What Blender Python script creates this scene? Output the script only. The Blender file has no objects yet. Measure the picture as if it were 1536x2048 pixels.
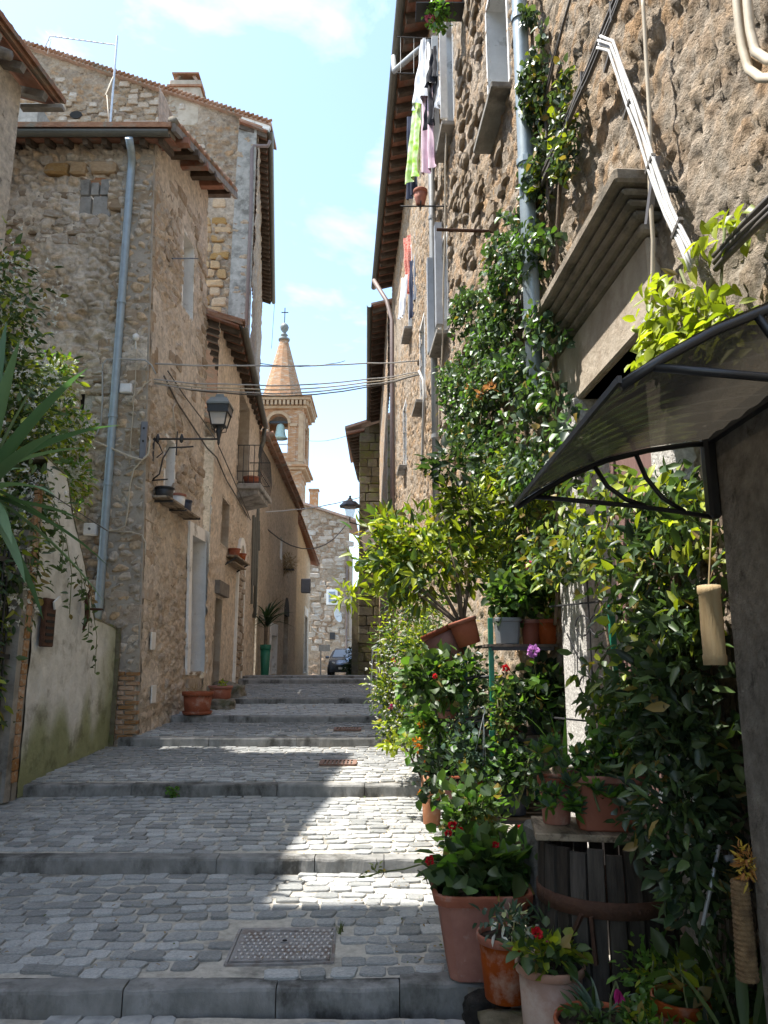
import bpy, bmesh, math, random
import numpy as np
from mathutils import Vector, Matrix, noise

rnd = random.Random(7)
R = math.radians
scene = bpy.context.scene
COL = scene.collection

# ------------------------------------------------------------------ camera, sky, sun, exposure
PITCH = R(11.3); FPX = 1500.0
EYE = Vector((0, 0, 1.75))
cam_d = bpy.data.cameras.new('camera'); cam = bpy.data.objects.new('camera', cam_d); COL.objects.link(cam)
cam_d.sensor_fit = 'VERTICAL'; cam_d.sensor_height = 24.0; cam_d.lens = 24.0 * FPX / 2048.0
cam_d.clip_start = 0.05; cam_d.clip_end = 2000
cam.location = EYE; cam.rotation_euler = (math.pi / 2 + PITCH, 0, 0)
scene.camera = cam

SUN_EL = R(65); SUN_TO = Vector((-math.cos(SUN_EL) * math.cos(R(3)), -math.cos(SUN_EL) * math.sin(R(3)), math.sin(SUN_EL)))
world = bpy.data.worlds.new('World'); scene.world = world; world.use_nodes = True
wn, wl = world.node_tree.nodes, world.node_tree.links
wn.clear()
w_out = wn.new('ShaderNodeOutputWorld'); w_bg = wn.new('ShaderNodeBackground'); w_bg.inputs['Strength'].default_value = 0.15
w_sky = wn.new('ShaderNodeTexSky'); w_sky.sky_type = 'NISHITA'; w_sky.sun_disc = False
w_sky.sun_elevation = SUN_EL; w_sky.sun_rotation = R(-93); w_sky.air_density = 1.0; w_sky.dust_density = 0.9; w_sky.ozone_density = 1.5
w_tc = wn.new('ShaderNodeTexCoord'); w_map = wn.new('ShaderNodeMapping'); w_map.inputs['Scale'].default_value = (3.2, 2.0, 6.5); w_map.inputs['Rotation'].default_value = (0, 0.35, 0.2)
w_n = wn.new('ShaderNodeTexNoise'); w_n.inputs['Scale'].default_value = 1.35; w_n.inputs['Detail'].default_value = 7; w_n.inputs['Roughness'].default_value = 0.55; w_n.inputs['Distortion'].default_value = 0.35
w_r = wn.new('ShaderNodeMapRange'); w_r.inputs['From Min'].default_value = 0.50; w_r.inputs['From Max'].default_value = 0.86; w_r.inputs['To Max'].default_value = 0.8
w_mix = wn.new('ShaderNodeMixRGB'); w_mix.inputs['Color2'].default_value = (5.2, 6.0, 8.2, 1)
wl.new(w_tc.outputs['Generated'], w_map.inputs['Vector']); wl.new(w_map.outputs['Vector'], w_n.inputs['Vector'])
wl.new(w_n.outputs['Fac'], w_r.inputs['Value']); wl.new(w_r.outputs['Result'], w_mix.inputs['Fac'])
wl.new(w_sky.outputs['Color'], w_mix.inputs['Color1']); w_tint = wn.new('ShaderNodeMixRGB'); w_tint.blend_type = 'MULTIPLY'; w_tint.inputs['Fac'].default_value = 1; w_tint.inputs['Color2'].default_value = (.73, .725, .66, 1); wl.new(w_mix.outputs['Color'], w_tint.inputs['Color1']); wl.new(w_tint.outputs['Color'], w_bg.inputs['Color']); wl.new(w_bg.outputs['Background'], w_out.inputs['Surface'])

sun_d = bpy.data.lights.new('sun', 'SUN'); sun = bpy.data.objects.new('sun', sun_d); COL.objects.link(sun)
sun_d.energy = 2.65; sun_d.angle = R(0.6); sun_d.color = (1.0, 0.955, 0.88)
sun.rotation_euler = (-SUN_TO).to_track_quat('-Z', 'Y').to_euler()
scene.view_settings.view_transform = 'Standard'; scene.view_settings.look = 'None'
scene.view_settings.exposure = 2.15; scene.view_settings.gamma = 1.0; scene.view_settings.use_curve_mapping = False
scene.cycles.max_bounces = 8; scene.cycles.diffuse_bounces = 4; scene.cycles.transparent_max_bounces = 8

# ------------------------------------------------------------------ helpers
cP, sP = math.cos(PITCH), math.sin(PITCH)
def ray(u, v):
    x = (u - 768) / FPX; up = (1024 - v) / FPX
    return Vector((x, cP - up * sP, sP + up * cP))
def atY(u, v, Y):
    d = ray(u, v); return EYE + d * (Y / d.y)
def on_wall(u, v, a, b):
    """the point of the plane X = a + b*Y seen at a place in the photograph"""
    d = ray(u, v); t = a / (d.x - b * d.y); return EYE + d * t
RA, RB = 1.6, -0.0594                     # the long right-hand house front
def rwall(u, v, off=0): return on_wall(u, v, RA - off, RB)
def rx(y): return RA + RB * y

ORG = {}
def org(o): return ORG.get(o.name, Vector((0, 0, 0))) if o else Vector((0, 0, 0))
def tag(o, label=None, cat=None, group=None, kind=None):
    if label: o['label'] = label
    if cat: o['category'] = cat
    if group: o['group'] = group
    if kind: o['kind'] = kind
    return o
def thing(name, label, cat, loc, group=None, kind=None):
    o = bpy.data.objects.new(name, None); COL.objects.link(o); o.location = loc; o.empty_display_size = .1
    ORG[o.name] = Vector(loc); return tag(o, label, cat, group, kind)
def link(name, me, parent=None, kind=None):
    o = bpy.data.objects.new(name, me); COL.objects.link(o)
    if parent is not None:
        o.parent = parent; ORG[o.name] = org(parent)
    else: ORG[o.name] = Vector((0, 0, 0))
    if kind: o['kind'] = kind
    return o
def place(name, me, parent, loc, rot=None, scale=None):
    """a small piece sharing its mesh with others"""
    o = bpy.data.objects.new(name, me); COL.objects.link(o)
    if parent is not None: o.parent = parent
    o.location = Vector(loc) - org(parent)
    if rot is not None: o.rotation_euler = rot
    if scale is not None: o.scale = scale
    ORG[o.name] = Vector(loc)
    return o

class MB:
    def __init__(s): s.v = []; s.f = []; s.c = []
    def add(s, vs, fs, col=None):
        n = len(s.v); s.v.extend([tuple(p) for p in vs]); s.f.extend([tuple(i + n for i in f) for f in fs])
        if col is not None: s.c.extend([col] * len(vs))
        return s
    def box(s, c, size, rot=None, col=None):
        hx, hy, hz = size[0] / 2, size[1] / 2, size[2] / 2
        vs = [Vector((x, y, z)) for z in (-hz, hz) for y in (-hy, hy) for x in (-hx, hx)]
        if rot is not None: vs = [rot @ q for q in vs]
        c = Vector(c)
        return s.add([c + q for q in vs], [(0, 2, 3, 1), (4, 5, 7, 6), (0, 1, 5, 4), (2, 6, 7, 3), (0, 4, 6, 2), (1, 3, 7, 5)], col)
    def bar(s, p0, p1, w, h, up=Vector((0, 0, 1)), col=None):
        p0, p1 = Vector(p0), Vector(p1); d = (p1 - p0); L = d.length; d.normalize()
        x = d.cross(up)
        if x.length < 1e-4: x = d.cross(Vector((1, 0, 0)))
        x.normalize(); z = x.cross(d).normalized()
        m = Matrix((x, d, z)).transposed()
        return s.box((p0 + p1) / 2, (w, L, h), m, col)
    def hexa(s, a, b):
        """solid between two quads a (4 pts) and b (4 pts)"""
        return s.add(list(a) + list(b), [(3, 2, 1, 0), (4, 5, 6, 7), (0, 1, 5, 4), (1, 2, 6, 5), (2, 3, 7, 6), (3, 0, 4, 7)])
    def prism(s, poly, off):
        off = Vector(off); n = len(poly); a = [Vector(p) for p in poly]
        fs = [tuple(range(n))[::-1], tuple(range(n, 2 * n))] + [(i, (i + 1) % n, n + (i + 1) % n, n + i) for i in range(n)]
        return s.add(a + [p + off for p in a], fs)
    def tube(s, pts, r, n=8, cap=True, col=None):
        pts = [Vector(p) for p in pts]; m = len(pts)
        rs = r if isinstance(r, (list, tuple)) else [r] * m
        vs = []; ref = None
        for i, p in enumerate(pts):
            d = (pts[min(i + 1, m - 1)] - pts[max(i - 1, 0)]).normalized()
            if ref is None: ref = Vector((0, 0, 1)) if abs(d.z) < .9 else Vector((1, 0, 0))
            x = d.cross(ref).normalized(); y = x.cross(d).normalized(); ref = y
            vs += [p + (x * math.cos(6.28318 * k / n) + y * math.sin(6.28318 * k / n)) * rs[i] for k in range(n)]
        fs = [(i * n + k, i * n + (k + 1) % n, (i + 1) * n + (k + 1) % n, (i + 1) * n + k) for i in range(m - 1) for k in range(n)]
        if cap: fs += [tuple(range(n))[::-1], tuple(range((m - 1) * n, m * n))]
        return s.add(vs, fs, col)
    def lathe(s, prof, c, n=20, sq=0, rot=0, cap=True):
        """profile of (radius, height); sq > 0 squares the section"""
        c = Vector(c); vs = []
        for r, z in prof:
            for k in range(n):
                a = 6.28318 * k / n; q = 1.0
                if sq: q = 1 / (abs(math.cos(a)) ** sq + abs(math.sin(a)) ** sq) ** (1 / sq)
                vs.append(c + Vector((r * q * math.cos(a + rot), r * q * math.sin(a + rot), z)))
        m = len(prof)
        fs = [(i * n + k, i * n + (k + 1) % n, (i + 1) * n + (k + 1) % n, (i + 1) * n + k) for i in range(m - 1) for k in range(n)]
        if cap: fs += [tuple(range(n))[::-1], tuple(range((m - 1) * n, m * n))]
        return s.add(vs, fs)
    def mesh(s, name, mat, o=Vector((0, 0, 0)), smooth=False):
        me = bpy.data.meshes.new(name); o = Vector(o)
        me.from_pydata([(p[0] - o.x, p[1] - o.y, p[2] - o.z) for p in s.v], [], s.f)
        if s.c and len(s.c) == len(s.v):
            a = me.color_attributes.new('col', 'FLOAT_COLOR', 'POINT'); a.data.foreach_set('color', [q for c in s.c for q in (*c, 1.0)])
        if mat: me.materials.append(M[mat] if isinstance(mat, str) else mat)
        if smooth: me.shade_smooth()
        me.update(); return me
    def build(s, name, mat, parent=None, smooth=False, kind=None, bevel=0):
        me = s.mesh(name, mat, org(parent), smooth)
        if bevel:
            bm = bmesh.new(); bm.from_mesh(me); bmesh.ops.recalc_face_normals(bm, faces=bm.faces)
            bmesh.ops.bevel(bm, geom=bm.edges[:], offset=bevel, segments=1, affect='EDGES', clamp_overlap=True)
            bm.to_mesh(me); bm.free()
        return link(name, me, parent, kind)

def catenary(a, b, sag, n=14, wob=0):
    a, b = Vector(a), Vector(b)
    return [a.lerp(b, i / n) - Vector((0, 0, sag * 4 * (i / n) * (1 - i / n))) + Vector((0, 0, wob * noise.noise(Vector((i * .7, a.x, b.y))))) for i in range(n + 1)]

# ------------------------------------------------------------------ materials
M = {}
def newmat(name):
    m = bpy.data.materials.new(name); m.use_nodes = True; M[name] = m
    nt = m.node_tree; b = nt.nodes['Principled BSDF']; return m, nt.nodes, nt.links, b
def stony(name, c1, c2, scale=6, rough=.9, bump=.4, bscale=None, c3=None, s3=1.2, vcol=False, dist=.02, spec=.25, rand=0, metal=0, detail=8, stretch=(1, 1, 1), f3=(.5, .62)):
    """noise-mottled surface; vcol multiplies the mesh's own colour in; rand varies brightness from piece to piece"""
    m, N, L, b = newmat(name)
    tc = N.new('ShaderNodeTexCoord'); mp = N.new('ShaderNodeMapping'); mp.inputs['Scale'].default_value = stretch
    L.new(tc.outputs['Object'], mp.inputs['Vector']); src = mp.outputs['Vector']
    oi = N.new('ShaderNodeObjectInfo')
    if rand:
        ad = N.new('ShaderNodeVectorMath'); ad.operation = 'ADD'; L.new(src, ad.inputs[0]); L.new(oi.outputs['Location'], ad.inputs[1]); src = ad.outputs[0]
    n1 = N.new('ShaderNodeTexNoise'); n1.inputs['Scale'].default_value = scale; n1.inputs['Detail'].default_value = detail; n1.inputs['Roughness'].default_value = .62
    L.new(src, n1.inputs['Vector'])
    r = N.new('ShaderNodeValToRGB'); r.color_ramp.elements[0].position = .32; r.color_ramp.elements[1].position = .68
    r.color_ramp.elements[0].color = (*c1, 1); r.color_ramp.elements[1].color = (*c2, 1); L.new(n1.outputs['Fac'], r.inputs['Fac'])
    colr = r.outputs['Color']
    if c3:
        n3 = N.new('ShaderNodeTexNoise'); n3.inputs['Scale'].default_value = s3; n3.inputs['Detail'].default_value = 9; n3.inputs['Roughness'].default_value = .68; L.new(src, n3.inputs['Vector'])
        mr = N.new('ShaderNodeMapRange'); mr.inputs['From Min'].default_value = f3[0]; mr.inputs['From Max'].default_value = f3[1]; L.new(n3.outputs['Fac'], mr.inputs['Value'])
        mx = N.new('ShaderNodeMixRGB'); mx.inputs['Color2'].default_value = (*c3, 1); L.new(mr.outputs['Result'], mx.inputs['Fac']); L.new(colr, mx.inputs['Color1']); colr = mx.outputs['Color']
    if vcol:
        at = N.new('ShaderNodeAttribute'); at.attribute_name = 'col'
        mu = N.new('ShaderNodeMixRGB'); mu.blend_type = 'MULTIPLY'; mu.inputs['Fac'].default_value = 1; L.new(colr, mu.inputs['Color1']); L.new(at.outputs['Color'], mu.inputs['Color2']); colr = mu.outputs['Color']
    if rand:
        mr2 = N.new('ShaderNodeMapRange'); mr2.inputs['To Min'].default_value = 1 - rand; mr2.inputs['To Max'].default_value = 1 + rand; L.new(oi.outputs['Random'], mr2.inputs['Value'])
        hs = N.new('ShaderNodeHueSaturation'); L.new(mr2.outputs['Result'], hs.inputs['Value']); L.new(colr, hs.inputs['Color'])
        mr3 = N.new('ShaderNodeMapRange'); mr3.inputs['To Min'].default_value = 1.2; mr3.inputs['To Max'].default_value = .75; L.new(oi.outputs['Random'], mr3.inputs['Value']); L.new(mr3.outputs['Result'], hs.inputs['Saturation'])
        colr = hs.outputs['Color']
    L.new(colr, b.inputs['Base Color'])
    b.inputs['Roughness'].default_value = rough; b.inputs['Specular IOR Level'].default_value = spec; b.inputs['Metallic'].default_value = metal
    if bump:
        n2 = N.new('ShaderNodeTexNoise'); n2.inputs['Scale'].default_value = bscale or scale * 4; n2.inputs['Detail'].default_value = 8; n2.inputs['Roughness'].default_value = .65; L.new(src, n2.inputs['Vector'])
        bp = N.new('ShaderNodeBump'); bp.inputs['Strength'].default_value = bump; bp.inputs['Distance'].default_value = dist
        L.new(n2.outputs['Fac'], bp.inputs['Height']); L.new(bp.outputs['Normal'], b.inputs['Normal'])
    return m
def plain(name, c, rough=.5, metal=0, spec=.5, var=.12):
    return stony(name, tuple(x * (1 - var) for x in c), tuple(x * (1 + var) for x in c), 9, rough, .12, 40, spec=spec, metal=metal, dist=.004)

stony('wall_front', (1.0, .97, .93), (1.8, 1.75, 1.69), 11, .95, 1.0, 30, vcol=True, dist=.05, c3=(.56, .53, .50), s3=7, f3=(.58, .68))      # times vertex colour
stony('wall_right', (.70, .67, .63), (1.38, 1.33, 1.27), 15, .95, 1.0, 38, vcol=True, dist=.07, c3=(.5, .47, .44), s3=9, f3=(.58, .67))
stony('tuff_stone', (.30, .225, .16), (.44, .355, .27), 5, .95, .8, 30, c3=(.44, .41, .36), s3=2.6, rand=.25, dist=.02)
stony('wall_stone', (.30, .22, .145), (.46, .36, .255), 7, .95, 1.0, 30, c3=(.44, .39, .33), s3=3, rand=.2, dist=.03)
stony('tuff_orange', (.30, .185, .09), (.44, .295, .155), 6, .95, .8, 30, c3=(.38, .31, .23), s3=2.0, rand=.22, f3=(.56, .68), dist=.02)
stony('tuff_block', (.30, .22, .15), (.46, .36, .26), 5, .95, .9, 26, c3=(.40, .36, .30), s3=1.6, rand=.18, dist=.025, f3=(.54, .64))
stony('grey_block', (.10, .085, .055), (.20, .165, .105), 5, .95, .9, 26, c3=(.15, .15, .05), s3=1.6, rand=.22, dist=.025)
stony('brick', (.30, .16, .08), (.44, .26, .14), 8, .9, .6, 40, c3=(.42, .36, .28), s3=3, rand=.25, dist=.01)
stony('mortar', (.30, .26, .21), (.42, .37, .31), 10, .95, .6, 40)
stony('cobble', (.215, .222, .22), (.41, .415, .405), 9, .62, .5, 45, c3=(.44, .42, .385), s3=2.5, rand=.34, dist=.008, spec=.45, f3=(.52, .70))
stony('joint_sand', (.38, .35, .30), (.56, .52, .45), 22, .95, .7, 90, c3=(.20, .19, .165), s3=1.7, dist=.008)
stony('kerb', (.15, .15, .14), (.29, .283, .27), 7, .85, .7, 60, c3=(.065, .062, .055), s3=2.2, rand=.12, dist=.008, stretch=(1, 1, .6))
stony('garden_plaster', (.50, .515, .51), (.68, .69, .685), 4, .9, .6, 24, c3=(.36, .36, .34), s3=2.6, vcol=True, f3=(.53, .64))
stony('plaster_white', (.70, .69, .66), (.84, .83, .80), 4, .9, .35, 25, c3=(.38, .36, .32), s3=2.5, f3=(.57, .66))
stony('plaster_cream', (.34, .285, .22), (.48, .415, .335), 4, .92, .5, 20, c3=(.30, .24, .18), s3=1.4)
stony('granite_white', (.40, .38, .35), (.74, .71, .67), 38, .85, 1.0, 55, dist=.03)
stony('concrete', (.22, .21, .19), (.36, .34, .31), 6, .92, .6, 30, c3=(.14, .13, .115), s3=2)
stony('hood_stone', (.20, .165, .125), (.33, .28, .22), 7, .92, .8, 30, c3=(.13, .115, .09), s3=2.5, f3=(.5, .62), dist=.015)
stony('stone_dark', (.10, .095, .085), (.20, .19, .17), 18, .95, 1.0, 50, dist=.02)  # dark mottled stone
stony('roof_tile', (.25, .13, .085), (.40, .24, .16), 7, .9, .5, 30, c3=(.23, .21, .17), s3=2, rand=.25)
stony('soffit_tile', (.20, .09, .06), (.33, .17, .115), 5, .92, .4, 30, c3=(.24, .2, .17), s3=2.2)
stony('rafter_wood', (.055, .042, .032), (.13, .10, .078), 6, .85, .6, 30, rand=.2, stretch=(1, 1, 1))
stony('grey_wood', (.13, .115, .10), (.26, .235, .205), 6, .85, .6, 30, rand=.2)
stony('plank_wood', (.20, .15, .095), (.36, .28, .19), 5, .8, .5, 30, c3=(.10, .075, .05), s3=4, rand=.15, stretch=(4, 1, 4))
stony('slat_wood', (.022, .018, .015), (.075, .062, .05), 7, .8, .7, 35, rand=.3, stretch=(4, 4, .5), dist=.006)
stony('door_wood', (.055, .038, .026), (.12, .085, .06), 6, .7, .5, 30, stretch=(3, 3, .4))
stony('maroon_door', (.17, .10, .09), (.24, .15, .135), 6, .6, .25, 30, stretch=(3, 3, .4))
stony('terracotta', (.24, .07, .036), (.34, .11, .058), 7, .75, .25, 40, c3=(.42, .30, .24), s3=5, rand=.15, f3=(.54, .72), dist=.006)
stony('terracotta_pale', (.33, .16, .095), (.42, .22, .14), 6, .75, .25, 40, c3=(.46, .32, .24), s3=3, rand=.08, dist=.006)
stony('terracotta_dark', (.16, .052, .035), (.22, .075, .05), 6, .6, .15, 40, rand=.15, dist=.004)
plain('plastic_grey', (.17, .18, .19), .55); plain('plastic_black', (.025, .026, .028), .5); plain('plastic_blue', (.025, .035, .06), .5)
plain('plastic_white', (.66, .66, .64), .5)
stony('soil', (.03, .022, .016), (.07, .052, .038), 30, .98, 1, 80)
plain('gutter_metal', (.115, .115, .10), .5, .3); plain('pipe_blue', (.27, .33, .37), .45, .25); plain('pipe_grey', (.26, .27, .275), .5, .1); plain('shutter_grey', (.40, .42, .45), .6); plain('pipe_brown', (.15, .11, .10), .6)
plain('iron', (.035, .035, .037), .55, .3); plain('black_paint', (.018, .018, .019), .42)
stony('rust_iron', (.05, .026, .018), (.11, .055, .035), 9, .75, .5, 50, metal=.2)
stony('cast_iron', (.24, .225, .215), (.36, .34, .33), 14, .6, .5, 60, metal=.35, c3=(.20, .155, .13), s3=5)
plain('stud_metal', (.46, .43, .41), .4, .5); stony('rust_grate', (.17, .10, .075), (.28, .18, .14), 9, .75, .5, 50, metal=.2); plain('green_metal', (.012, .14, .085), .45); plain('galvanised', (.5, .52, .53), .4, .5); plain('cable_grey', (.34, .335, .32), .6); plain('cable_grey2', (.50, .50, .49), .6); plain('cable_white', (.62, .61, .58), .6); plain('cable_dark', (.085, .075, .065), .6); plain('cable_beige', (.46, .40, .31), .65)
plain('cloth_white', (.72, .73, .76), .9); plain('cloth_black', (.018, .018, .024), .95); plain('cloth_green', (.32, .55, .06), .9); plain('cloth_pink', (.62, .46, .52), .9); plain('cloth_navy', (.03, .04, .075), .95)
stony('cloth_red', (.45, .05, .035), (.68, .36, .28), 28, .9, .1, 60, detail=2); plain('cloth_grey', (.24, .26, .30), .9)
stony('cloth_green_print', (.30, .52, .04), (.74, .80, .58), 9, .9, .1, 60, detail=1)
stony('bark', (.09, .065, .045), (.19, .145, .105), 14, .9, .9, 50, dist=.01)
stony('stem_green', (.10, .13, .05), (.18, .19, .09), 14, .8, .4, 50)
stony('tower_brick', (.30, .15, .075), (.45, .265, .145), 3.0, .92, .9, 5, c3=(.46, .38, .30), s3=1.2, dist=.06, stretch=(1, 1, 3.5))
stony('tower_trim', (.33, .22, .135), (.46, .33, .215), 3, .92, .5, 14)
stony('spire_brick', (.28, .14, .07), (.45, .265, .15), 2.6, .92, 1, 4, c3=(.40, .34, .27), s3=1.6, dist=.12, stretch=(1, 1, 4.5))
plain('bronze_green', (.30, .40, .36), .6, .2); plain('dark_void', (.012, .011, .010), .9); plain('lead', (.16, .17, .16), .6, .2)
plain('white_sign', (.72, .72, .70), .5); plain('car_paint', (.14, .17, .22), .18, .5); plain('tyre', (.018, .018, .018), .8); plain('chrome', (.6, .6, .62), .2, 1); plain('plate_white', (.7, .7, .62), .5)
stony('rock_black', (.012, .011, .010), (.04, .037, .033), 12, .95, 1, 40); stony('rock_moss', (.10, .09, .055), (.22, .19, .13), 9, .95, 1, 40, c3=(.12, .14, .045), s3=3, dist=.02)
stony('rock_grey', (.16, .14, .11), (.28, .25, .20), 9, .95, 1, 35, c3=(.10, .10, .06), s3=3, dist=.02)
stony('bamboo', (.44, .31, .16), (.60, .45, .26), 6, .6, .4, 40, stretch=(6, 6, .6)); plain('straw', (.33, .25, .13), .9)
plain('box_white', (.66, .67, .68), .5); plain('steel_plate', (.19, .19, .21), .5, .4)
stony('trunk_scaly', (.14, .085, .045), (.34, .22, .11), 22, .9, 1, 60, dist=.02)
stony('far_stone', (.26, .18, .13), (.42, .31, .23), 4, .95, 1, 12, c3=(.36, .30, .25), s3=1.3, dist=.05)
stony('ground_earth', (.12, .11, .09), (.2, .18, .15), 1, .95, .5, 8)

def glassy(name, c, rough=.06, trans=0.0, alpha=1.0):
    m, N, L, b = newmat(name); b.inputs['Base Color'].default_value = (*c, 1); b.inputs['Roughness'].default_value = rough
    b.inputs['Specular IOR Level'].default_value = .6; b.inputs['Transmission Weight'].default_value = trans; b.inputs['Alpha'].default_value = alpha; return m
glassy('pane', (.03, .035, .04), .05); glassy('pane_sky', (.28, .34, .42), .1); glassy('lamp_glass', (.75, .72, .68), .3, .0, .45); glassy('headlight', (.55, .57, .6), .1)
# bronze polycarbonate sheet of the awning: partly see-through, brushed by fine ribs
m, N, L, b = newmat('polycarbonate')
b.inputs['Base Color'].default_value = (.045, .043, .038, 1); b.inputs['Roughness'].default_value = .2; b.inputs['Specular IOR Level'].default_value = .7
tb = N.new('ShaderNodeBsdfTransparent'); tb.inputs['Color'].default_value = (.12, .105, .085, 1)
tl = N.new('ShaderNodeBsdfTranslucent'); tl.inputs['Color'].default_value = (.07, .062, .05, 1)
ms = N.new('ShaderNodeMixShader'); ms.inputs['Fac'].default_value = .42; ms2 = N.new('ShaderNodeMixShader'); ms2.inputs['Fac'].default_value = .2
tc = N.new('ShaderNodeTexCoord'); wv = N.new('ShaderNodeTexWave'); wv.bands_direction = 'Y'; wv.inputs['Scale'].default_value = 2.2; wv.inputs['Distortion'].default_value = 3
L.new(tc.outputs['Object'], wv.inputs['Vector']); bp = N.new('ShaderNodeBump'); bp.inputs['Strength'].default_value = .12; bp.inputs['Distance'].default_value = .02; L.new(wv.outputs['Fac'], bp.inputs['Height']); L.new(bp.outputs['Normal'], b.inputs['Normal'])
L.new(b.outputs[0], ms.inputs[1]); L.new(tb.outputs[0], ms.inputs[2]); L.new(ms.outputs[0], ms2.inputs[1]); L.new(tl.outputs[0], ms2.inputs[2]); L.new(ms2.outputs[0], N['Material Output'].inputs['Surface'])

def leafmat(name, trans=.45, rough=.38, tcol=(1.5, 1.6, .5), spec=.5):
    m, N, L, b = newmat(name)
    at = N.new('ShaderNodeAttribute'); at.attribute_name = 'col'; L.new(at.outputs['Color'], b.inputs['Base Color'])
    b.inputs['Roughness'].default_value = rough; b.inputs['Specular IOR Level'].default_value = spec
    mu = N.new('ShaderNodeMixRGB'); mu.blend_type = 'MULTIPLY'; mu.inputs['Fac'].default_value = 1; mu.inputs['Color2'].default_value = (*tcol, 1); L.new(at.outputs['Color'], mu.inputs['Color1'])
    tl = N.new('ShaderNodeBsdfTranslucent'); L.new(mu.outputs['Color'], tl.inputs['Color'])
    ms = N.new('ShaderNodeMixShader'); ms.inputs['Fac'].default_value = trans; L.new(b.outputs[0], ms.inputs[1]); L.new(tl.outputs[0], ms.inputs[2]); L.new(ms.outputs[0], N['Material Output'].inputs['Surface'])
leafmat('leaf', .42, .45); leafmat('leaf_glossy', .28, .40, (1.3, 1.4, .5), .45); leafmat('petal', .4, .6, (1.1, 1.1, 1.1), .2); leafmat('leaf_dull', .3, .6, (1.2, 1.3, .6), .3)

# ------------------------------------------------------------------ foliage
rs = np.random.RandomState(11)
def unit(a): return a / np.maximum(np.linalg.norm(a, axis=1, keepdims=True), 1e-6)
def leaf_mesh(name, P, D, Nn, Ln, Wd, C, mat, o=Vector((0, 0, 0)), fold=.22, droop=.15):
    n = len(P); D = unit(D); S = unit(np.cross(D, Nn)); Nn = np.cross(S, D)
    Ln = np.broadcast_to(np.asarray(Ln, float).reshape(-1, 1), (n, 1)); Wd = np.broadcast_to(np.asarray(Wd, float).reshape(-1, 1), (n, 1))
    V = np.empty((n, 7, 3))
    V[:, 0] = P; V[:, 1] = P + D * Ln * .30 + S * Wd * .46 + Nn * Wd * fold; V[:, 2] = P + D * Ln * .32; V[:, 3] = P + D * Ln * .30 - S * Wd * .46 + Nn * Wd * fold
    V[:, 4] = P + D * Ln * .68 + S * Wd * .38 + Nn * Wd * fold * .8 - Nn * droop * Ln * .4; V[:, 5] = P + D * Ln * .68 - S * Wd * .38 + Nn * Wd * fold * .8 - Nn * droop * Ln * .4; V[:, 6] = P + D * Ln - Nn * droop * Ln
    V = V.reshape(-1, 3) - np.array(o)
    f = np.array([[0, 1, 2], [0, 2, 3], [2, 1, 4], [2, 4, 6], [2, 6, 5], [2, 5, 3]])
    F = (np.arange(n)[:, None, None] * 7 + f[None]).reshape(-1, 3)
    me = bpy.data.meshes.new(name); me.vertices.add(len(V)); me.vertices.foreach_set('co', V.ravel())
    me.loops.add(F.size); me.loops.foreach_set('vertex_index', F.ravel().astype(np.int32))
    me.polygons.add(len(F)); me.polygons.foreach_set('loop_start', np.arange(0, F.size, 3, dtype=np.int32))
    a = me.color_attributes.new('col', 'FLOAT_COLOR', 'POINT'); CC = np.ones((n, 7, 4)); CC[:, :, :3] = C[:, None, :]; a.data.foreach_set('color', CC.ravel())
    me.materials.append(M[mat]); me.update(); me.validate(); return me
G = {'dark': ((.018, .036, .018), (.042, .075, .032)), 'mid': ((.04, .075, .025), (.095, .15, .05)), 'lime': ((.17, .22, .02), (.36, .40, .04)), 'olive': ((.06, .085, .03), (.12, .15, .05)),
     'ivy': ((.034, .066, .034), (.10, .145, .08)), 'blue': ((.045, .085, .06), (.09, .14, .10)), 'rustc': ((.40, .17, .05), (.52, .28, .10)), 'yuc': ((.075, .15, .08), (.17, .27, .15)), 'fresh': ((.07, .16, .03), (.14, .27, .05)),
     'pink': ((.62, .12, .22), (.85, .34, .42)), 'red': ((.42, .005, .012), (.65, .03, .04)), 'magenta': ((.35, .01, .12), (.55, .05, .25)), 'lilac': ((.45, .16, .50), (.65, .35, .68)), 'white': ((.7, .7, .64), (.85, .85, .8)), 'orange': ((.62, .19, .02), (.78, .33, .05)), 'yellow': ((.55, .38, .05), (.7, .5, .1)), 'dry': ((.22, .14, .07), (.36, .26, .14))}
def tint(kind, n, mixk=None, share=0):
    a, b = G[kind]; t = rs.rand(n, 1) ** 1.3; c = np.array(a) * (1 - t) + np.array(b) * t
    if mixk:
        k = rs.rand(n) < share; a, b = G[mixk]; t = rs.rand(n, 1); c2 = np.array(a) * (1 - t) + np.array(b) * t; c[k] = c2[k]
    if kind in ('dark', 'mid', 'lime', 'olive', 'ivy', 'blue', 'fresh'):
        c = c * (.62 + .7 * rs.rand(n, 1)); k = rs.rand(n) < .035; c[k] = np.array((.26, .19, .06)) * (.6 + .7 * rs.rand(int(k.sum()), 1))
    return c
def cloud(c, rad, n, clumps=14, tight=.34, fill=.75):
    """clumpy points through an ellipsoid, with an outward direction for each"""
    d = unit(rs.normal(size=(clumps, 3))); k = d * (fill * rs.rand(clumps, 1) ** .45)
    w = rs.randint(0, clumps, n); q = k[w] + rs.normal(size=(n, 3)) * tight * (.5 + rs.rand(clumps, 1)[w])
    ln = np.linalg.norm(q, axis=1, keepdims=True); q = np.where(ln > 1.12, q / ln * (1.0 + .12 * rs.rand(n, 1)), q)
    return np.array(c) + q * np.array(rad), unit(q + (q - k[w]) * 1.5 + 1e-3)
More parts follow.
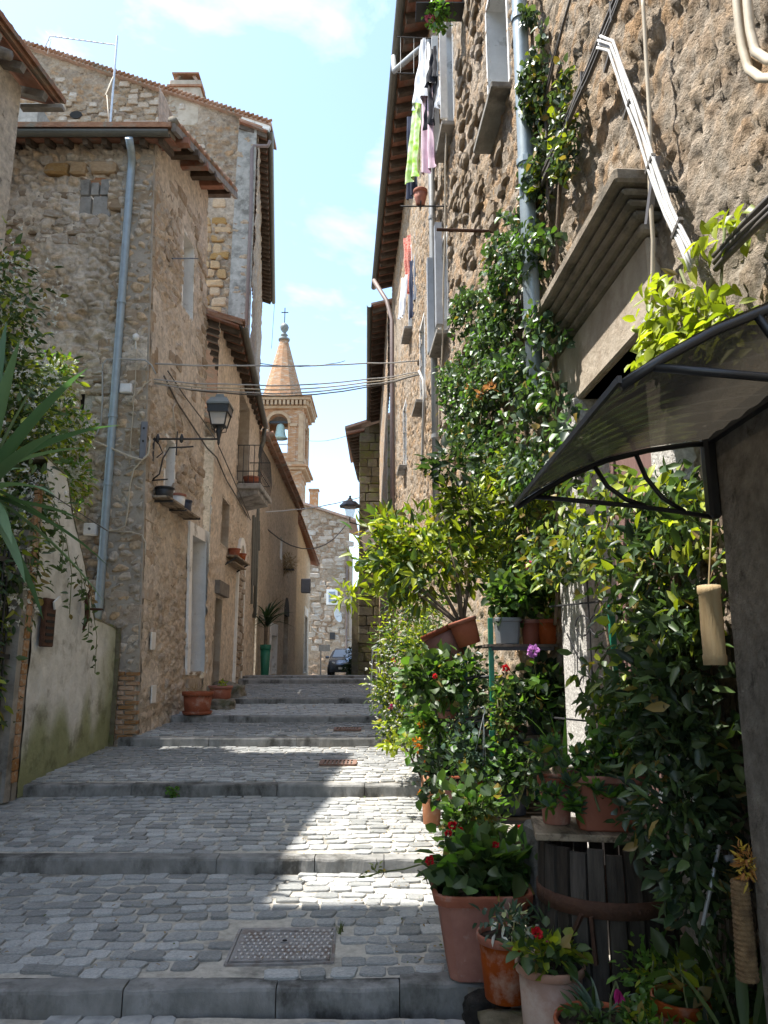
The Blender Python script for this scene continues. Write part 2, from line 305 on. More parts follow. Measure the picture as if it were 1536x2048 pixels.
def foliage(name, parent, c, rad, n, L, W, kind='mid', mat='leaf', clumps=14, tight=.34, up=.5, droop=.15, mixk=None, share=0, fill=.75, hang=0):
    P, O = cloud(c, rad, n, clumps, tight, fill)
    D = O + rs.normal(size=(n, 3)) * .55 + np.array((0, 0, -hang)); Nn = rs.normal(size=(n, 3)) * .55 + np.array((0, 0, up)) + O * .3
    me = leaf_mesh(name, P, D, Nn, L * (.42 + .95 * rs.rand(n)), W * (.5 + .8 * rs.rand(n)), tint(kind, n, mixk, share), mat, org(parent), droop=droop)
    return link(name, me, parent, 'stuff'), P
def flower(name, parent, c, r, kind, n=26, petal=.5):
    d = unit(rs.normal(size=(n, 3)) + np.array((0, 0, .35)))
    me = leaf_mesh(name, np.array(c) + d * r * .35, d + rs.normal(size=(n, 3)) * .2, unit(rs.normal(size=(n, 3))), r * (.5 + .4 * rs.rand(n)), r * petal, tint(kind, n), 'petal', org(parent))
    return link(name, me, parent)
def twigs(parent, base, tips, r0=.014, r1=.004, mat='bark', name='stem', joined=False):
    mb = MB(); out = []
    for t in tips:
        b = Vector(base); t = Vector(t); m = b.lerp(t, .5) + Vector((rnd.uniform(-1, 1), rnd.uniform(-1, 1), rnd.uniform(0, 1))) * (t - b).length * .1
        q = [b, b.lerp(m, .6) + Vector((0, 0, .01)), m, m.lerp(t, .55), t]
        mb.tube(q, [r0, r0 * .85, (r0 + r1) / 2, r1 * 1.4, r1], 6)
    return mb.build(name, mat, parent, True)
def strap(parent, base, d, L, W, droop, kind='mid', name='leaf', mat='leaf', seg=8, fold=.35, point=True):
    """a long sword-shaped leaf as a piece of its own"""
    d = Vector(d).normalized(); p = Vector(base); side = d.cross(Vector((0, 0, 1)))
    if side.length < .05: side = Vector((1, 0, 0))
    side.normalize(); mb = MB(); a, b = G[kind]; t = rnd.random(); col = tuple(a[i] * (1 - t) + b[i] * t for i in range(3)); vs = []
    for i in range(seg + 1):
        f = i / seg; w = W * (min(1, .55 + f * 1.8)) * (1 - f ** 3 if point else 1 - .5 * f ** 6) * .5 + .0006
        nrm = side.cross(d).normalized(); vs += [p + side * w + nrm * w * fold, p.copy(), p - side * w + nrm * w * fold]
        p = p + d * (L / seg); d = (d - Vector((0, 0, droop / seg * (.4 + 1.2 * f)))).normalized()
    fs = []
    for i in range(seg):
        k = i * 3; fs += [(k, k + 1, k + 4, k + 3), (k + 1, k + 2, k + 5, k + 4)]
    mb.add(vs, fs, col); return mb.build(name, mat, parent, True)

# ------------------------------------------------------------------ displaced wall sheets and single stones
def smooth01(a, b, x): 
    t = min(1, max(0, (x - a) / (b - a))); return t * t * (3 - 2 * t)
def sheet(name, parent, pos, N, nu, nv, relief, mat, holes=(), flip=False):
    """a wall sheet: pos(f, g) -> point; relief(point) -> (height, colour); holes are (f0, f1, g0, g1)"""
    N = Vector(N).normalized(); vs = []; cs = []
    for j in range(nv + 1):
        for i in range(nu + 1):
            p = pos(i / nu, j / nv); h, c = relief(p); vs.append(p + N * h); cs.append(c)
    fs = []
    for j in range(nv):
        for i in range(nu):
            f, g = (i + .5) / nu, (j + .5) / nv
            if any(a < f < b and c < g < d for a, b, c, d in holes): continue
            k = j * (nu + 1) + i; q = (k, k + 1, k + nu + 2, k + nu + 1); fs.append(q[::-1] if flip else q)
    mb = MB(); mb.v = [tuple(p) for p in vs]; mb.f = fs; mb.c = cs
    return mb.build(name, mat, parent, True)
def rubble(seed, size, amp, cols, mortar, cover=.5, squash=.62, groove=.16, dirs=None):
    """relief of rubble masonry half buried in plaster; colours are the stones' own"""
    off = Vector((seed * 3.17, seed * 1.31, seed * 2.3))
    def f(p):
        q = Vector((p.x / size, p.y / size, p.z / (size * squash))) + off
        w = noise.noise_vector(q * .9) * .28
        d, pts = noise.voronoi(q + w); e = d[1] - d[0]
        m = smooth01(.02, groove + .1, e)
        c = pts[0]; hsh = (math.sin(c.x * 12.9 + c.y * 78.2 + c.z * 37.7) * 43758.5) % 1
        big = noise.noise(p * .55 + off); pl = smooth01(cover - .18, cover + .16, .5 + .55 * big + .25 * noise.noise(p * 2.1 + off))   # 1 = plaster covers
        fine = noise.noise(p * 9 + off) * .5 + noise.noise(p * 21 + off) * .3
        rough = noise.noise(p * 4.3 + off)
        h_st = amp * (m * (.55 + .6 * hsh) + .22 * fine); h_pl = amp * (.75 + .22 * fine + .22 * rough)
        h = h_st * (1 - pl) + h_pl * pl
        a, b = cols[int(hsh * len(cols)) % len(cols)], mortar
        k = m * (1 - pl * .82); tone = 1 + .14 * rough + .10 * noise.noise(p * .9 - off)
        return h, tuple((b[i] * (1 - k) + a[i] * k) * tone for i in range(3))
    return f
def stone_meshes(mat, n, seed, bev=.13, jit=.12):
    out = []; r2 = random.Random(seed)
    for k in range(n):
        bm = bmesh.new(); bmesh.ops.create_cube(bm, size=1)
        for v in bm.verts: v.co += Vector((r2.uniform(-jit, jit), r2.uniform(-jit, jit) * .5, r2.uniform(-jit, jit)))
        bmesh.ops.bevel(bm, geom=bm.edges[:], offset=bev, segments=1, affect='EDGES', clamp_overlap=True)
        for v in bm.verts: v.co += Vector((r2.uniform(-1, 1), r2.uniform(-1, 1), r2.uniform(-1, 1))) * jit * .25
        bmesh.ops.triangulate(bm, faces=bm.faces)
        me = bpy.data.meshes.new('stone'); bm.to_mesh(me); bm.free(); me.materials.append(M[mat]); out.append(me)
    return out
# ================================================================== THE STREET
g = MB(); g.add([(-300, -120, -.3), (300, -120, -.3), (300, 400, -.3), (-300, 400, -.3)], [(0, 1, 2, 3)])
tag(g.build('ground', 'ground_earth'), kind='structure')

# front edge Y, top z, riser
STEPS = [(4.19, .13, .13), (6.0, .313, .115), (8.12, .513, .125), (10.67, .735, .128), (12.18, .916, .105), (14.0, 1.10, .10), (17.6, 1.354, .10), (18.6, 1.417, .063)]
XL = [-3.9, -3.9, -3.85, -3.6, -3.3, -3.05, -3.35, -3.45]
XR = [.75, 1.2, 1.1, .95, .85, .75, .55, .5]
SKEW = [.030, .0, -.003, -.012, -.02, .02, 0, 0]           # each kerb sits a little askew (rise of Y per metre to the right)
def ground_z(y):
    z = 0
    for i, (Y, t, h) in enumerate(STEPS):
        if y >= Y:
            if i + 1 < len(STEPS):
                Y2, t2, h2 = STEPS[i + 1]; z = t + (t2 - h2 - t) * (y - Y) / (Y2 - Y)
            else: z = t - .017 * (y - Y)
    return z
cob_pool = []
for k in range(16):
    r2 = random.Random(100 + k); j = lambda a: r2.uniform(-a, a)
    cs_ = [(-.5 + j(.11), -.5 + j(.11)), (.5 + j(.11), -.5 + j(.11)), (.5 + j(.11), .5 + j(.11)), (-.5 + j(.11), .5 + j(.11))]; pts = []
    for i in range(4):
        a, b, c = Vector(cs_[i - 1]), Vector(cs_[i]), Vector(cs_[(i + 1) % 4]); q = r2.uniform(.10, .2); pts += [b.lerp(a, q), b.lerp(c, r2.uniform(.10, .2))]
    mb = MB(); tz = (j(.04), j(.05)); top = [(p.x * .95, p.y * .94, .46 + p.x * tz[0] + p.y * tz[1] + j(.02)) for p in pts]; sh = [(p.x, p.y, .34 + j(.05)) for p in pts]; lo = [(p.x, p.y, -.5) for p in pts]
    fs = [(16 + i, 16 + (i + 1) % 8, 8 + (i + 1) % 8, 8 + i) for i in range(8)] + [(8 + i, 8 + (i + 1) % 8, (i + 1) % 8, i) for i in range(8)]
    mb.add(top + sh + lo + [(j(.06), j(.06), .50 + j(.03))], fs + [(i, (i + 1) % 8, 24) for i in range(8)]); cob_pool.append(mb)
cob_mesh = [mb.mesh('cobble', 'cobble') for mb in cob_pool]
MANHOLE = (-.87, -.28, 4.47, 4.98)
DRAINS = [(-.75, -.34, 9.22, 9.52), (-.72, -.35, 11.3, 11.55)]
def in_rect(x, y, r, m=0): return r[0] - m < x < r[1] + m and r[2] - m < y < r[3] + m

def terrace(i, y0, y1, z0, z1, xl, xr, size, n_single, name):
    """one sloping tread: sand bed, single cobbles nearest the eye, and a joined rest"""
    root = thing(name, None, None, (0, y0, z0), kind='structure')
    bed = MB(); nx, ny = 60, max(6, int((y1 - y0) / .08)); vs = []
    for j in range(ny + 1):
        for k in range(nx + 1):
            x = xl + (xr - xl) * k / nx; y = y0 + (y1 - y0) * j / ny; vs.append((x, y, z0 + (z1 - z0) * j / ny + .006 * noise.noise(Vector((x * 3, y * 3, 0))) + .004 * noise.noise(Vector((x * 14, y * 14, 3)))))
    bed.add(vs, [(j * (nx + 1) + k, j * (nx + 1) + k + 1, (j + 1) * (nx + 1) + k + 1, (j + 1) * (nx + 1) + k) for j in range(ny) for k in range(nx)])
    bed.build('sand_bed', 'joint_sand', root, True)
    y = y0 + .012; single = 0; rest = MB(); row = 0
    while y < y1 - .03:
        d = size * rnd.uniform(.78, 1.05) ; x = xl - rnd.uniform(0, .1)
        while x < xr:
            w = size * rnd.uniform(.85, 1.45); cx, cy = x + w / 2, y + d / 2 + .055 * math.sin(cx_wave(x, row)) + .03 * noise.noise(Vector((x * 1.3, y * 1.3, 5)))
            x += w + rnd.uniform(.003, .014)
            if cx < xl or cx > xr - .04 or cy < y0 + .03 or cy > y1 - .03: continue
            if i == 0 and in_rect(cx, cy, MANHOLE, .075): continue
            if any(in_rect(cx, cy, r, .06) for r in DRAINS): continue
            z = z0 + (z1 - z0) * (cy - y0) / (y1 - y0) + rnd.uniform(-.004, .007)
            sx, sy, sz = w * rnd.uniform(.93, 1.0), d * rnd.uniform(.86, 1.0), .040
            a = rnd.uniform(-.09, .09); tx, ty = rnd.uniform(-.035, .035), rnd.uniform(-.035, .035)
            vis = (cx / cy) > -.56 and cx < .75
            if single < n_single and vis:
                place('cobble', cob_mesh[rnd.randrange(16)], root, (cx, cy, z - .008), (tx, ty, a), (sx, sy, sz)); single += 1
            else:
                mm = Matrix.Translation((cx, cy, z - .008)) @ Matrix.Rotation(a, 4, 'Z') @ Matrix.Rotation(tx, 4, 'X') @ Matrix.Diagonal((sx, sy, sz, 1)); mb = cob_pool[rnd.randrange(16)]
                rest.add([mm @ Vector(v) for v in mb.v], mb.f)
        y += d + rnd.uniform(.003, .011); row += 1
    if rest.v: rest.build('cobbles_joined', 'cobble', root, False, 'stuff')
    return root
def cx_wave(x, row): return x * 1.7 + row * .35

names = 'pavement'
terrace(-1, 1.6, 4.17, -.02, .0, -2.2, .45, .125, 60, names)
roots = []
for i, (Y, t, h) in enumerate(STEPS):
    kd = .15 if i < 6 else .3
    y1, z1 = (STEPS[i + 1][0], STEPS[i + 1][1] - STEPS[i + 1][2]) if i + 1 < len(STEPS) else (21.5, t - .05)
    size = (.128, .128, .125, .125, .13, .13, .14, .14)[i]
    root = terrace(i, Y + kd - .01, y1 + .05, t - .004, z1, XL[i], XR[i], size, (300, 300, 220, 120, 0, 0, 0, 0)[i], names)
    # the kerb: a row of long blocks
    x = XL[i] - .05; k = 0
    cuts = {0: [-2.95, -2.05, -1.32, -.55, .08, .52, .9], 1: [-3.0, -1.25, -.52, .0, .55, 1.2], 2: [-2.6, -1.1, -.2, .42, 1.1], 3: [-2.4, -1.2, -.05, .95]}.get(i)
    while x < XR[i] - .05:
        x2 = cuts[k] if cuts and k < len(cuts) else min(x + rnd.uniform(.9, 1.5), XR[i])
        k += 1
        if x2 <= x + .05: continue
        yo = SKEW[i] * ((x + x2) / 2 + 1.5) + rnd.uniform(-.008, .008); dz = rnd.uniform(-.010, .006)
        mb = MB(); w = x2 - x - .006; nseg = max(4, int(w / .045)); vs = []
        prof = [(0, -h - .10), (0.0, -.022), (.006, -.007), (.022, 0), (kd - .01, .002), (kd, -.03), (kd, -h - .10)]
        for s in range(nseg + 1):
            xx = x + .003 + w * s / nseg
            for (py, pz) in prof:
                wob = .009 * noise.noise(Vector((xx * 4, Y * 3 + py * 9, pz * 8))) + ((.006 * noise.noise(Vector((xx * 15, Y + py * 30, pz * 20))) + .014 * max(0, noise.noise(Vector((xx * 7, Y * 5, 3))) - .25) * (1 if -.03 < pz < .001 else 0)) if py < .03 else 0)
                vs.append((xx, Y + py + yo + SKEW[i] * (xx - (x + x2) / 2) + wob, t + dz + pz + wob * (.6 if pz > -.03 else 0)))
        m = len(prof); fs = [(s * m + q, s * m + q + 1, (s + 1) * m + q + 1, (s + 1) * m + q) for s in range(nseg) for q in range(m - 1)] + [tuple(range(m))[::-1], tuple(range(nseg * m, nseg * m + m))]
        mb.add(vs, fs); mb.build('kerb_stone', 'kerb', root, False)
        x = x2
    if i >= 4:
        pass
# the lane beyond the crest
far = MB(); vs = []
for j in range(41):
    y = 21.4 + 110 * (j / 40) ** 1.5; z = max(.9, 1.36 - .017 * (y - 21.4))
    for k in range(9): vs.append((-14 + 28 * k / 8, y, z))
far.add(vs, [(j * 9 + k, j * 9 + k + 1, (j + 1) * 9 + k + 1, (j + 1) * 9 + k) for j in range(40) for k in range(8)])
tag(far.build('road', 'kerb', None, True), kind='structure')
# earth strip under the pots on the right and under the garden wall on the left
s = MB()
for (x0, x1, ya, yb, za, zb) in [(.42, 2.0, 1.0, 4.2, -.012, -.006), (.7, 2.0, 4.2, 6.0, .12, .19), (1.05, 2.0, 6.0, 21.4, .30, 1.36), (-9, -3.9, 1, 10.9, -.30, .40)]:
    s.add([(x0, ya, za), (x1, ya, za), (x1, yb, zb), (x0, yb, zb)], [(0, 1, 2, 3)])
tag(s.build('earth_strip', 'joint_sand'), kind='structure')

# manhole cover and drains
mc = thing('manhole_cover', 'rectangular iron manhole cover with raised studs set in the lowest cobbled terrace', 'manhole cover', (-.57, 4.72, .15))
zf = lambda y: .13 + (.198 - .13) * (y - 4.45) / 1.55
def tilted(x, y, dz): return Vector((x, y, zf(y) + dz))
mb = MB(); a = [tilted(-.845, 4.49, .004), tilted(-.30, 4.52, .004), tilted(-.315, 4.955, .004), tilted(-.855, 4.945, .004)]
mb.prism(a, (0, 0, .014)); mb.build('plate', 'cast_iron', mc)
fr = MB(); b4 = [Vector((-.862, 4.472, zf(4.47) - .004)), Vector((-.282, 4.502, zf(4.5) - .004)), Vector((-.298, 4.972, zf(4.97) - .004)), Vector((-.872, 4.962, zf(4.96) - .004))]
for q in range(4): fr.bar(b4[q], b4[(q + 1) % 4], .016, .03)
fr.build('frame', 'cast_iron', mc)
stud = MB(); stud.lathe([(.0125, 0), (.0115, .005), (.007, .008), (.001, .009)], (0, 0, 0), 8); sm = stud.mesh('stud', 'stud_metal', smooth=True)
for j in range(9):
    for i in range(15):
        x = -.815 + i * .035 + (.0175 if j % 2 else 0); y = 4.53 + j * .046 + .03 * (x + .57) * .2
        if abs(x + .575) < .04 and abs(y - 4.75) < .04: continue
        if j == 8 and i < 9: continue
        place('stud', sm, mc, tilted(x, y, .0175), scale=(1, 1, 1.1))
mb = MB(); mb.box(tilted(-.575, 4.75, .019), (.05, .05, .006)); mb.build('key_plate', 'cast_iron', mc)
mb = MB(); mb.lathe([(.014, 0), (.014, .004)], tilted(-.575, 4.75, .0215), 10); mb.build('key_hole', 'dark_void', mc)
mb = MB(); mb.bar(tilted(-.74, 4.905, .0205), tilted(-.46, 4.905, .0205), .02, .006); mb.build('lifting_bar', 'cast_iron', mc)
for r, lab in zip(DRAINS, ('rust brown slotted drain grate on the third terrace, the nearer grate', 'slotted drain grate on the fourth terrace, the farther grate')):
    yc = (r[2] + r[3]) / 2; zz = ground_z(yc) + .012
    dg = thing('drain_grate', lab, 'drain grate', ((r[0] + r[1]) / 2, yc, zz), 'drain grates along the stepped lane')
    f = MB()
    for (xa, ya, xb, yb) in [(r[0], r[2], r[1], r[2]), (r[1], r[2], r[1], r[3]), (r[1], r[3], r[0], r[3]), (r[0], r[3], r[0], r[2])]: f.bar((xa, ya, ground_z(ya) + .012), (xb, yb, ground_z(yb) + .012), .03, .02)
    f.build('frame', 'rust_grate', dg)
    for q in range(9):
        x = r[0] + (r[1] - r[0]) * (q + .5) / 9; b = MB(); b.bar((x, r[2], ground_z(r[2]) + .012), (x, r[3], ground_z(r[3]) + .012), .024, .016); b.build('bar', 'rust_grate', dg)

# dry leaves and grit lying on the treads
n = 420; P = []
while len(P) < n:
    y = 4.4 + 9 * rs.rand() ** 1.6; x = -3.6 + 4.4 * rs.rand()
    if rs.rand() < .55: x = .45 - .5 * rs.rand() ** 2 - .05 * (y - 6)
    P.append((x, y, ground_z(y) + .022))
P = np.array(P); me = leaf_mesh('leaf_litter', P, rs.normal(size=(n, 3)) * np.array((1, 1, .08)), rs.normal(size=(n, 3)) * .25 + np.array((0, 0, 1)), .012 + .022 * rs.rand(n), .008 + .012 * rs.rand(n), tint('dry', n, 'olive', .35), 'leaf_dull')
tag(link('leaf_litter', me), 'scattered small dry leaves lying on the cobbled treads', 'leaf litter', kind='stuff')
# ================================================================== HELPERS FOR HOUSES
def eave(parent, p0, p1, out, wall_in, n, rw=.09, rh=.11, slope=.30, gut=.075, gmat='gutter_metal', tiles=True, rough=0, tile_mat='roof_tile', rafter='rafter_wood', ends=True):
    """overhang along p0-p1 (outer edge, underside height); out = outward unit vector, wall_in = depth back to the wall"""
    p0, p1, out = Vector(p0), Vector(p1), Vector(out).normalized(); d = (p1 - p0); L = d.length; d.normalize(); rise = Vector((0, 0, slope * (wall_in + .3)))
    back = -out * (wall_in + .3) + rise
    mb = MB(); t = Vector((0, 0, .035)); a = [p0, p1, p1 + back, p0 + back]; mb.hexa(a, [q + t for q in a]); mb.build('soffit', 'soffit_tile', parent)
    mb = MB(); lo = Vector((0, 0, .04)); a = [p0 + lo + out * .06, p1 + lo + out * .06, p1 + back * 1.02 + lo, p0 + back * 1.02 + lo]; mb.hexa(a, [q + Vector((0, 0, .07)) for q in a]); roof = mb.build('roof', tile_mat, parent)
    me = None
    for k in range(n):
        f = (k + .5) / n; p = p0 + d * (L * f)
        if me is None:
            b = MB(); b.bar(-out * .0, back * 1.0, rw, rh); me = b.mesh('rafter', rafter)
        o = place('rafter', me, parent, p - Vector((0, 0, rh / 2 + .005)) + Vector((0, 0, rnd.uniform(-1, 1) * rough)))
    if tiles:
        nt = max(3, int(L / .19)); b = MB(); r = .085
        prof = [(math.cos(a) * r, math.sin(a) * r) for a in [math.pi * q / 6 for q in range(7)]]; nrm = d
        vs = []
        for sft in (out * .10, back * .55):
            for (x, z) in prof: vs.append(d * x + sft + Vector((0, 0, z)))
        for sft in (out * .10, back * .55):
            for (x, z) in prof: vs.append(d * (x * .8) + sft + Vector((0, 0, z * .8)))
        fs = [(q, q + 1, q + 8, q + 7) for q in range(6)] + [(14 + q, 21 + q, 22 + q, 15 + q) for q in range(6)] + [(q, 14 + q, 15 + q, q + 1) for q in range(6)]
        b.add(vs, fs); tm = b.mesh('roof_tile', tile_mat, smooth=False)
        for k in range(nt):
            place('roof_tile', tm, parent, p0 + d * (L * (k + .5) / nt) + Vector((0, 0, .105)) + out * rnd.uniform(-.02, .025))
    if gut:
        g_ = MB(); c = out * (.03 + gut) + Vector((0, 0, .035)); vs = []
        segs = max(2, int(L / 1.5))
        arc = [math.pi + math.pi * q / 8 for q in range(9)]
        for s_ in range(segs + 1):
            p = p0 + d * (L * s_ / segs) + c
            vs += [p + out * (math.cos(a) * gut) + Vector((0, 0, math.sin(a) * gut)) for a in arc] + [p + out * (math.cos(a) * gut * .9) + Vector((0, 0, math.sin(a) * gut * .9 + .004)) for a in arc[::-1]]
        fs = [(s_ * 18 + q, s_ * 18 + (q + 1) % 18, (s_ + 1) * 18 + (q + 1) % 18, (s_ + 1) * 18 + q) for s_ in range(segs) for q in range(18)] + [tuple(range(18)), tuple(range(segs * 18, segs * 18 + 18))[::-1]]
        g_.add(vs, fs); g_.build('gutter', gmat, parent, False)
    return roof
def downpipe(parent, pts, r, mat, straps=(), name='downpipe'):
    mb = MB(); mb.tube(pts, r, 12); o = mb.build(name, mat, parent, True)
    for (p, q) in straps:
        b = MB(); b.tube([Vector(p), Vector(q)], r * 1.18, 12); b.build('pipe_clamp', mat, o)
    return o
def stones_on(parent, pos, Ndir, Udir, count, pool, w, h, depth, avoid=(), seed=1, ztop=None, keep=None, name='stone', spread=1.0):
    """scatter single stones in loose courses over pos(f, g)"""
    r2 = random.Random(seed); Ndir = Vector(Ndir).normalized(); Udir = Vector(Udir).normalized(); ang = math.atan2(Udir.y, Udir.x); out = 0
    A, B, C_, D_ = pos(0, 0), pos(1, 0), pos(0, 1), pos(1, 1); W = (B - A).length; H = (C_ - A).length
    rows = max(1, int(H / (h * 1.12))); todo = []
    for j in range(rows):
        g_ = (j + .5) / rows; x = r2.uniform(0, w)
        while x < W:
            ww = w * r2.uniform(.6, 1.5); f = (x + ww / 2) / W
            if f < 1: todo.append((f, g_ + r2.uniform(-.12, .12) / rows, ww))
            x += ww + w * r2.uniform(.06, .2)
    r2.shuffle(todo)
    for f, g_, ww in todo:
        if out >= count: break
        if any(a < f < b and c < g_ < d for a, b, c, d in avoid): continue
        p = pos(f, min(1, g_))
        if ztop and p.z > ztop(p): continue
        if keep and not keep(p): continue
        place(name, pool[r2.randrange(len(pool))], parent, p + Ndir * depth * r2.uniform(-.12, .22), (r2.uniform(-.05, .05), r2.uniform(-.07, .07), ang + r2.uniform(-.05, .05)), (ww, depth, h * r2.uniform(.7, 1.15))); out += 1
    return out
POOL_T = stone_meshes('tuff_stone', 10, 5); POOL_O = stone_meshes('tuff_orange', 8, 6); POOL_B = stone_meshes('tuff_block', 8, 8, .07, .05); POOL_G = stone_meshes('grey_block', 8, 9, .06, .04); POOL_K = stone_meshes('brick', 6, 10, .08, .05)
POOL_R = stone_meshes('rock_grey', 6, 12, .2, .16)

# ================================================================== LEFT: HOUSE WITH THE GALVANISED DOWNPIPE (front faces the camera)
houseA = thing('stone_house', 'rough tuff stone house on the left with grey downpipe, corner blocks and brick footing', 'house', (-3.5, 10.9, .7))
YA, ZA0, ZA1 = 10.9, .55, 10.15
def cxA(z): return -3.46 - .30 * max(0, (z - .7)) / 9.2
XA = -8.2
posA = lambda f, g: Vector((XA + (cxA(ZA0 + (ZA1 - ZA0) * g) - XA) * f, YA, ZA0 + (ZA1 - ZA0) * g))
relA0 = rubble(3, .20, .10, [(.38, .31, .235), (.43, .325, .22), (.36, .315, .265), (.44, .39, .33)], (.48, .43, .37), .62, groove=.24)
def relA(p):
    h, c = relA0(p); n1 = noise.noise(p * 6.5 + Vector((5, 0, 2))); n2 = noise.noise(p * 14); pit = smooth01(.42, .62, noise.noise(p * 3.1 + Vector((9, 2, 4))))
    return h - .03 * abs(n1) - .02 * abs(n2) - .09 * pit, c
def fA(u, v): p = atY(u, v, YA); return ((p.x - XA) / (cxA(p.z) - XA), (p.z - ZA0) / (ZA1 - ZA0))
bl0, bl1 = fA(160, 432), fA(222, 358); bs0, bs1 = fA(163, 822), fA(190, 790)
holes = [(bl0[0], bl1[0], bl0[1], bl1[1]), (bs0[0], bs1[0], bs0[1], bs1[1])]
sheet('front_wall', houseA, posA, (0, -1, 0), 230, 460, relA, 'wall_front', holes)
# blocked-up window of cement blocks
for k, (u0, v0, u1, v1) in enumerate([(158, 391, 180, 359), (182, 391, 199, 366), (201, 391, 223, 360), (158, 434, 183, 394), (185, 434, 223, 394)]):
    a, b = atY(u0, v0, YA), atY(u1, v1, YA); mb = MB(); mb.box(((a.x + b.x) / 2, YA + .035 - .006 * (k % 3), (a.z + b.z) / 2), (b.x - a.x, .1, b.z - a.z)); mb.build('cement_block', 'concrete', houseA, bevel=.008)
a, b = atY(160, 824, YA), atY(192, 786, YA); mb = MB(); mb.box(((a.x + b.x) / 2 + .02, YA + .05, (a.z + b.z) / 2), (b.x - a.x - .06, .08, b.z - a.z)); mb.build('marble_block', 'granite_white', houseA, bevel=.006)
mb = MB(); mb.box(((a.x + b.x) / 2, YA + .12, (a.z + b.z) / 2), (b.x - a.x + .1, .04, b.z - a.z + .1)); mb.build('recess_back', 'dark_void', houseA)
# cornice course of orange tuff under the eave
for (u0, u1, v0, v1) in [(92, 140, 355, 332), (142, 180, 354, 331), (182, 236, 353, 331)]:
    p0, p1 = atY(u0, v0, YA), atY(u1, v1, YA); place('stone', POOL_O[rnd.randrange(8)], houseA, ((p0.x + p1.x) / 2, YA - .03, (p0.z + p1.z) / 2), (0, 0, 0), ((p1.x - p0.x) * .97, .16, p1.z - p0.z))
# rubble stones on the front
stones_on(houseA, posA, (0, -1, 0), (1, 0, 0), 170, POOL_T, .23, .14, .10, [(.86, 1, 0, 1), (bl0[0] - .02, bl1[0] + .02, bl0[1] - .01, bl1[1] + .01), (bs0[0] - .02, bs1[0] + .02, bs0[1] - .01, bs1[1] + .01)], 21, keep=lambda p: p.x > -6.1 and p.z > 2.2 and noise.noise(p * .9) + .5 * noise.noise(p * 2.3) > -.02)
# corner blocks, alternating long and short, wrapping both faces
z = 2.15; k = 0
while z < 9.6:
    h = rnd.uniform(.36, .52); w = rnd.uniform(.62, .85) if k % 2 else rnd.uniform(.38, .5); d = rnd.uniform(.35, .45) if k % 2 else rnd.uniform(.6, .85); x = cxA(z + h / 2)
    place('corner_block', POOL_B[k % 8], houseA, (x - w / 2 + .045, YA + d / 2 - .05, z + h / 2), (0, 0, 0), (w * .97, d * .97, h * .95)); z += h; k += 1
mb = MB(); zs_ = [.5 + .5 * q for q in range(21)]
for za_, zb_ in zip(zs_, zs_[1:]):
    q0 = [Vector((cxA(za_) - .5, YA - .04, za_)), Vector((cxA(za_) + .025, YA - .04, za_)), Vector((cxA(za_) + .05, YA + .5, za_)), Vector((cxA(za_) - .5, YA + .5, za_))]; q1 = [Vector((cxA(zb_) - .5, YA - .04, zb_)), Vector((cxA(zb_) + .025, YA - .04, zb_)), Vector((cxA(zb_) + .05, YA + .5, zb_)), Vector((cxA(zb_) - .5, YA + .5, zb_))]; mb.hexa(q0, q1)
mb.build('corner_core', 'mortar', houseA)
# brick footing of the corner
z = .70; k = 0
while z < 1.62:
    x = cxA(z) - .66 + (.0 if k % 2 else -.10); n = 0
    while x < cxA(z) - .03:
        w = min(.24, cxA(z) + .03 - x); 
        if w > .06: place('brick', POOL_K[(k * 3 + n) % 6], houseA, (x + w / 2, YA - .03 - rnd.uniform(0, .02), z + .028), (0, 0, rnd.uniform(-.02, .02)), (w * .96, .13, .054 * rnd.uniform(.9, 1.05)))
        x += w + .012; n += 1
    z += .066; k += 1
# side wall along the lane, leaning back
YA2 = 13.8
def sideA(f, g):
    z = .6 + (11.2 - .6) * g; y = YA + (YA2 - YA) * f; return Vector((cxA(z) + .055 * (y - YA), y, z))
relS = rubble(8, .24, .055, [(.39, .32, .25), (.37, .31, .25), (.42, .355, .285), (.34, .29, .24)], (.45, .405, .35), .46)
def fS(u, v):
    d = ray(u, v); best = None
    for i in range(200):
        y = YA + (YA2 - YA) * i / 199 * 1.3; p = EYE + d * (y / d.y); e = abs(p.x - (cxA(p.z) + .055 * (y - YA)))
        if best is None or e < best[0]: best = (e, p)
    p = best[1]; return ((p.y - YA) / (YA2 - YA), (p.z - .6) / 10.6, p)
w1a, w1b = fS(361, 612), fS(384, 497); n1a, n1b = fS(326, 972), fS(346, 888); d1a, d1b = fS(372, 1345), fS(405, 1085)
def rect(a, b): return (min(a[0], b[0]), max(a[0], b[0]), min(a[1], b[1]), max(a[1], b[1]))
holesS = [rect(w1a, w1b), rect(n1a, n1b), rect(d1a, d1b)]
print('side holes', holesS)
sheet('side_wall', houseA, sideA, (1, -.05, 0), 110, 300, relS, 'wall_front', holesS)
stones_on(houseA, sideA, (1, -.05, 0), (.055, 1, 0), 70, POOL_T, .30, .19, .10, [(h[0] - .05, h[1] + .05, h[2] - .02, h[3] + .02) for h in holesS] + [(0, .2, 0, 1)], 31, keep=lambda p: p.z > 4.2 and noise.noise(p * .9 + Vector((3, 1, 7))) > .0)
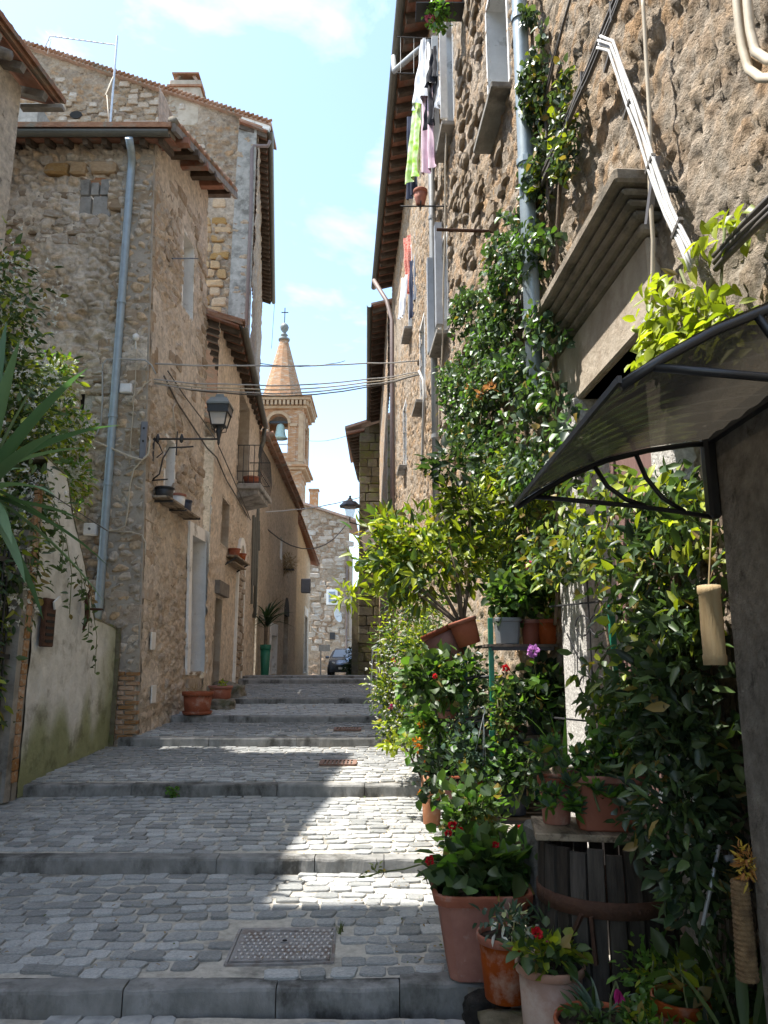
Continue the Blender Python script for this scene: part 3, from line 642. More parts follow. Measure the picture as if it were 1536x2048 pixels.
def opening(parent, pos, r, depth, N, mat, name, reveal=True, back='dark_void', frame=0, fmat='plaster_white'):
    """reveals, back plate and an optional flat frame round a wall opening"""
    f0, f1, g0, g1 = r; N = Vector(N).normalized(); c = [pos(f0, g0), pos(f1, g0), pos(f1, g1), pos(f0, g1)]
    w = thing_part(name, parent)
    mb = MB()
    for i in range(4):
        a, b = c[i] + N * .035, c[(i + 1) % 4] + N * .035; mid = (c[0] + c[2]) / 2; o = ((a + b) / 2 - mid); o -= N * o.dot(N); o = o.normalized() * .05
        mb.hexa([a, b, b - N * depth, a - N * depth], [a + o, b + o, b + o - N * depth, a + o - N * depth])
    mb.build('reveal', mat, w)
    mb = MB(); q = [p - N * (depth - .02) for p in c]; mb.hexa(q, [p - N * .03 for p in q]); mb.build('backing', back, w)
    if frame:
        mb = MB(); up = Vector((0, 0, 1)); al = (c[1] - c[0]).normalized()
        o = [c[0] - al * frame - up * frame * .2, c[1] + al * frame - up * frame * .2, c[2] + al * frame + up * frame * 1.3, c[3] - al * frame + up * frame * 1.3]
        for i in (1, 2, 3):
            j = (i + 1) % 4; mb.hexa([c[i] + N * .03, c[j] + N * .03, o[j] + N * .03, o[i] + N * .03], [c[i] + N * .075, c[j] + N * .075, o[j] + N * .075, o[i] + N * .075])
        mb.build('surround', fmat, w)
    return w
def thing_part(name, parent):
    o = bpy.data.objects.new(name, None); COL.objects.link(o); o.parent = parent; ORG[o.name] = org(parent); o.empty_display_size = .1; return o
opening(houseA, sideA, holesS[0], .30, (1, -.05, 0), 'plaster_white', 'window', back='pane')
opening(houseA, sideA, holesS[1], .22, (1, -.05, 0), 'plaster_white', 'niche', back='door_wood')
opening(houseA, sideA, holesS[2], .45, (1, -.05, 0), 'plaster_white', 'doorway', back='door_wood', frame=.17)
# white plaster below the doorway
h = holesS[2]; a, b = sideA(h[0] - .03, .03), sideA(h[1] + .05, h[2] - .01); mb = MB(); e = Vector((.05, 0, 0))
mb.hexa([a, Vector((b.x, b.y, a.z)), b, Vector((a.x, a.y, b.z))], [a + e, Vector((b.x, b.y, a.z)) + e, b + e, Vector((a.x, a.y, b.z)) + e]); mb.build('door_step_plaster', 'plaster_cream', houseA)
p = fS(330, 517)[2]; q = fS(383, 517)[2]; mb = MB(); mb.tube([p + Vector((.12, 0, 0)), q + Vector((.12, 0, 0))], .012, 6); mb.build('iron_rod', 'iron', houseA)
# roof: eave with gutter to the front, verge rising along the lane side
G0 = atY(30, 278, 10.55); G1 = atY(345, 278, 10.55)
eave(houseA, (-8.3, 10.62, 9.98), (-3.42, 10.62, 9.98), (0, -1, 0), .28, 16, .08, .09, .36, .075)
mb = MB(); a = [Vector((-8.3, 10.45, 10.06)), Vector((-3.38, 10.45, 10.06)), Vector((-3.16, 14.25, 11.42)), Vector((-8.3, 14.25, 11.42))]; mb.hexa(a, [q + Vector((0, 0, .09)) for q in a]); mb.build('roof_slab', 'roof_tile', houseA)
# brackets and boards under the verge
for i in range(6):
    f = (i + .4) / 6; y = 10.7 + 3.5 * f; z = 10.14 + 1.26 * f; mb = MB(); mb.box((-3.52 + .05 * f, y, z - .075), (.62, .13, .11)); mb.build('verge_bracket', 'rafter_wood' if i % 2 else 'soffit_tile', houseA)
mb = MB(); mb.bar((-3.35, 10.5, 10.09), (-3.14, 14.3, 11.44), .07, .12); mb.build('verge_board', 'grey_wood', houseA)
tl = MB(); tl.lathe([(.085, -.2), (.07, .2)], (0, 0, 0), 8); tm = tl.mesh('roof_tile', 'roof_tile', smooth=True)
for i in range(12):
    f = (i + .5) / 12; place('roof_tile', tm, houseA, (-3.37 + .21 * f, 10.5 + 3.75 * f, 10.20 + 1.36 * f), (R(-70), 0, 0), (1, .8, 1))
# downpipe
pt = [atY(258, 276, 10.44), atY(262, 300, 10.6), atY(264, 318, 10.76), atY(262, 345, 10.78)]
top = pt[-1]; pt += [Vector((top.x, 10.78, z)) for z in (8.5, 6, 4, 2.55)]; bot = Vector((top.x - .02, 10.76, 2.2)); pt.append(bot)
downpipe(houseA, pt, .062, 'pipe_blue', [((top.x, 10.78, zz), (top.x, 10.78, zz + .05)) for zz in (3.2, 4.3, 5.35, 7.2)])

# ================================================================== LEFT: LOWER HOUSE WITH BALCONY
houseB = thing('balcony_house', 'lower house with small iron balcony, tiled eave and white arched niche', 'house', (-3.4, 16, 1.1))
def xB(y): return -3.27 - .0385 * (y - 13.8)
def posB(f, g): y = 13.8 + 6.5 * f; return Vector((xB(y), y, .8 + 7.7 * g))
relB = rubble(13, .30, .045, [(.41, .335, .26), (.38, .315, .25), (.43, .36, .285)], (.48, .425, .36), .32)
def fB(u, v): p = on_wall(u, v, xB(0), -.0385); return ((p.y - 13.8) / 6.5, (p.z - .8) / 7.7, p)
dk = rect(fB(419, 1392), fB(441, 1200)); arch = rect(fB(462, 1385), fB(484, 1110)); bd = rect(fB(470, 958), fB(497, 822)); ni = rect(fB(438, 1085), fB(456, 1010))
sheet('lane_wall', houseB, posB, (1, .04, 0), 150, 180, relB, 'wall_front', [dk, bd, ni])
opening(houseB, posB, dk, .4, (1, .04, 0), 'plaster_cream', 'doorway', back='door_wood')
opening(houseB, posB, ni, .2, (1, .04, 0), 'plaster_cream', 'niche', back='concrete')
opening(houseB, posB, bd, .3, (1, .04, 0), 'plaster_cream', 'balcony_door', back='door_wood')
p0, p1 = posB(dk[0] - .02, dk[3] + .012), posB(dk[1] + .04, dk[3] + .012); mb = MB(); mb.bar(p0 + Vector((.02, 0, .1)), p1 + Vector((.02, 0, .1)), .22, .26); mb.build('lintel', 'grey_wood', houseB)
# white arched surround
cy = (13.8 + 6.5 * (arch[0] + arch[1]) / 2); wA = 6.5 * (arch[1] - arch[0]) / 2; zt = .8 + 7.7 * arch[3]; zb = .8 + 7.7 * arch[2]
mb = MB(); ring = []
inn = [(-wA, zb)] + [(-wA * math.cos(a), zt - wA * .8 + wA * 1.2 * math.sin(a)) for a in [math.pi * q / 10 for q in range(11)]] + [(wA, zb)]
for q in range(len(inn) - 1):
    (ya, za), (yb, zb_) = inn[q], inn[q + 1]; s1 = 1.26; o = [(ya * s1, za + (.18 if q > 0 else 0)), (yb * s1, zb_ + (.18 if q < len(inn) - 2 else 0))]
    P = lambda y, z, e: Vector((xB(cy + y) + e, cy + y, z))
    mb.hexa([P(ya, za, .02), P(yb, zb_, .02), P(o[1][0], o[1][1], .02), P(o[0][0], o[0][1], .02)], [P(ya, za, .09), P(yb, zb_, .09), P(o[1][0], o[1][1], .09), P(o[0][0], o[0][1], .09)])
mb.build('arch_surround', 'plaster_white', houseB)
stones_on(houseB, lambda f, g: Vector((xB(cy) + .02, cy - wA + 2 * wA * f, zb + (zt - zb - .2) * g)), (1, 0, 0), (0, 1, 0), 70, POOL_T, .22, .13, .12, (), 41)
# balcony
bal = thing_part('balcony', houseB); y0, y1 = 16.7, 18.4; zs = 5.70
mb = MB(); mb.box((xB(17) + .27, (y0 + y1) / 2, zs), (.62, y1 - y0, .13)); mb.build('slab', 'concrete', bal, bevel=.015)
mb = MB(); a = [Vector((xB(17) - .02, y0 + .1, zs - .065)), Vector((xB(17) + .5, y0 + .1, zs - .065)), Vector((xB(17) + .5, y1 - .1, zs - .065)), Vector((xB(17) - .02, y1 - .1, zs - .065))]; mb.hexa([q + Vector((0, 0, -.2)) if i in (0, 3) else q + Vector((0, 0, -.1)) for i, q in enumerate(a)], a); mb.build('slab_underside', 'concrete', bal)
rail = MB(); xo = xB(17) + .52; zt2 = zs + .98
for z_ in (zs + .1, zs + .36, zt2): rail.tube([(xB(17), y0 + .06, z_), (xo, y0 + .06, z_), (xo, y1 - .06, z_), (xB(17), y1 - .06, z_)], .012, 6)
for i in range(5): rail.tube([(xB(17) + .02 + .125 * i, y0 + .06, zs + .06), (xB(17) + .02 + .125 * i, y0 + .06, zt2)], .009, 5)
for i in range(11): rail.tube([(xo, y0 + .06 + (y1 - y0 - .12) * i / 10, zs + .06), (xo + .05, y0 + .06 + (y1 - y0 - .12) * i / 10, zs + .4), (xo, y0 + .06 + (y1 - y0 - .12) * i / 10, zt2)], .009, 5)
rail.build('railing', 'iron', bal)
# eave and gutter above the balcony
eave(houseB, (-2.86, 13.75, 8.22), (-3.44, 20.3, 8.22), (1, .076, 0), .50, 16, .09, .10, .34, .07, gmat='gutter_metal')
mb = MB(); mb.hexa([Vector((-2.75, 13.72, 8.24)), Vector((-3.30, 13.72, 8.42)), Vector((-4.6, 13.72, 8.87)), Vector((-4.6, 13.72, 8.80))], [Vector((-2.75, 13.8, 8.24)), Vector((-3.30, 13.8, 8.42)), Vector((-4.6, 13.8, 8.87)), Vector((-4.6, 13.8, 8.80))]); mb.build('verge', 'roof_tile', houseB)
mb = MB(); mb.hexa([Vector((-2.8, 13.8, 8.3)), Vector((-3.3, 20.5, 8.3)), Vector((-5.6, 20.5, 9.2)), Vector((-5.2, 13.8, 9.2))], [Vector((-2.8, 13.8, 8.38)), Vector((-3.3, 20.5, 8.38)), Vector((-5.6, 20.5, 9.28)), Vector((-5.2, 13.8, 9.28))]); mb.build('roof_slab', 'roof_tile', houseB)
gp = [Vector((-3.36, 20.2, 8.16)), Vector((-3.36, 20.15, 7.8)), Vector((-3.5, 20.2, 7.35)), Vector((-3.58, 20.2, 7.2)), Vector((-3.45, 20.1, 5.4)), Vector((-3.45, 20.1, 2.9))]
downpipe(houseB, [gp[0], gp[1], gp[2], gp[4], gp[5]], .06, 'gutter_metal')
mb = MB()
for k in range(4): mb.tube([Vector((-3.40 + .0 * k, 19.2 + .28 * k, 5.5)), Vector((-3.38, 19.25 + .28 * k, 3.2 + .5 * k))], .035, 6)
mb.build('service_pipes', 'gutter_metal', houseB)
# rough stones at the foot
for k in range(9):
    y = 14.2 + rnd.uniform(0, 1.9); x = xB(y) + rnd.uniform(.1, .42) * (1 - (y - 14.2) / 2.6); place('footing_stone', POOL_R[k % 6], houseB, (x, y, ground_z(y) + .06), (rnd.uniform(-.3, .3), rnd.uniform(-.3, .3), rnd.uniform(0, 3)), (.36, .3, .26))

# ================================================================== LEFT: TALL GABLED HOUSE BEHIND
houseT = thing('gable_house', 'tall rubble stone gable house behind, with chimney and deep rafter eave', 'house', (-6, 21, 1.3))
YT = 21.0
def topT(x): return 18.52 + (-4.05 - x) * .362
def posT(f, g):
    x = -13.5 + (-4.02 + 13.5) * f; return Vector((x, YT, 7.5 + (topT(x) - 7.5) * g))
relT = rubble(23, .30, .09, [(.22, .155, .10), (.26, .17, .10), (.20, .155, .12), (.26, .20, .145)], (.27, .225, .18), .62)
sheet('gable_wall', houseT, posT, (0, -1, 0), 190, 220, relT, 'wall_front')
stones_on(houseT, posT, (0, -1, 0), (1, 0, 0), 290, POOL_T, .30, .19, .16, (), 51, keep=lambda p: p.x > -10.6 and p.x < -5.6 and p.z > 12.2 and noise.noise(p * .5) > -.35)
stones_on(houseT, lambda f, g: Vector((-6.1 + 1.35 * f, YT - .01, 9.0 + 8.0 * g)), (0, -1, 0), (1, 0, 0), 110, POOL_O, .40, .26, .18, (), 52, keep=lambda p: p.z < 15.2 or rnd.random() < .3)
mb = MB(); mb.hexa([Vector((-4.75, YT - .085, 7.6)), Vector((-4.03, YT - .085, 7.6)), Vector((-4.03, YT - .085, 18.3)), Vector((-4.6, YT - .085, 18.4))], [Vector((-4.75, YT + .03, 7.6)), Vector((-4.03, YT + .03, 7.6)), Vector((-4.03, YT + .03, 18.3)), Vector((-4.6, YT + .03, 18.4))]); mb.build('corner_plaster', 'concrete', houseT)
# lane face, turning left
dT = Vector((-.152, 1, 0)).normalized()
def posT2(f, g): return Vector((-4.02, YT, 7.5)) + dT * 12 * f + Vector((0, 0, 11 * g))
sheet('lane_wall', houseT, posT2, (1, .15, 0), 60, 60, relT, 'wall_front')
# raking roof edge
mb = MB(); a0, a1 = Vector((-13.6, YT - .22, topT(-13.6) + .02)), Vector((-3.55, YT - .22, topT(-3.55) + .0)); nn = Vector((0, 1.2, 0)); u_ = Vector((0, 0, .10))
mb.hexa([a0, a1, a1 + nn, a0 + nn], [a0 + u_, a1 + u_, a1 + nn + u_, a0 + nn + u_]); mb.build('roof_slab', 'roof_tile', houseT)
for i in range(70):
    f = (i + .5) / 70; p = a0.lerp(a1, f); place('roof_tile', tm, houseT, p + Vector((0, -.02, .10)), (0, R(70), 0), (.38, .8, .5))
e0 = atY(541, 262, 20.85); e1 = atY(547, 606, 32.6)
eave(houseT, e0 + Vector((-.12, 0, 0)), e1 + Vector((-.12, 0, 0)), (1, .15, 0), .55, 34, .10, .14, .30, .09, tiles=False)
mb = MB(); mb.bar(Vector((-4.5, YT - .1, topT(-4.5) - .02)), Vector((-3.62, YT - .1, topT(-3.62) - .1)), .14, .16); mb.build('verge_plaster', 'plaster_white', houseT)
g1 = atY(540, 282, 20.9); g2 = atY(508, 292, 20.95)
downpipe(houseT, [g1, atY(536, 292, 20.9), g2, atY(504, 300, 20.9), atY(502, 420, 20.9), Vector((-4.13, 20.9, 8.2))], .055, 'pipe_brown')
# chimney
ch = thing_part('chimney', houseT); c0 = atY(375, 200, YT + .3)
mb = MB(); mb.box((c0.x, YT + .35, c0.z - .4), (1.0, .85, 1.7)); mb.build('chimney_stack', 'plaster_cream', ch, bevel=.03)
mb = MB(); zc = atY(375, 176, YT).z; mb.box((c0.x, YT + .35, zc), (1.12, .95, .07)); mb.build('chimney_ledge', 'roof_tile', ch)
for s in (-1, 1):
    for yy in (.02, .68):
        mb = MB(); mb.bar((c0.x + s * .52, YT + yy, zc + .03), (c0.x + s * .22 + .02, YT + yy, zc + .46), .06, .09); mb.build('cap_tile', 'roof_tile', ch)
mb = MB(); mb.box((c0.x, YT + .35, zc + .48), (.86, .9, .05)); mb.build('cap_slab', 'roof_tile', ch)
mb = MB(); mb.box((c0.x, YT + .5, zc + .22), (.5, .5, .4)); mb.build('flue', 'dark_void', ch)
# small hole in the gable
p = atY(155, 235, YT); mb = MB(); mb.lathe([(.14, -.04), (.17, .03)], (0, 0, 0), 10); me = mb.mesh('wall_hole', 'dark_void'); place('wall_hole', me, houseT, (p.x, YT - .1, p.z), (R(90), 0, 0), (1.2, .8, 1))
# grey rendered block at the far left of the gable
p = atY(48, 232, 19.5); mb = MB(); mb.box((p.x, 19.8, p.z - .6), (.9, .8, 1.9)); mb.build('rendered_stack', 'concrete', houseT)

# ================================================================== LEFT: NEAREST HOUSE (only its eave corner shows) AND AN UNSEEN ONE SHADING THE FOREGROUND
houseL = thing('corner_house', 'plastered house at the upper left edge showing only wall and timber eave corner', 'house', (-5.4, 8, .6))
posL = lambda f, g: Vector((-5.83 + .50 * f, 5.12 + 4.43 * f, .4 + 9.6 * g))
relL = rubble(33, .5, .03, [(.40, .36, .31), (.38, .34, .29)], (.42, .385, .335), .12)
sheet('lane_wall', houseL, posL, (1, 0, 0), 80, 180, relL, 'wall_front')
posL2 = lambda f, g: Vector((-9.5 + 4.17 * f, 9.55, .4 + 9.6 * g)); sheet('end_wall', houseL, posL2, (0, 1, 0), 20, 40, relL, 'wall_front', flip=True)
posL3 = lambda f, g: Vector((-9.5 + 3.67 * f, 5.12, .4 + 9.6 * g)); sheet('near_wall', houseL, posL3, (0, -1, 0), 20, 40, relL, 'wall_front')
eave(houseL, (-5.53, 5.0, 9.93), (-4.93, 9.85, 9.93), (1, -.12, 0), .38, 9, .10, .11, .34, 0, rafter='grey_wood')
mb = MB(); mb.hexa([Vector((-5.40, 4.95, 10.0)), Vector((-4.80, 9.9, 10.0)), Vector((-9.5, 9.9, 11.6)), Vector((-9.5, 4.9, 11.6))], [Vector((-5.40, 4.95, 10.08)), Vector((-4.80, 9.9, 10.08)), Vector((-9.5, 9.9, 11.68)), Vector((-9.5, 4.9, 11.68))]); mb.build('roof_slab', 'roof_tile', houseL)
p = atY(60, 82, 8.6); mb = MB(); mb.tube([Vector((-5.4, 8.55, 9.82)), Vector((-4.95, 8.55, 9.62))], .07, 8); mb.build('beam_end', 'grey_wood', houseL, True)
mb = MB(); mb.box((-5.1, 9.8, 9.86), (.62, .1, .06)); mb.build('end_board', 'grey_wood', houseL)
houseN = thing('unseen_shade_house', 'tall unseen plastered house left of the camera, shaped to shade the foreground', 'house', (-4.6, 0, 0))
mb = MB(); mb.box((-6.4, -1.2, 5.5), (3.6, 12.6, 11.0)); mb.box((-6.4, -1.6, 12.15), (3.6, 11.6, 2.3)); mb.build('wall', 'plaster_cream', houseN)  # stepped blocks added out of view; their ends and height set the foreground shadow
mb = MB(); mb.box((-6.4, -1.6, 13.36), (4.2, 11.7, .12)); mb.build('roof', 'roof_tile', houseN)
# ================================================================== LEFT, FARTHER: TWO MORE HOUSES
houseC = thing('ochre_house', 'weathered ochre rendered house beyond the balcony, with slit window and arched doorway', 'house', (-3.6, 25, 1.3))
def xC(y): return -3.45 - .02 * (y - 20.3)
def posC(f, g): y = 20.3 + 10.8 * f; return Vector((xC(y), y, 1.0 + 6.95 * g))
relC = rubble(43, .45, .05, [(.36, .285, .20), (.33, .265, .195)], (.41, .345, .265), .18)
def fC(u, v): p = on_wall(u, v, xC(0), -.02); return ((p.y - 20.3) / 10.8, (p.z - 1.0) / 6.95, p)
slit = rect(fC(557, 1118), fC(563, 1078)); sq = rect(fC(537, 1350), fC(549, 1272)); ar = rect(fC(563, 1350), fC(575, 1232))
sheet('lane_wall', houseC, posC, (1, .02, 0), 130, 110, relC, 'wall_front', [slit, sq, ar])
sheet('near_wall', houseC, lambda f, g: Vector((-8 + (xC(20.3) + 8) * f, 20.3, 1.0 + 6.95 * g)), (0, -1, 0), 30, 50, relC, 'wall_front')
opening(houseC, posC, slit, .3, (1, .02, 0), 'plaster_white', 'slit_window', back='plaster_white')
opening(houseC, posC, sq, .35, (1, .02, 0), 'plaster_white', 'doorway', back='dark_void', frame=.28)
opening(houseC, posC, ar, .35, (1, .02, 0), 'plaster_cream', 'arched_door', back='door_wood')
p = posC((ar[0] + ar[1]) / 2, ar[3]); wy = 10.8 * (ar[1] - ar[0]) / 2; mb = MB(); mb.prism([p + Vector((.055, -wy * math.cos(a), wy * .9 * math.sin(a) - .03)) for a in [math.pi * q / 10 for q in range(11)]], (-.1, 0, 0)); mb.build('fanlight', 'dark_void', houseC)
mb = MB(); mb.hexa([Vector((xC(20.3) + .22, 20.2, 7.93)), Vector((xC(31) + .2, 31.1, 7.93)), Vector((-8, 31.1, 9.6)), Vector((-8, 20.2, 9.6))], [Vector((xC(20.3) + .22, 20.2, 8.02)), Vector((xC(31) + .2, 31.1, 8.02)), Vector((-8, 31.1, 9.7)), Vector((-8, 20.2, 9.7))]); mb.build('roof', 'roof_tile', houseC)
tr = MB(); tr.lathe([(.09, -.2), (.075, .2)], (0, 0, 0), 8); tcm = tr.mesh('roof_tile', 'roof_tile', smooth=True)
for i in range(46):
    y = 20.3 + 10.7 * (i + .5) / 46; place('roof_tile', tcm, houseC, (xC(y) + .14, y, 8.05), (0, R(72), 0), (1, 1.1, 1))

houseD = thing('red_eave_house', 'small house at the end of the left row with dark red slatted eave', 'house', (-4.2, 38, 1.1))
def xD(y): return -3.86 - .045 * (y - 31)
def posD(f, g): y = 31.1 + 14 * f; return Vector((xD(y), y, .8 + 7.2 * g))
def fD(u, v): p = on_wall(u, v, xD(0), -.045); return ((p.y - 31.1) / 14, (p.z - .8) / 7.2, p)
dd = rect(fD(605, 1345), fD(613, 1235))
sheet('lane_wall', houseD, posD, (1, .045, 0), 60, 60, relC, 'wall_front', [dd])
opening(houseD, posD, dd, .3, (1, .045, 0), 'plaster_white', 'doorway', back='grey_wood', frame=.35)
sheet('near_wall', houseD, lambda f, g: Vector((-8 + (xD(31.1) + 8) * f, 31.1, .8 + 7.2 * g)), (0, -1, 0), 20, 30, relC, 'wall_front')
e0 = atY(594, 1016, 31.2); e1 = atY(638, 1131, 47.0)
eave(houseD, e0, e1, (1, .05, 0), .7, 30, .10, .10, .25, 0, tiles=False, rafter='soffit_tile')

# ================================================================== FAR END: HOUSE CLOSING THE LANE
houseE = thing('end_house', 'sunlit stone house closing the far end of the lane, with small blue window', 'house', (-4, 50, 1))
YE = 50.0
cE = [atY(588, 1352, YE), atY(699, 1352, YE), atY(699, 1041, YE), atY(588, 1004, YE)]
def posE(f, g): a = cE[0].lerp(cE[1], f); b = cE[3].lerp(cE[2], f); return Vector((a.x, YE, .5)).lerp(Vector((b.x, YE, b.z)), g)
relE = rubble(63, .55, .12, [(.235, .155, .10), (.21, .15, .105), (.26, .185, .13)], (.28, .22, .165), .45)
sheet('front_wall', houseE, posE, (0, -1, 0), 80, 140, relE, 'wall_front')
stones_on(houseE, posE, (0, -1, 0), (1, 0, 0), 120, POOL_T, .62, .36, .22, (), 71, keep=lambda p: p.z > 2.5)
mb = MB(); a = [cE[3] + Vector((0, -.4, 0)), cE[2] + Vector((.45, -.4, -.1)), cE[2] + Vector((.45, 6, -.1)), cE[3] + Vector((0, 6, 0))]; mb.hexa(a, [q + Vector((0, 0, .16)) for q in a]); mb.build('roof', 'roof_tile', houseE)
mb = MB(); mb.box(((cE[2].x + cE[3].x) / 2, YE + 3.2, 5), (cE[2].x - cE[3].x, 6, 8.6)); mb.build('side_walls', 'far_stone', houseE)
w = thing_part('window', houseE); a, b = atY(655, 1207, YE - .1), atY(673, 1181, YE - .1)
mb = MB(); mb.box(((a.x + b.x) / 2, YE - .16, (a.z + b.z) / 2), (b.x - a.x + .16, .12, b.z - a.z + .16)); mb.build('frame', 'plaster_white', w)
mb = MB(); mb.box(((a.x + b.x) / 2, YE - .23, (a.z + b.z) / 2), (b.x - a.x - .16, .04, b.z - a.z - .16)); mb.build('pane', 'pane_sky', w)
p = atY(665, 1272, YE - .1); mb = MB(); mb.box((p.x, YE - .14, p.z), (.34, .08, .46)); mb.build('vent_window', 'iron', houseE)
for (u0, v0, u1, v1) in [(625, 1208, 640, 1240), (640, 1240, 652, 1232), (660, 1258, 686, 1255), (620, 1250, 645, 1268)]:
    mb = MB(); mb.tube(catenary(atY(u0, v0, YE - .15), atY(u1, v1, YE - .15), .15, 6), .016, 5); mb.build('wall_cable', 'cable_grey', houseE)
p = atY(628, 995, 52); mb = MB(); mb.box((p.x, 52, p.z - .1), (.6, .6, 1.2)); mb.build('chimney', 'brick', houseE); mb = MB(); mb.box((p.x, 52, p.z + .52), (.75, .75, .1)); mb.build('chimney_cap', 'roof_tile', houseE)
mb = MB(); q = atY(698, 1100, YE - .2); mb.tube([Vector((q.x - .12, YE - .2, 1)), Vector((q.x - .12, YE - .2, 9))], .06, 6); mb.build('corner_pipe', 'pipe_brown', houseE)
# satellite dish
sd = thing('satellite_dish', 'white satellite dish fixed to the wall of the far end house', 'satellite dish', atY(673, 1232, YE - .3))
c = atY(673, 1232, YE - .45); mb = MB(); mb.lathe([(.02, 0), (.25, .03), (.42, .10), (.46, .13), (.42, .115), (.25, .05), (.02, .02)], (0, 0, 0), 18, cap=False); me = mb.mesh('dish', 'plastic_white', smooth=True); place('dish', me, sd, c, (R(75), R(0), R(60)))
mb = MB(); mb.tube([c, c + Vector((.1, .4, -.2))], .035, 6); mb.tube([c + Vector((.0, 0, -.1)), c + Vector((.35, -.3, .15))], .02, 5); mb.build('arm', 'galvanised', sd)
# two meter boxes and a shutter on the left, sign, car
mb = MB(); p = atY(612, 1172, 33); mb.box(p, (.42, .32, .62)); o = mb.build('air_conditioner', 'steel_plate', None, bevel=.03); tag(o, 'grey wall box fixed high on the far left house near the red eave', 'wall box')
sg = thing('road_sign', 'small blank white board sign on a post beside the parked car', 'sign', atY(642, 1352, 41))
p = atY(649, 1296, 41); mb = MB(); mb.box(p, (.60, .03, .34)); mb.build('board', 'white_sign', sg, bevel=.008)
b0 = atY(641, 1350, 41); mb = MB(); mb.tube([Vector((b0.x, 41.03, 1.0)), Vector((b0.x, 41.03, p.z + .1))], .03, 8); mb.build('post', 'galvanised', sg)

# ------------------------------------------------------------------ parked car (front towards the camera)
car = thing('parked_car', 'dark grey parked car facing the camera at the top of the lane', 'car', (-2.15, 42, 1.0))
cx, cy0, cz = -2.15, 40.4, 1.0
sec = [  # y offset, half width, z low, z belt, half top width, z top
    (0.00, .62, .30, .55, .50, .60), (.12, .78, .22, .66, .64, .74), (.55, .84, .20, .80, .70, .90), (1.05, .86, .20, .86, .74, .97), (1.25, .86, .20, .90, .70, 1.02), (1.95, .87, .20, .92, .60, 1.42), (2.6, .87, .20, .93, .60, 1.50), (3.4, .86, .20, .94, .58, 1.46), (4.0, .84, .24, .95, .55, 1.10), (4.15, .80, .32, .90, .55, .98)]
mb = MB(); vs = []
for (y, hw, zl, zb_, ht, zt_) in sec:
    for (x, z) in [(-hw * .92, zl), (-hw, (zl + zb_) / 2), (-hw * .97, zb_), (-ht, zt_), (ht, zt_), (hw * .97, zb_), (hw, (zl + zb_) / 2), (hw * .92, zl)]: vs.append((cx + x, cy0 + y, cz + z))
fs = [(i * 8 + k, i * 8 + (k + 1) % 8, (i + 1) * 8 + (k + 1) % 8, (i + 1) * 8 + k) for i in range(len(sec) - 1) for k in range(8)] + [tuple(range(8))[::-1], tuple(range(72, 80))]
mb.add(vs, fs); mb.build('body', 'car_paint', car, True)
mb = MB(); mb.hexa([Vector((cx - .66, cy0 + 1.22, cz + 1.02)), Vector((cx + .66, cy0 + 1.22, cz + 1.02)), Vector((cx + .55, cy0 + 1.9, cz + 1.41)), Vector((cx - .55, cy0 + 1.9, cz + 1.41))], [Vector((cx - .64, cy0 + 1.32, cz + 1.03)), Vector((cx + .64, cy0 + 1.32, cz + 1.03)), Vector((cx + .53, cy0 + 2.0, cz + 1.40)), Vector((cx - .53, cy0 + 2.0, cz + 1.40))]); mb.build('windscreen', 'pane_sky', car)
for s in (-1, 1):
    mb = MB(); mb.hexa([Vector((cx + s * .78, cy0 + 1.35, cz + .97)), Vector((cx + s * .80, cy0 + 3.5, cz + .98)), Vector((cx + s * .62, cy0 + 3.2, cz + 1.38)), Vector((cx + s * .64, cy0 + 1.95, cz + 1.36))], [Vector((cx + s * .83, cy0 + 1.35, cz + .97)), Vector((cx + s * .84, cy0 + 3.5, cz + .98)), Vector((cx + s * .66, cy0 + 3.2, cz + 1.38)), Vector((cx + s * .68, cy0 + 1.95, cz + 1.36))]); mb.build('side_window', 'pane', car)
    mb = MB(); mb.lathe([(.02, -.06), (.13, -.05), (.15, 0), (.12, .05), (.02, .06)], (0, 0, 0), 12); me = mb.mesh('headlight', 'headlight', smooth=True); place('headlight', me, car, (cx + s * .56, cy0 + .14, cz + .66), (R(90), 0, R(s * 25)), (1, .7, 1))
    mb = MB(); mb.box((cx + s * .95, cy0 + 1.35, cz + 1.0), (.2, .1, .14)); mb.build('wing_mirror', 'car_paint', car, bevel=.03)
    for yy in (.8, 3.35):
        wh = thing_part('wheel', car); mb = MB(); mb.tube([(cx + s * .66, cy0 + yy, cz + .31), (cx + s * .87, cy0 + yy, cz + .31)], .31, 20); mb.build('tyre', 'tyre', wh, True); mb = MB(); mb.tube([(cx + s * .8, cy0 + yy, cz + .31), (cx + s * .885, cy0 + yy, cz + .31)], .19, 14); mb.build('rim', 'chrome', wh, True)
mb = MB(); mb.box((cx, cy0 + .0, cz + .48), (.8, .08, .16)); mb.build('grille', 'plastic_black', car); mb = MB(); mb.box((cx, cy0 + .02, cz + .30), (1.1, .1, .12)); mb.build('bumper_intake', 'plastic_black', car)
mb = MB(); mb.box((cx, cy0 - .05, cz + .42), (.5, .02, .11)); mb.build('number_plate', 'plate_white', car)
bush = thing('potted_bush', 'dark round bush in front of the parked car at the lane end', 'bush', (-1.35, 36.5, 1.1))
foliage('crown', bush, (-1.45, 36.5, 1.75), (.5, .5, .62), 900, .16, .08, 'dark', clumps=10); mb = MB(); mb.tube([(-1.45, 36.5, 1.1), (-1.45, 36.5, 1.6)], .06, 6); mb.build('trunk', 'bark', bush)

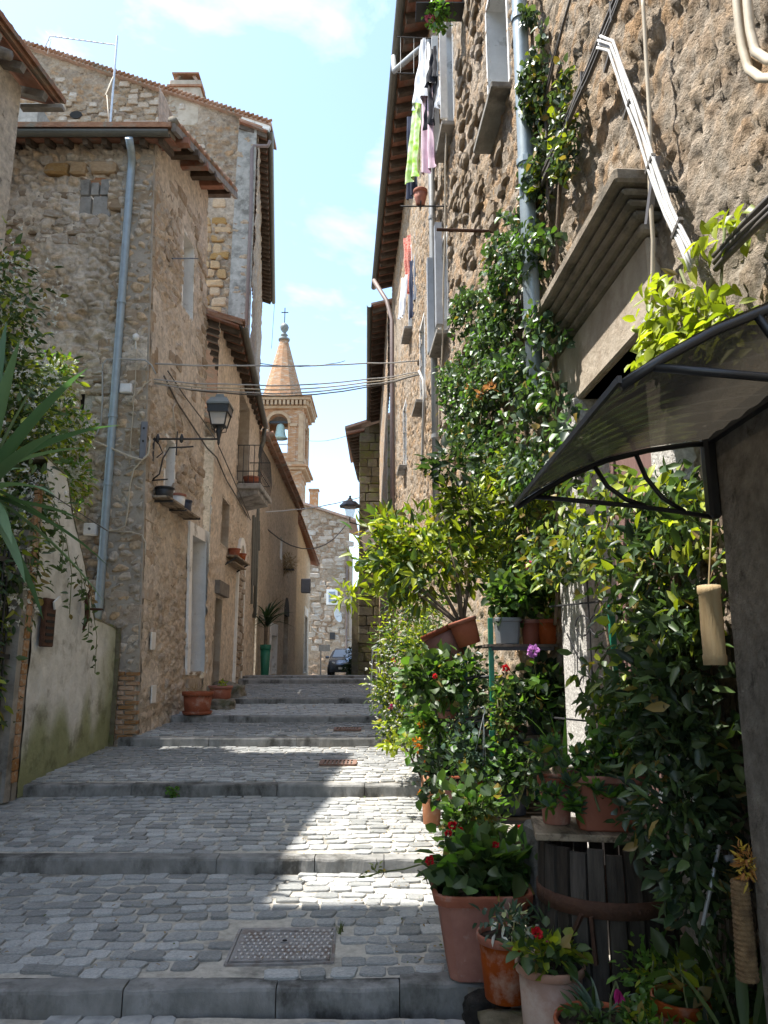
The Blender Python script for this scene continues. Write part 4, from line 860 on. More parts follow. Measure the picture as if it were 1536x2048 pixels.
# ================================================================== BELL TOWER
tw = thing('bell_tower', 'brick church bell tower with conical spire and cross above the roofs', 'tower', (-9.2, 62.8, 0))
TX, TY, HW = -8.88, 62.4, 2.12
mb = MB(); mb.box((TX, TY, 8.5), (HW * 2 - .3, HW * 2 - .3, 17.0)); mb.build('lower_shaft', 'tower_brick', tw)
for k, (z, ex, h) in enumerate([(17.0, .05, .35), (17.35, .42, .22), (17.57, .62, .16), (17.73, .2, .3)]):
    mb = MB(); mb.box((TX, TY, z + h / 2), (HW * 2 - .1 + ex * 2 - .2, HW * 2 - .1 + ex * 2 - .2, h - .004)); mb.build('cornice', 'tower_trim' if k % 2 else 'tower_brick', tw)
# belfry: four walls with arched openings
def belfry_wall(axis, sgn):
    mb = MB(); w = HW; z0, z1, zs_, ra = 18.0, 22.66, 21.4, .82; zs0 = 18.85
    def P(a, z, d): return Vector((TX + a, TY + sgn * (w - d), z)) if axis == 'y' else Vector((TX + sgn * (w - d - .004), TY + max(-w + .02, min(w - .02, a)), z))
    arc = [(-ra * math.cos(t), zs_ + ra * math.sin(t)) for t in [math.pi * q / 12 for q in range(13)]]
    for d0, d1 in ((0, .7),):
        quads = [[(-w, z0), (-ra, z0), (-ra, z1), (-w, z1)], [(ra, z0), (w, z0), (w, z1), (ra, z1)], [(-ra, z0), (ra, z0), (ra, zs0), (-ra, zs0)]]
        for q in range(12): quads.append([arc[q], arc[q + 1], (arc[q + 1][0], z1), (arc[q][0], z1)])
        for qd in quads: mb.hexa([P(a, z, d0) for a, z in qd], [P(a, z, d1) for a, z in qd])
    mb.build('belfry_wall', 'tower_brick', tw)
    tm_ = MB()
    for q in range(12):
        (a0, z0_), (a1, z1_) = arc[q], arc[q + 1]; s_ = 1.3; o0 = (a0 * s_, zs_ + (z0_ - zs_) * s_); o1 = (a1 * s_, zs_ + (z1_ - zs_) * s_)
        tm_.hexa([P(a0, z0_, -.10), P(a1, z1_, -.10), P(*o1, -.10), P(*o0, -.10)], [P(a0, z0_, .1), P(a1, z1_, .1), P(*o1, .1), P(*o0, .1)])
    tm_.build('arch_ring', 'tower_trim', tw)
    for s_ in (-1, 1):
        p_ = MB(); p_.hexa([P(s_ * 1.08, 18.05, -.05), P(s_ * 1.5, 18.05, -.05), P(s_ * 1.5, 21.1, -.05), P(s_ * 1.08, 21.1, -.05)], [P(s_ * 1.08, 18.05, .02), P(s_ * 1.5, 18.05, .02), P(s_ * 1.5, 21.1, .02), P(s_ * 1.08, 21.1, .02)]); p_.build('pilaster', 'tower_brick', tw)
        p_ = MB(); p_.hexa([P(s_ * 1.72, 18.05, -.08), P(s_ * 2.13, 18.05, -.08), P(s_ * 2.13, 22.2, -.08), P(s_ * 1.72, 22.2, -.08)], [P(s_ * 1.72, 18.05, .02), P(s_ * 2.13, 18.05, .02), P(s_ * 2.13, 22.2, .02), P(s_ * 1.72, 22.2, .02)]); p_.build('pilaster', 'tower_trim', tw)
        p_ = MB(); p_.hexa([P(s_ * 1.0, 21.1, -.14), P(s_ * 1.6, 21.1, -.14), P(s_ * 1.6, 21.34, -.14), P(s_ * 1.0, 21.34, -.14)], [P(s_ * 1.0, 21.1, .02), P(s_ * 1.6, 21.1, .02), P(s_ * 1.6, 21.34, .02), P(s_ * 1.0, 21.34, .02)]); p_.build('capital', 'tower_trim', tw)
for ax, sg_ in (('y', -1), ('y', 1), ('x', -1), ('x', 1)): belfry_wall(ax, sg_)
mb = MB(); mb.box((TX, TY, 18.2), (HW * 2 - 1, HW * 2 - 1, .3)); mb.build('belfry_floor', 'grey_wood', tw)
mb = MB(); mb.box((TX, TY, 22.75), (HW * 2 - .6, HW * 2 - .6, .4)); mb.build('belfry_ceiling', 'grey_wood', tw)
for k, (z, ex, h, mt) in enumerate([(22.66, .26, .2, 'tower_trim'), (23.3, .6, .22, 'tower_trim'), (23.53, .72, .14, 'tower_brick')]):
    mb = MB(); mb.box((TX, TY, z + h / 2), (HW * 2 + ex * 2, HW * 2 + ex * 2, h - .006)); mb.build('cornice', mt, tw)
for i in range(14):
    a = -HW - .3 + (2 * HW + .6) * (i + .5) / 14
    for (x, y) in ((TX + a, TY - HW - .3), (TX + HW + .3, TY + a)):
        mb = MB(); mb.box((x, y, 23.08), (.2, .5, .40) if y < TY - HW else (.5, .2, .40)); mb.build('corbel', 'tower_trim', tw)
mb = MB(); mb.box((TX, TY, 22.95), (HW * 2 + .3, HW * 2 + .3, .7)); mb.build('frieze', 'tower_brick', tw)
sp = MB(); sp.lathe([(2.0, 23.66), (1.87, 24.15), (1.62, 25.05), (.93, 27.6), (.40, 29.6), (.34, 29.8)], (TX, TY, 0), 12); sp.build('spire', 'spire_brick', tw)
mb = MB(); mb.lathe([(.5, 29.75), (.52, 29.9), (.3, 30.0), (.2, 30.15), (.34, 30.25), (.22, 30.4), (.14, 30.5), (.32, 30.75), (.40, 31.0), (.30, 31.25), (.12, 31.4), (.05, 31.45)], (TX, TY, 0), 14); mb.build('finial', 'lead', tw, True)
mb = MB(); mb.box((TX, TY, 32.15), (.07, .07, 1.5)); mb.box((TX, TY, 32.45), (.62, .069, .07)); mb.build('cross', 'iron', tw)
mb = MB(); mb.tube([(TX - 1.1, TY, 29), (TX - .95, TY, 33.6)], .02, 5); mb.build('lightning_rod', 'iron', tw)
bell = thing_part('bell', tw); mb = MB(); mb.lathe([(.62, 20.15), (.60, 20.2), (.46, 20.4), (.38, 20.8), (.35, 21.15), (.28, 21.35), (.12, 21.45), (.02, 21.46)], (TX + .15, TY - 1.75, 0), 18); mb.build('bell_body', 'bronze_green', bell, True)
mb = MB(); mb.bar((TX - 1.3, TY - 1.75, 21.6), (TX + 1.3, TY - 1.75, 21.6), .14, .2); mb.build('headstock', 'iron', bell)
mb = MB(); mb.box((TX - .35, TY - 1.9, 19.35), (.55, .2, .45)); mb.build('bell_motor', 'plastic_white', tw)
mb = MB(); mb.tube([(TX - 1, TY - 2.0, 19.55), (TX + 1, TY - 2.0, 19.6)], .05, 6); mb.build('bell_bar', 'galvanised', tw)

# ================================================================== RIGHT: THE LONG HOUSE
houseR = thing('long_house', 'long tall stone house on the right with ivy, cornice doorway and timber eave', 'house', (rx(8), 8, .4))
NR = Vector((-1, RB, 0)).normalized(); UR = Vector((RB, 1, 0)).normalized()
YR0, YR1, ZR0, ZR1 = 1.2, 22.3, .0, 13.9
relR = rubble(73, .16, .03, [(.50, .325, .18), (.46, .30, .17), (.38, .315, .25), (.47, .36, .25)], (.41, .375, .33), .70, squash=.8)
relR2 = rubble(83, .07, .022, [(.42, .30, .19), (.38, .30, .22)], (.40, .36, .30), .6, squash=.9)
def rel_right(p):
    h1, c1 = relR(p); h2, c2 = relR2(p); return h1 + h2 - .030 * abs(noise.noise(p * 11)) - .022 * abs(noise.noise(p * 21 + Vector((3, 1, 0)))) - .022 * smooth01(.35, .6, noise.noise(p * 5.2 + Vector((1, 8, 3)))), tuple(.7 * a + .3 * b for a, b in zip(c1, c2))
def posR(f, g):
    y = YR0 * (YR1 / YR0) ** f; return Vector((rx(y), y, ZR0 + (ZR1 - ZR0) * g))
def fR(y, z): return math.log(y / YR0) / math.log(YR1 / YR0), (z - ZR0) / (ZR1 - ZR0)
def rectR(y0, y1, z0, z1): a, b = fR(y0, z0), fR(y1, z1); return (a[0], b[0], a[1], b[1])
WIN = [(6.25, 7.15, 7.2, 8.9), (9.5, 10.3, 9.4, 11.6), (10.4, 11.25, 6.6, 8.25), (13.4, 14.2, 6.6, 8.3), (15.8, 16.6, 9.2, 11.2), (17.4, 18.2, 6.4, 8.0)]
DOOR = (3.50, 4.62, .0, 3.42)
print('door', DOOR)
sheet('lane_wall', houseR, posR, NR, 470, 430, rel_right, 'wall_right', [rectR(*w) for w in WIN] + [rectR(*DOOR)], flip=True)
sheet('end_wall', houseR, lambda f, g: Vector((rx(YR1) + 3 * f, YR1, ZR0 + (ZR1 - ZR0) * g)), (0, 1, 0), 20, 60, relR, 'wall_right')
POOL_W = stone_meshes('wall_stone', 10, 15, .22, .16)
stones_on(houseR, lambda f, g: Vector((rx(2.3 + 9.5 * f), 2.3 + 9.5 * f, 3.3 + 8.2 * g)) + NR * .035, NR, UR, 290, POOL_W, .21, .125, .085, (), 101, keep=lambda p: noise.noise(p * 1.1 + Vector((4, 7, 1))) > -.1 and p.y > 5.2 and p.z < 3.2 + p.y * 1.15 and not any(a - .35 < p.y < b + .35 and c - .4 < p.z < d + .3 for a, b, c, d in WIN) and not (3.0 < p.y < 5.5 and p.z < 4.4))
def openR(w, depth, mat, name, back, frame=0):
    y0, y1, z0, z1 = w; return opening(houseR, lambda f, g: Vector((rx(y0 + (y1 - y0) * f), y0 + (y1 - y0) * f, z0 + (z1 - z0) * g)), (0, 1, 0, 1), depth, NR, mat, name, back=back, frame=frame)
for k, w in enumerate(WIN):
    o = openR(w, .24, 'plaster_white', 'window', 'pane')
    y0, y1, z0, z1 = w; mb = MB(); c = Vector((rx((y0 + y1) / 2), (y0 + y1) / 2, z0 - .05)); mb.bar(c - UR * (y1 - y0) * .54 + NR * .03, c + UR * (y1 - y0) * .54 + NR * .03, .36, .07); mb.build('sill', 'concrete', o, bevel=.01)
    if k in (1, 2):
        for s, yy in ((-1, y0), (1, y1)):
            for q in range(3):
                mb = MB(); a = Vector((rx(yy), yy, z0 + .02)) + NR * .12 + UR * s * (.03 + .04 * q if k == 2 else .03) + UR * s * q * .01
                if k == 1 and q: continue
                mb.hexa([a, a + UR * .035, a + UR * .035 + Vector((0, 0, z1 - z0)), a + Vector((0, 0, z1 - z0))], [a + NR * .1, a + UR * .035 + NR * .1, a + UR * .035 + NR * .1 + Vector((0, 0, z1 - z0)), a + NR * .1 + Vector((0, 0, z1 - z0))]); mb.build('shutter', 'plastic_white' if k == 1 else 'shutter_grey', o)
# doorway: granite jambs, lintel, projecting moulded cornice, maroon door
dw = openR(DOOR, .13, 'granite_white', 'doorway', 'maroon_door')
for yy, s in ((DOOR[0], -1), (DOOR[1], 1)):
    mb = MB(); a = Vector((rx(yy), yy, .05)); jw = .24 if s < 0 else .46; mb.bar(a - NR * .02 + UR * s * jw / 2, a - NR * .02 + UR * s * jw / 2 + Vector((0, 0, 3.38)), jw, .26, up=NR); mb.build('jamb', 'granite_white', dw, bevel=.012)
yc = 4.22; hl = .78; c = Vector((rx(yc), yc, 3.64)); mb = MB(); mb.bar(c - UR * hl - NR * .05, c + UR * hl - NR * .05, .25, .44); mb.build('lintel', 'plaster_cream', dw, bevel=.012)
z = 3.86
for (pr, h, ex) in [(.11, .06, .03), (.15, .05, .06), (.19, .04, .09), (.23, .04, .12), (.28, .08, .16)]:
    c = Vector((rx(yc), yc, z + h / 2)); mb = MB(); mb.bar(c - UR * (hl + ex) + NR * (pr / 2 - .1), c + UR * (hl + ex) + NR * (pr / 2 - .1), pr + .2, h - .004); mb.build('cornice_moulding', 'hood_stone', dw, bevel=.014); z += h
# eave, gutter, downpipes
gb = 1.0
def gut_pt(y, z): return Vector((gb + RB * y - .05, y, z))
eave(houseR, gut_pt(1.0, 13.55) + Vector((.16, 0, 0)), gut_pt(22.3, 13.55) + Vector((.16, 0, 0)), NR, .42, 46, .11, .14, .28, .085, tiles=False)
pD = rwall(1046, 200, .2); yD = pD.y
downpipe(houseR, [Vector((rx(yD), yD, 13.5)) + NR * .22, Vector((rx(yD), yD, 8)) + NR * .20, Vector((rx(yD), yD, 5.4)) + NR * .2, Vector((rx(yD) , yD, 3.7)) + NR * .2, Vector((rx(yD), yD, 3.55)) + NR * .02], .062, 'pipe_blue', [(Vector((rx(yD), yD, zz)) + NR * .2, Vector((rx(yD), yD, zz + .05)) + NR * .2) for zz in (4.2, 5.5, 6.8, 8.1)])
pE = rwall(866, 560, .12); yE_ = pE.y
g0 = gut_pt(yE_ + .4, 13.3)
downpipe(houseR, [gut_pt(12.75, 13.45), gut_pt(12.6, 13.0), Vector((rx(yE_), yE_ + .5, 12.75)) + NR * .3, Vector((rx(yE_), yE_, 12.5)) + NR * .12, Vector((rx(yE_), yE_, 8)) + NR * .12, Vector((rx(yE_), yE_, 3.2)) + NR * .12], .055, 'pipe_grey', [(Vector((rx(yE_), yE_, zz)) + NR * .12, Vector((rx(yE_), yE_, zz + .06)) + NR * .12) for zz in (5.2, 7, 9, 10.6)])
yF = 20.5
downpipe(houseR, [gut_pt(yF + .8, 13.3), Vector((rx(yF), yF + .4, 12.4)) + NR * .3, Vector((rx(yF), yF, 11.6)) + NR * .15, Vector((rx(yF), yF, 2)) + NR * .15], .065, 'pipe_brown')

# ================================================================== RIGHT, FARTHER
houseQ = thing('narrow_house', 'narrow house past the long one on the right, its dark eave seen from below', 'house', (.1, 28, 1.3))
def xQ(y): return .12 - .027 * (y - 22.5)
sheet('lane_wall', houseQ, lambda f, g: Vector((xQ(22.3 + 11.7 * f), 22.3 + 11.7 * f, .8 + 12.4 * g)), (-1, -.027, 0), 60, 80, relR, 'wall_right', flip=True)
q0, q1 = atY(746, 612, 22.4), atY(741, 842, 33.9)
eave(houseQ, q0, q1, (-1, -.027, 0), .5, 24, .1, .14, .28, .085, tiles=False)
houseU = thing('block_house', 'mossy squared tuff block house end wall on the right beyond the lamp', 'house', (-.5, 34, 1.2))
uA, uB = atY(716, 1352, 34), atY(800, 1352, 34); zt0 = atY(716, 858, 34).z; zt1 = atY(790, 832, 34).z
def posU(f, g): x = uA.x + (uB.x - uA.x) * f; return Vector((x, 34, .8 + (zt0 + (zt1 - zt0) * f - .8) * g))
sheet('end_wall', houseU, posU, (0, -1, 0), 30, 100, lambda p: (.01 * noise.noise(p * 6), (.2, .17, .12)), 'wall_front')
z = 1.0; k = 0; r2 = random.Random(91)
while z < zt0 + .25:
    h = r2.uniform(.36, .46); x = uA.x + (0 if k % 2 else -.2)
    while x < uB.x:
        w_ = r2.uniform(.42, .78); xa = max(x, uA.x); xb = min(x + w_, uB.x)
        if xb - xa > .12 and z + h < zt0 + (zt1 - zt0) * ((xa - uA.x) / (uB.x - uA.x)) + .1: place('block', POOL_G[r2.randrange(8)], houseU, ((xa + xb) / 2, 34 - .03, z + h / 2), (0, 0, 0), ((xb - xa) * .965, .22, h * .94))
        x += w_
    z += h; k += 1
sheet('lane_wall', houseU, lambda f, g: Vector((uA.x, 34 + 9.5 * f, .8 + (zt0 - .8) * g)), (-1, 0, 0), 20, 40, lambda p: (.02 * noise.noise(p * 4), (.22, .18, .13)), 'wall_front', flip=True)
r0, r1 = atY(694, 868, 33.8), atY(717, 962, 43.2); eave(houseU, r0, r1, (-1, 0, 0), .5, 18, .1, .12, .22, 0, tiles=False)
mb = MB(); a = [Vector((r0.x - .1, 33.75, zt0 - .06)), Vector((uB.x, 33.75, zt1 + .12)), Vector((uB.x, 40, zt1 + .12)), Vector((r0.x - .1, 40, zt0 - .06))]; mb.hexa(a, [q + Vector((0, 0, .12)) for q in a]); mb.build('roof', 'roof_tile', houseU)
an = MB(); u1 = atY(706, 1180, 36); an.hexa([Vector((u1.x, 35, .8)), Vector((1.4, 35, .8)), Vector((1.4, 42, .8)), Vector((u1.x, 42, .8))], [Vector((u1.x, 35, u1.z)), Vector((1.4, 35, u1.z + 1.2)), Vector((1.4, 42, u1.z + 1.2)), Vector((u1.x, 42, u1.z))]); an.build('annex', 'grey_block', houseU)

# ================================================================== RIGHT FOREGROUND: LOW PORCH WALL
mb = MB(); mb.box((rx(-6) + 1.5, -6.4, 2.6), (3, 15, 5.2)); mb.build('unseen_wing', 'plaster_cream', houseR)  # unseen wing beside and behind the camera, added to cut skylight
porch = thing('porch_wall', 'rough dark stone porch wall at the right edge carrying the awning', 'wall', (1.6, 1, 0))
relP = rubble(93, .05, .012, [(.42, .39, .345), (.56, .52, .46)], (.30, .28, .245), .1)
sheet('lane_face', porch, lambda f, g: Vector((1.11, -1.5 + 3.9 * f, -.1 + 2.7 * g)), (-1, 0, 0), 130, 110, relP, 'wall_right', flip=True)
mb = MB(); mb.box((1.72, .45, 1.25), (1.18, 3.86, 2.66)); mb.build('core', 'stone_dark', porch)
sheet('far_face', porch, lambda f, g: Vector((1.11 + .7 * f, 2.4, -.1 + 2.7 * g)), (0, 1, 0), 40, 110, relP, 'wall_right', flip=True)
# ================================================================== POTS
def soil_disc(parent, c, r, sq=0, rot=0, n=20):
    mb = MB(); mb.lathe([(r, 0), (r * .5, .012), (.002, .016)], c, n, sq, rot); return mb.build('soil', 'soil', parent, True)
def pot(label, c, r, h, mat='terracotta', taper=.72, sq=0, rot=0, rim=.16, group=None, tilt=None, name='flower_pot', saucer=False, soil=True, stretch=1.0):
    """a pot standing on c; r = rim radius"""
    t = thing(name, label, 'pot', c, group); c = Vector((0, 0, 0)); save = ORG[t.name]; ORG[t.name] = Vector((0, 0, 0))
    rb = r * taper; hr = h * rim; th = r * .09
    mb = MB(); mb.lathe([(rb * .96, 0), (rb, .006), (rb + (r * .9 - rb) * .5, (h - hr) * .5), (r * .9, h - hr), (r * .9 - th, h - hr), (rb - th, .012)], c, 28, sq, rot, cap=False); mb.lathe([(rb * .95, .003), (rb * .94, .012)], c, 28, sq, rot); mb.build('body', mat, t, True if not sq else False)
    mb = MB(); mb.lathe([(r * .905, h - hr - .001), (r * .985, h - hr + .004), (r, h - hr * .4), (r, h - .008), (r * .985, h), (r * .93, h), (r * .905, h - .012), (r * .89, h - hr)], c, 28, sq, rot, cap=False); mb.build('rim', mat, t, True if not sq else False)
    if soil: soil_disc(t, c + Vector((0, 0, h - max(.012, hr * .7))), r * .9, sq, rot, 28)
    if saucer: mb = MB(); mb.lathe([(rb * 1.12, -.02), (rb * 1.22, .03), (rb * 1.18, .03), (rb * 1.1, -.005)], c, 28, sq, rot); mb.build('saucer', mat, t, True)
    ORG[t.name] = save
    if tilt: t.rotation_euler = tilt
    if stretch != 1.0: t.scale = (stretch, 1, 1)
    return t

# ================================================================== LEFT FOREGROUND: GARDEN WALL AND GATE
gw = thing('garden_wall', 'pale plastered garden wall with green moss at its foot and sloping top', 'wall', (-3.75, 9, .6))
prof = [(7.98, 3.95), (8.55, 3.88), (8.75, 3.55), (9.3, 2.95), (9.72, 2.45), (9.8, 2.3), (10.72, 2.22)]
def topW(y):
    for (a, za), (b, zb_) in zip(prof, prof[1:]):
        if a <= y <= b: return za + (zb_ - za) * (y - a) / (b - a)
    return prof[-1][1]
def xW(y): return -3.70 - .03 * (y - 8)
def relW(p):
    h = .012 * noise.noise(p * 3) + .006 * noise.noise(p * 11); g0 = ground_z(p.y)
    m = smooth01(.55, .0, (p.z - g0) + .55 * noise.noise(Vector((p.y * 2.2, p.z * .6, 2))) - .15); m2 = .85 * smooth01(9.7, 10.7, p.y + .5 * noise.noise(p * 2.4) + .2 * noise.noise(p * 7)) * smooth01(3.0, .3, p.z - g0 + .6 * noise.noise(p * 1.7)); m = min(1, max(m * .9, m2))
    a, b = (1.0, 1.0, .98), (.36, .40, .18); d = 1 + .1 * noise.noise(Vector((p.y * 3, p.z * .7, 9)))
    return h, tuple((x * (1 - m) + y * m) * d for x, y in zip(a, b))
sheet('lane_face', gw, lambda f, g: Vector((xW(7.98 + 2.74 * f), 7.98 + 2.74 * f, .4 + (topW(7.98 + 2.74 * f) - .4) * g)), (1, 0, 0), 140, 160, relW, 'garden_plaster')
mb = MB()
for i in range(30):
    ya, yb = 7.98 + 2.74 * i / 30, 7.98 + 2.74 * (i + 1) / 30; P = lambda y, x, dz=0: Vector((xW(y) + x, y, topW(y) + dz))
    mb.hexa([P(ya, .012, -.01), P(yb, .012, -.01), P(yb, -.3, -.01), P(ya, -.3, -.01)], [P(ya, .0, .02), P(yb, .0, .02), P(yb, -.28, .03), P(ya, -.28, .03)])
mb.build('coping', 'rock_moss', gw)
mb = MB(); mb.box((-3.88, 7.92, 1.9), (.34, .10, 3.2)); mb.build('near_end', 'concrete', gw)
mb = MB(); mb.box((-3.9, 10.735, 1.3), (.36, .03, 1.85)); mb.build('far_end', 'rock_moss', gw)
mb = MB(); mb.box((-3.99, 9.4, 1.3), (.24, 2.6, 1.6)); mb.build('core', 'concrete', gw)
# stacked brick edge of the gate post
for k in range(26):
    z = .62 + .118 * k; place('brick', POOL_K[k % 6], gw, (-3.715 + rnd.uniform(-.01, .01), 7.86, z), (0, 0, 0), (.05, .12, .108))
gate = thing('iron_gate', 'dark iron bar gate between posts beside the pale garden wall', 'gate', (-3.78, 7.2, .5))
mb = MB(); mb.box((-3.78, 7.76, 1.75), (.16, .12, 2.7)); mb.build('gate_post', 'concrete', gate)
for k in range(12):
    y = 6.55 + .095 * k; mb = MB(); mb.tube([(-3.78, y, .72), (-3.78, y, 2.85)], .012, 6); mb.build('bar', 'iron', gate)
for z in (.78, 1.8, 2.75): mb = MB(); mb.bar((-3.78, 6.5, z), (-3.78, 7.7, z), .02, .05); mb.build('rail', 'iron', gate)
mb = MB(); mb.box((-3.80, 7.1, .55), (.12, 1.25, .3)); mb.build('threshold', 'concrete', gate)
p = on_wall(92, 1245, -3.67, 0); mbx = thing('intercom_box', 'dark brown perforated box with a white tag on the garden wall', 'intercom', p)
mb = MB(); mb.box(p + Vector((.02, 0, 0)), (.05, .26, .52)); mb.build('case', 'rust_iron', mbx, bevel=.01)
for k in range(5): mb = MB(); mb.box(p + Vector((.048, 0, -.2 + .07 * k)), (.008, .19, .03)); mb.build('slot', 'dark_void', mbx)
mb = MB(); mb.box(p + Vector((.07, .08, .22)), (.02, .17, .09), Matrix.Rotation(.5, 3, 'X')); mb.build('name_tag', 'plastic_white', mbx)
p = on_wall(165, 1215, -3.70, 0); orn = thing('wrought_bracket', 'rusty wrought iron ornament with ring fixed to the garden wall end', 'bracket', p)
mb = MB(); mb.tube([p + Vector((.03, .0, -.28)), p + Vector((.07, 0, -.1)), p + Vector((.04, .02, .1)), p + Vector((.09, 0, .26))], [.012, .035, .03, .008], 7); mb.build('stem', 'rust_iron', orn, True)
mb = MB(); mb.tube([p + Vector((.05 + .09 + .09 * math.cos(a), .1 * math.sin(a) + .02, -.02)) for a in [6.283 * q / 14 for q in range(15)]], .011, 6); mb.build('ring', 'rust_iron', orn, True)
foliage('leaf_scroll', orn, p + Vector((.06, 0, .12)), (.05, .05, .14), 26, .07, .04, 'dry', 'leaf_dull', 4)

# jasmine on and behind the wall
jas = thing('jasmine_bush', 'big jasmine bush with small white flowers spilling over the garden wall', 'bush', (-4.3, 7.6, .6))
spots = [((-4.75, 8.3, 5.9), (.75, .8, 1.1), 1500), ((-4.35, 8.1, 4.7), (.75, .75, 1.0), 2200), ((-4.15, 7.9, 3.6), (.6, .75, .9), 1900), ((-4.0, 7.7, 2.75), (.45, .6, .75), 1700), ((-3.95, 7.4, 1.75), (.27, .55, .8), 1000), ((-4.6, 8.9, 4.6), (.5, .6, .8), 900), ((-4.72, 10.15, 5.6), (.36, .30, .5), 520), ((-4.48, 10.15, 4.9), (.38, .30, .5), 640), ((-4.38, 10.15, 4.2), (.30, .30, .45), 400)]
for k, (c, rad, n) in enumerate(spots):
    foliage('foliage', jas, c, rad, n, .115, .05, 'mid' if k < 6 else 'fresh', 'leaf_glossy' if k < 6 else 'leaf', 26, .28, .5, .2, 'lime', .26 if k < 6 else .5, hang=.25)  # sunlit fringe put into the brighter leaf colours of the last clumps
for k, (c, rad, n) in enumerate(spots[:4] + spots[6:]):
    P, O = cloud(np.array(c), np.array(rad) * 1.04, 420, 26, .25); nn = len(P) * 5; P5 = np.repeat(P, 5, 0); D5 = unit(rs.normal(size=(nn, 3)))
    link('blossom', leaf_mesh('blossom', P5, D5, unit(rs.normal(size=(nn, 3))), .042, .02, tint('white', nn), 'petal', org(jas)), jas, 'stuff')
twigs(jas, (-4.25, 7.8, .5), [(-4.6, 8.3, 5.2), (-4.1, 7.7, 3.9), (-4.4, 8.2, 4.6), (-3.95, 7.5, 2.6)], .04, .012, name='trunk')
for k in range(6):
    a = Vector((-3.66, 7.9 + .3 * k, topW(min(8.5 + .2 * k, 10.5)) - .2)); b = a + Vector((.08, .1, -.5 - .2 * (k % 3))); tw_ = MB(); tw_.tube([a, a.lerp(b, .5) + Vector((.05, 0, 0)), b], .005, 5); tw_.build('runner', 'stem_green', jas)
    P = np.array([a.lerp(b, f) for f in np.linspace(.05, 1, 16)]); link('runner_leaves', leaf_mesh('runner_leaves', P, rs.normal(size=(16, 3)) + (0, 0, -.3), rs.normal(size=(16, 3)) + (.8, -.4, .4), .09, .045, tint('mid', 16), 'leaf_glossy', org(jas)), jas)
# yucca
yc_ = thing('yucca', 'yucca with long sword leaves reaching in from the left edge', 'plant', (-3.32, 5.95, .3))
yb = Vector((-3.30, 5.95, 3.12))
mb = MB(); mb.tube([(-3.42, 5.95, .25), (-3.36, 5.95, 1.7), yb], [.09, .075, .07], 10); mb.build('trunk', 'bark', yc_, True)
tips = [(12, 660), (40, 690), (88, 742), (175, 762), (118, 880), (230, 907), (172, 940), (95, 1030), (110, 1105), (158, 1050), (182, 1158), (165, 1232), (60, 1235), (30, 1180), (10, 1120), (50, 960)]
for k, (u, v) in enumerate(tips):
    tp = atY(u, v, 5.95 + rnd.uniform(-.75, .75)); d = tp - yb; L = d.length; strap(yc_, yb + Vector((0, 0, rnd.uniform(-.12, .1))), d.normalized() + Vector((0, 0, .30)), L * 1.06, .125, .55, 'yuc', 'leaf', 'leaf_dull')
for k in range(16):
    a = rnd.uniform(1.7, 4.6); el = rnd.uniform(-.4, 1.3); strap(yc_, yb, (math.cos(a), math.sin(a), el), rnd.uniform(.6, .85), .11, .6, 'yuc', 'leaf', 'leaf_dull')
# long thin dark stems crossing the wall
mb = MB(); mb.tube([atY(60, 960, 7), atY(120, 1000, 7.2), atY(215, 1062, 7.6)], .006, 5); o = mb.build('loose_wire', 'cable_dark', None, True); tag(o, 'thin dark wire hanging diagonally in front of the garden wall', 'wire')

# ================================================================== THINGS FIXED TO THE LEFT HOUSE
yF_ = YA - .09
def box_at(u, v, w, h, name, label, mat, Y=yF_, d=.1):
    p = atY(u, v, Y); t = thing(name, label, 'junction box', p); mb = MB(); mb.box(p, (w, d, h)); mb.build('case', mat, t, bevel=.012); mb = MB(); mb.box(p + Vector((0, -d / 2 - .003, 0)), (w * .86, .012, h * .86)); mb.build('lid', mat, t, bevel=.004)
    return t, p
t, p = box_at(253, 778, .185, .15, 'junction_box', 'small white plastic junction box beside the downpipe, upper one', 'box_white')
t, p = box_at(182, 1059, .19, .18, 'junction_box', 'square grey white meter box low beside the downpipe', 'box_white')
mb = MB(); mb.lathe([(.018, 0), (.018, .02)], (0, 0, 0), 10); me = mb.mesh('lock', 'steel_plate'); place('lock', me, t, p + Vector((0, -.06, 0)), (R(90), 0, 0))
p = atY(287, 880, YA - .1); t = thing('steel_anchor', 'long grey steel anchor plate with holes on the house corner', 'anchor plate', p); mb = MB(); mb.box(p, (.105, .03, .58)); mb.build('plate', 'steel_plate', t, bevel=.012)
for dz in (.18, -.02): mb = MB(); mb.lathe([(.016, 0), (.016, .006)], (0, 0, 0), 8); me = mb.mesh('bolt_hole', 'dark_void'); place('bolt_hole', me, t, p + Vector((0, -.017, dz)), (R(90), 0, 0))
p = atY(272, 675, YA - .12); t = thing('floodlight', 'tiny white sensor lamp high on the left house corner', 'lamp', p); mb = MB(); mb.lathe([(.02, -.06), (.05, -.03), (.055, .03), (.02, .06)], p, 10); mb.build('head', 'plastic_white', t, True); mb = MB(); mb.tube([p + Vector((0, 0, -.05)), p + Vector((.0, .02, -.18))], .014, 6); mb.build('stalk', 'plastic_white', t)
def wire(label, pts, r, mat, Y=None, name='cable'):
    P = [atY(u, v, Y) if Y else rwall(u, v, .16) for u, v in pts]; sm = []
    for i in range(len(P) - 1):
        for q in range(3): sm.append(P[i].lerp(P[i + 1], q / 3))
    sm.append(P[-1]); mb = MB(); mb.tube(sm, r, 6); return tag(mb.build(name, mat, None, True), label, 'cable')
wire('grey conduit looping around the downpipe at the height of the street cables', [(205, 740), (206, 728), (214, 719), (240, 718), (290, 720), (303, 730), (312, 748)], .013, 'cable_grey', YA - .14)
wire('grey conduit dropping from the loop left of the downpipe', [(205, 740), (205, 800), (202, 850), (192, 872), (160, 868)], .013, 'cable_grey', YA - .11)
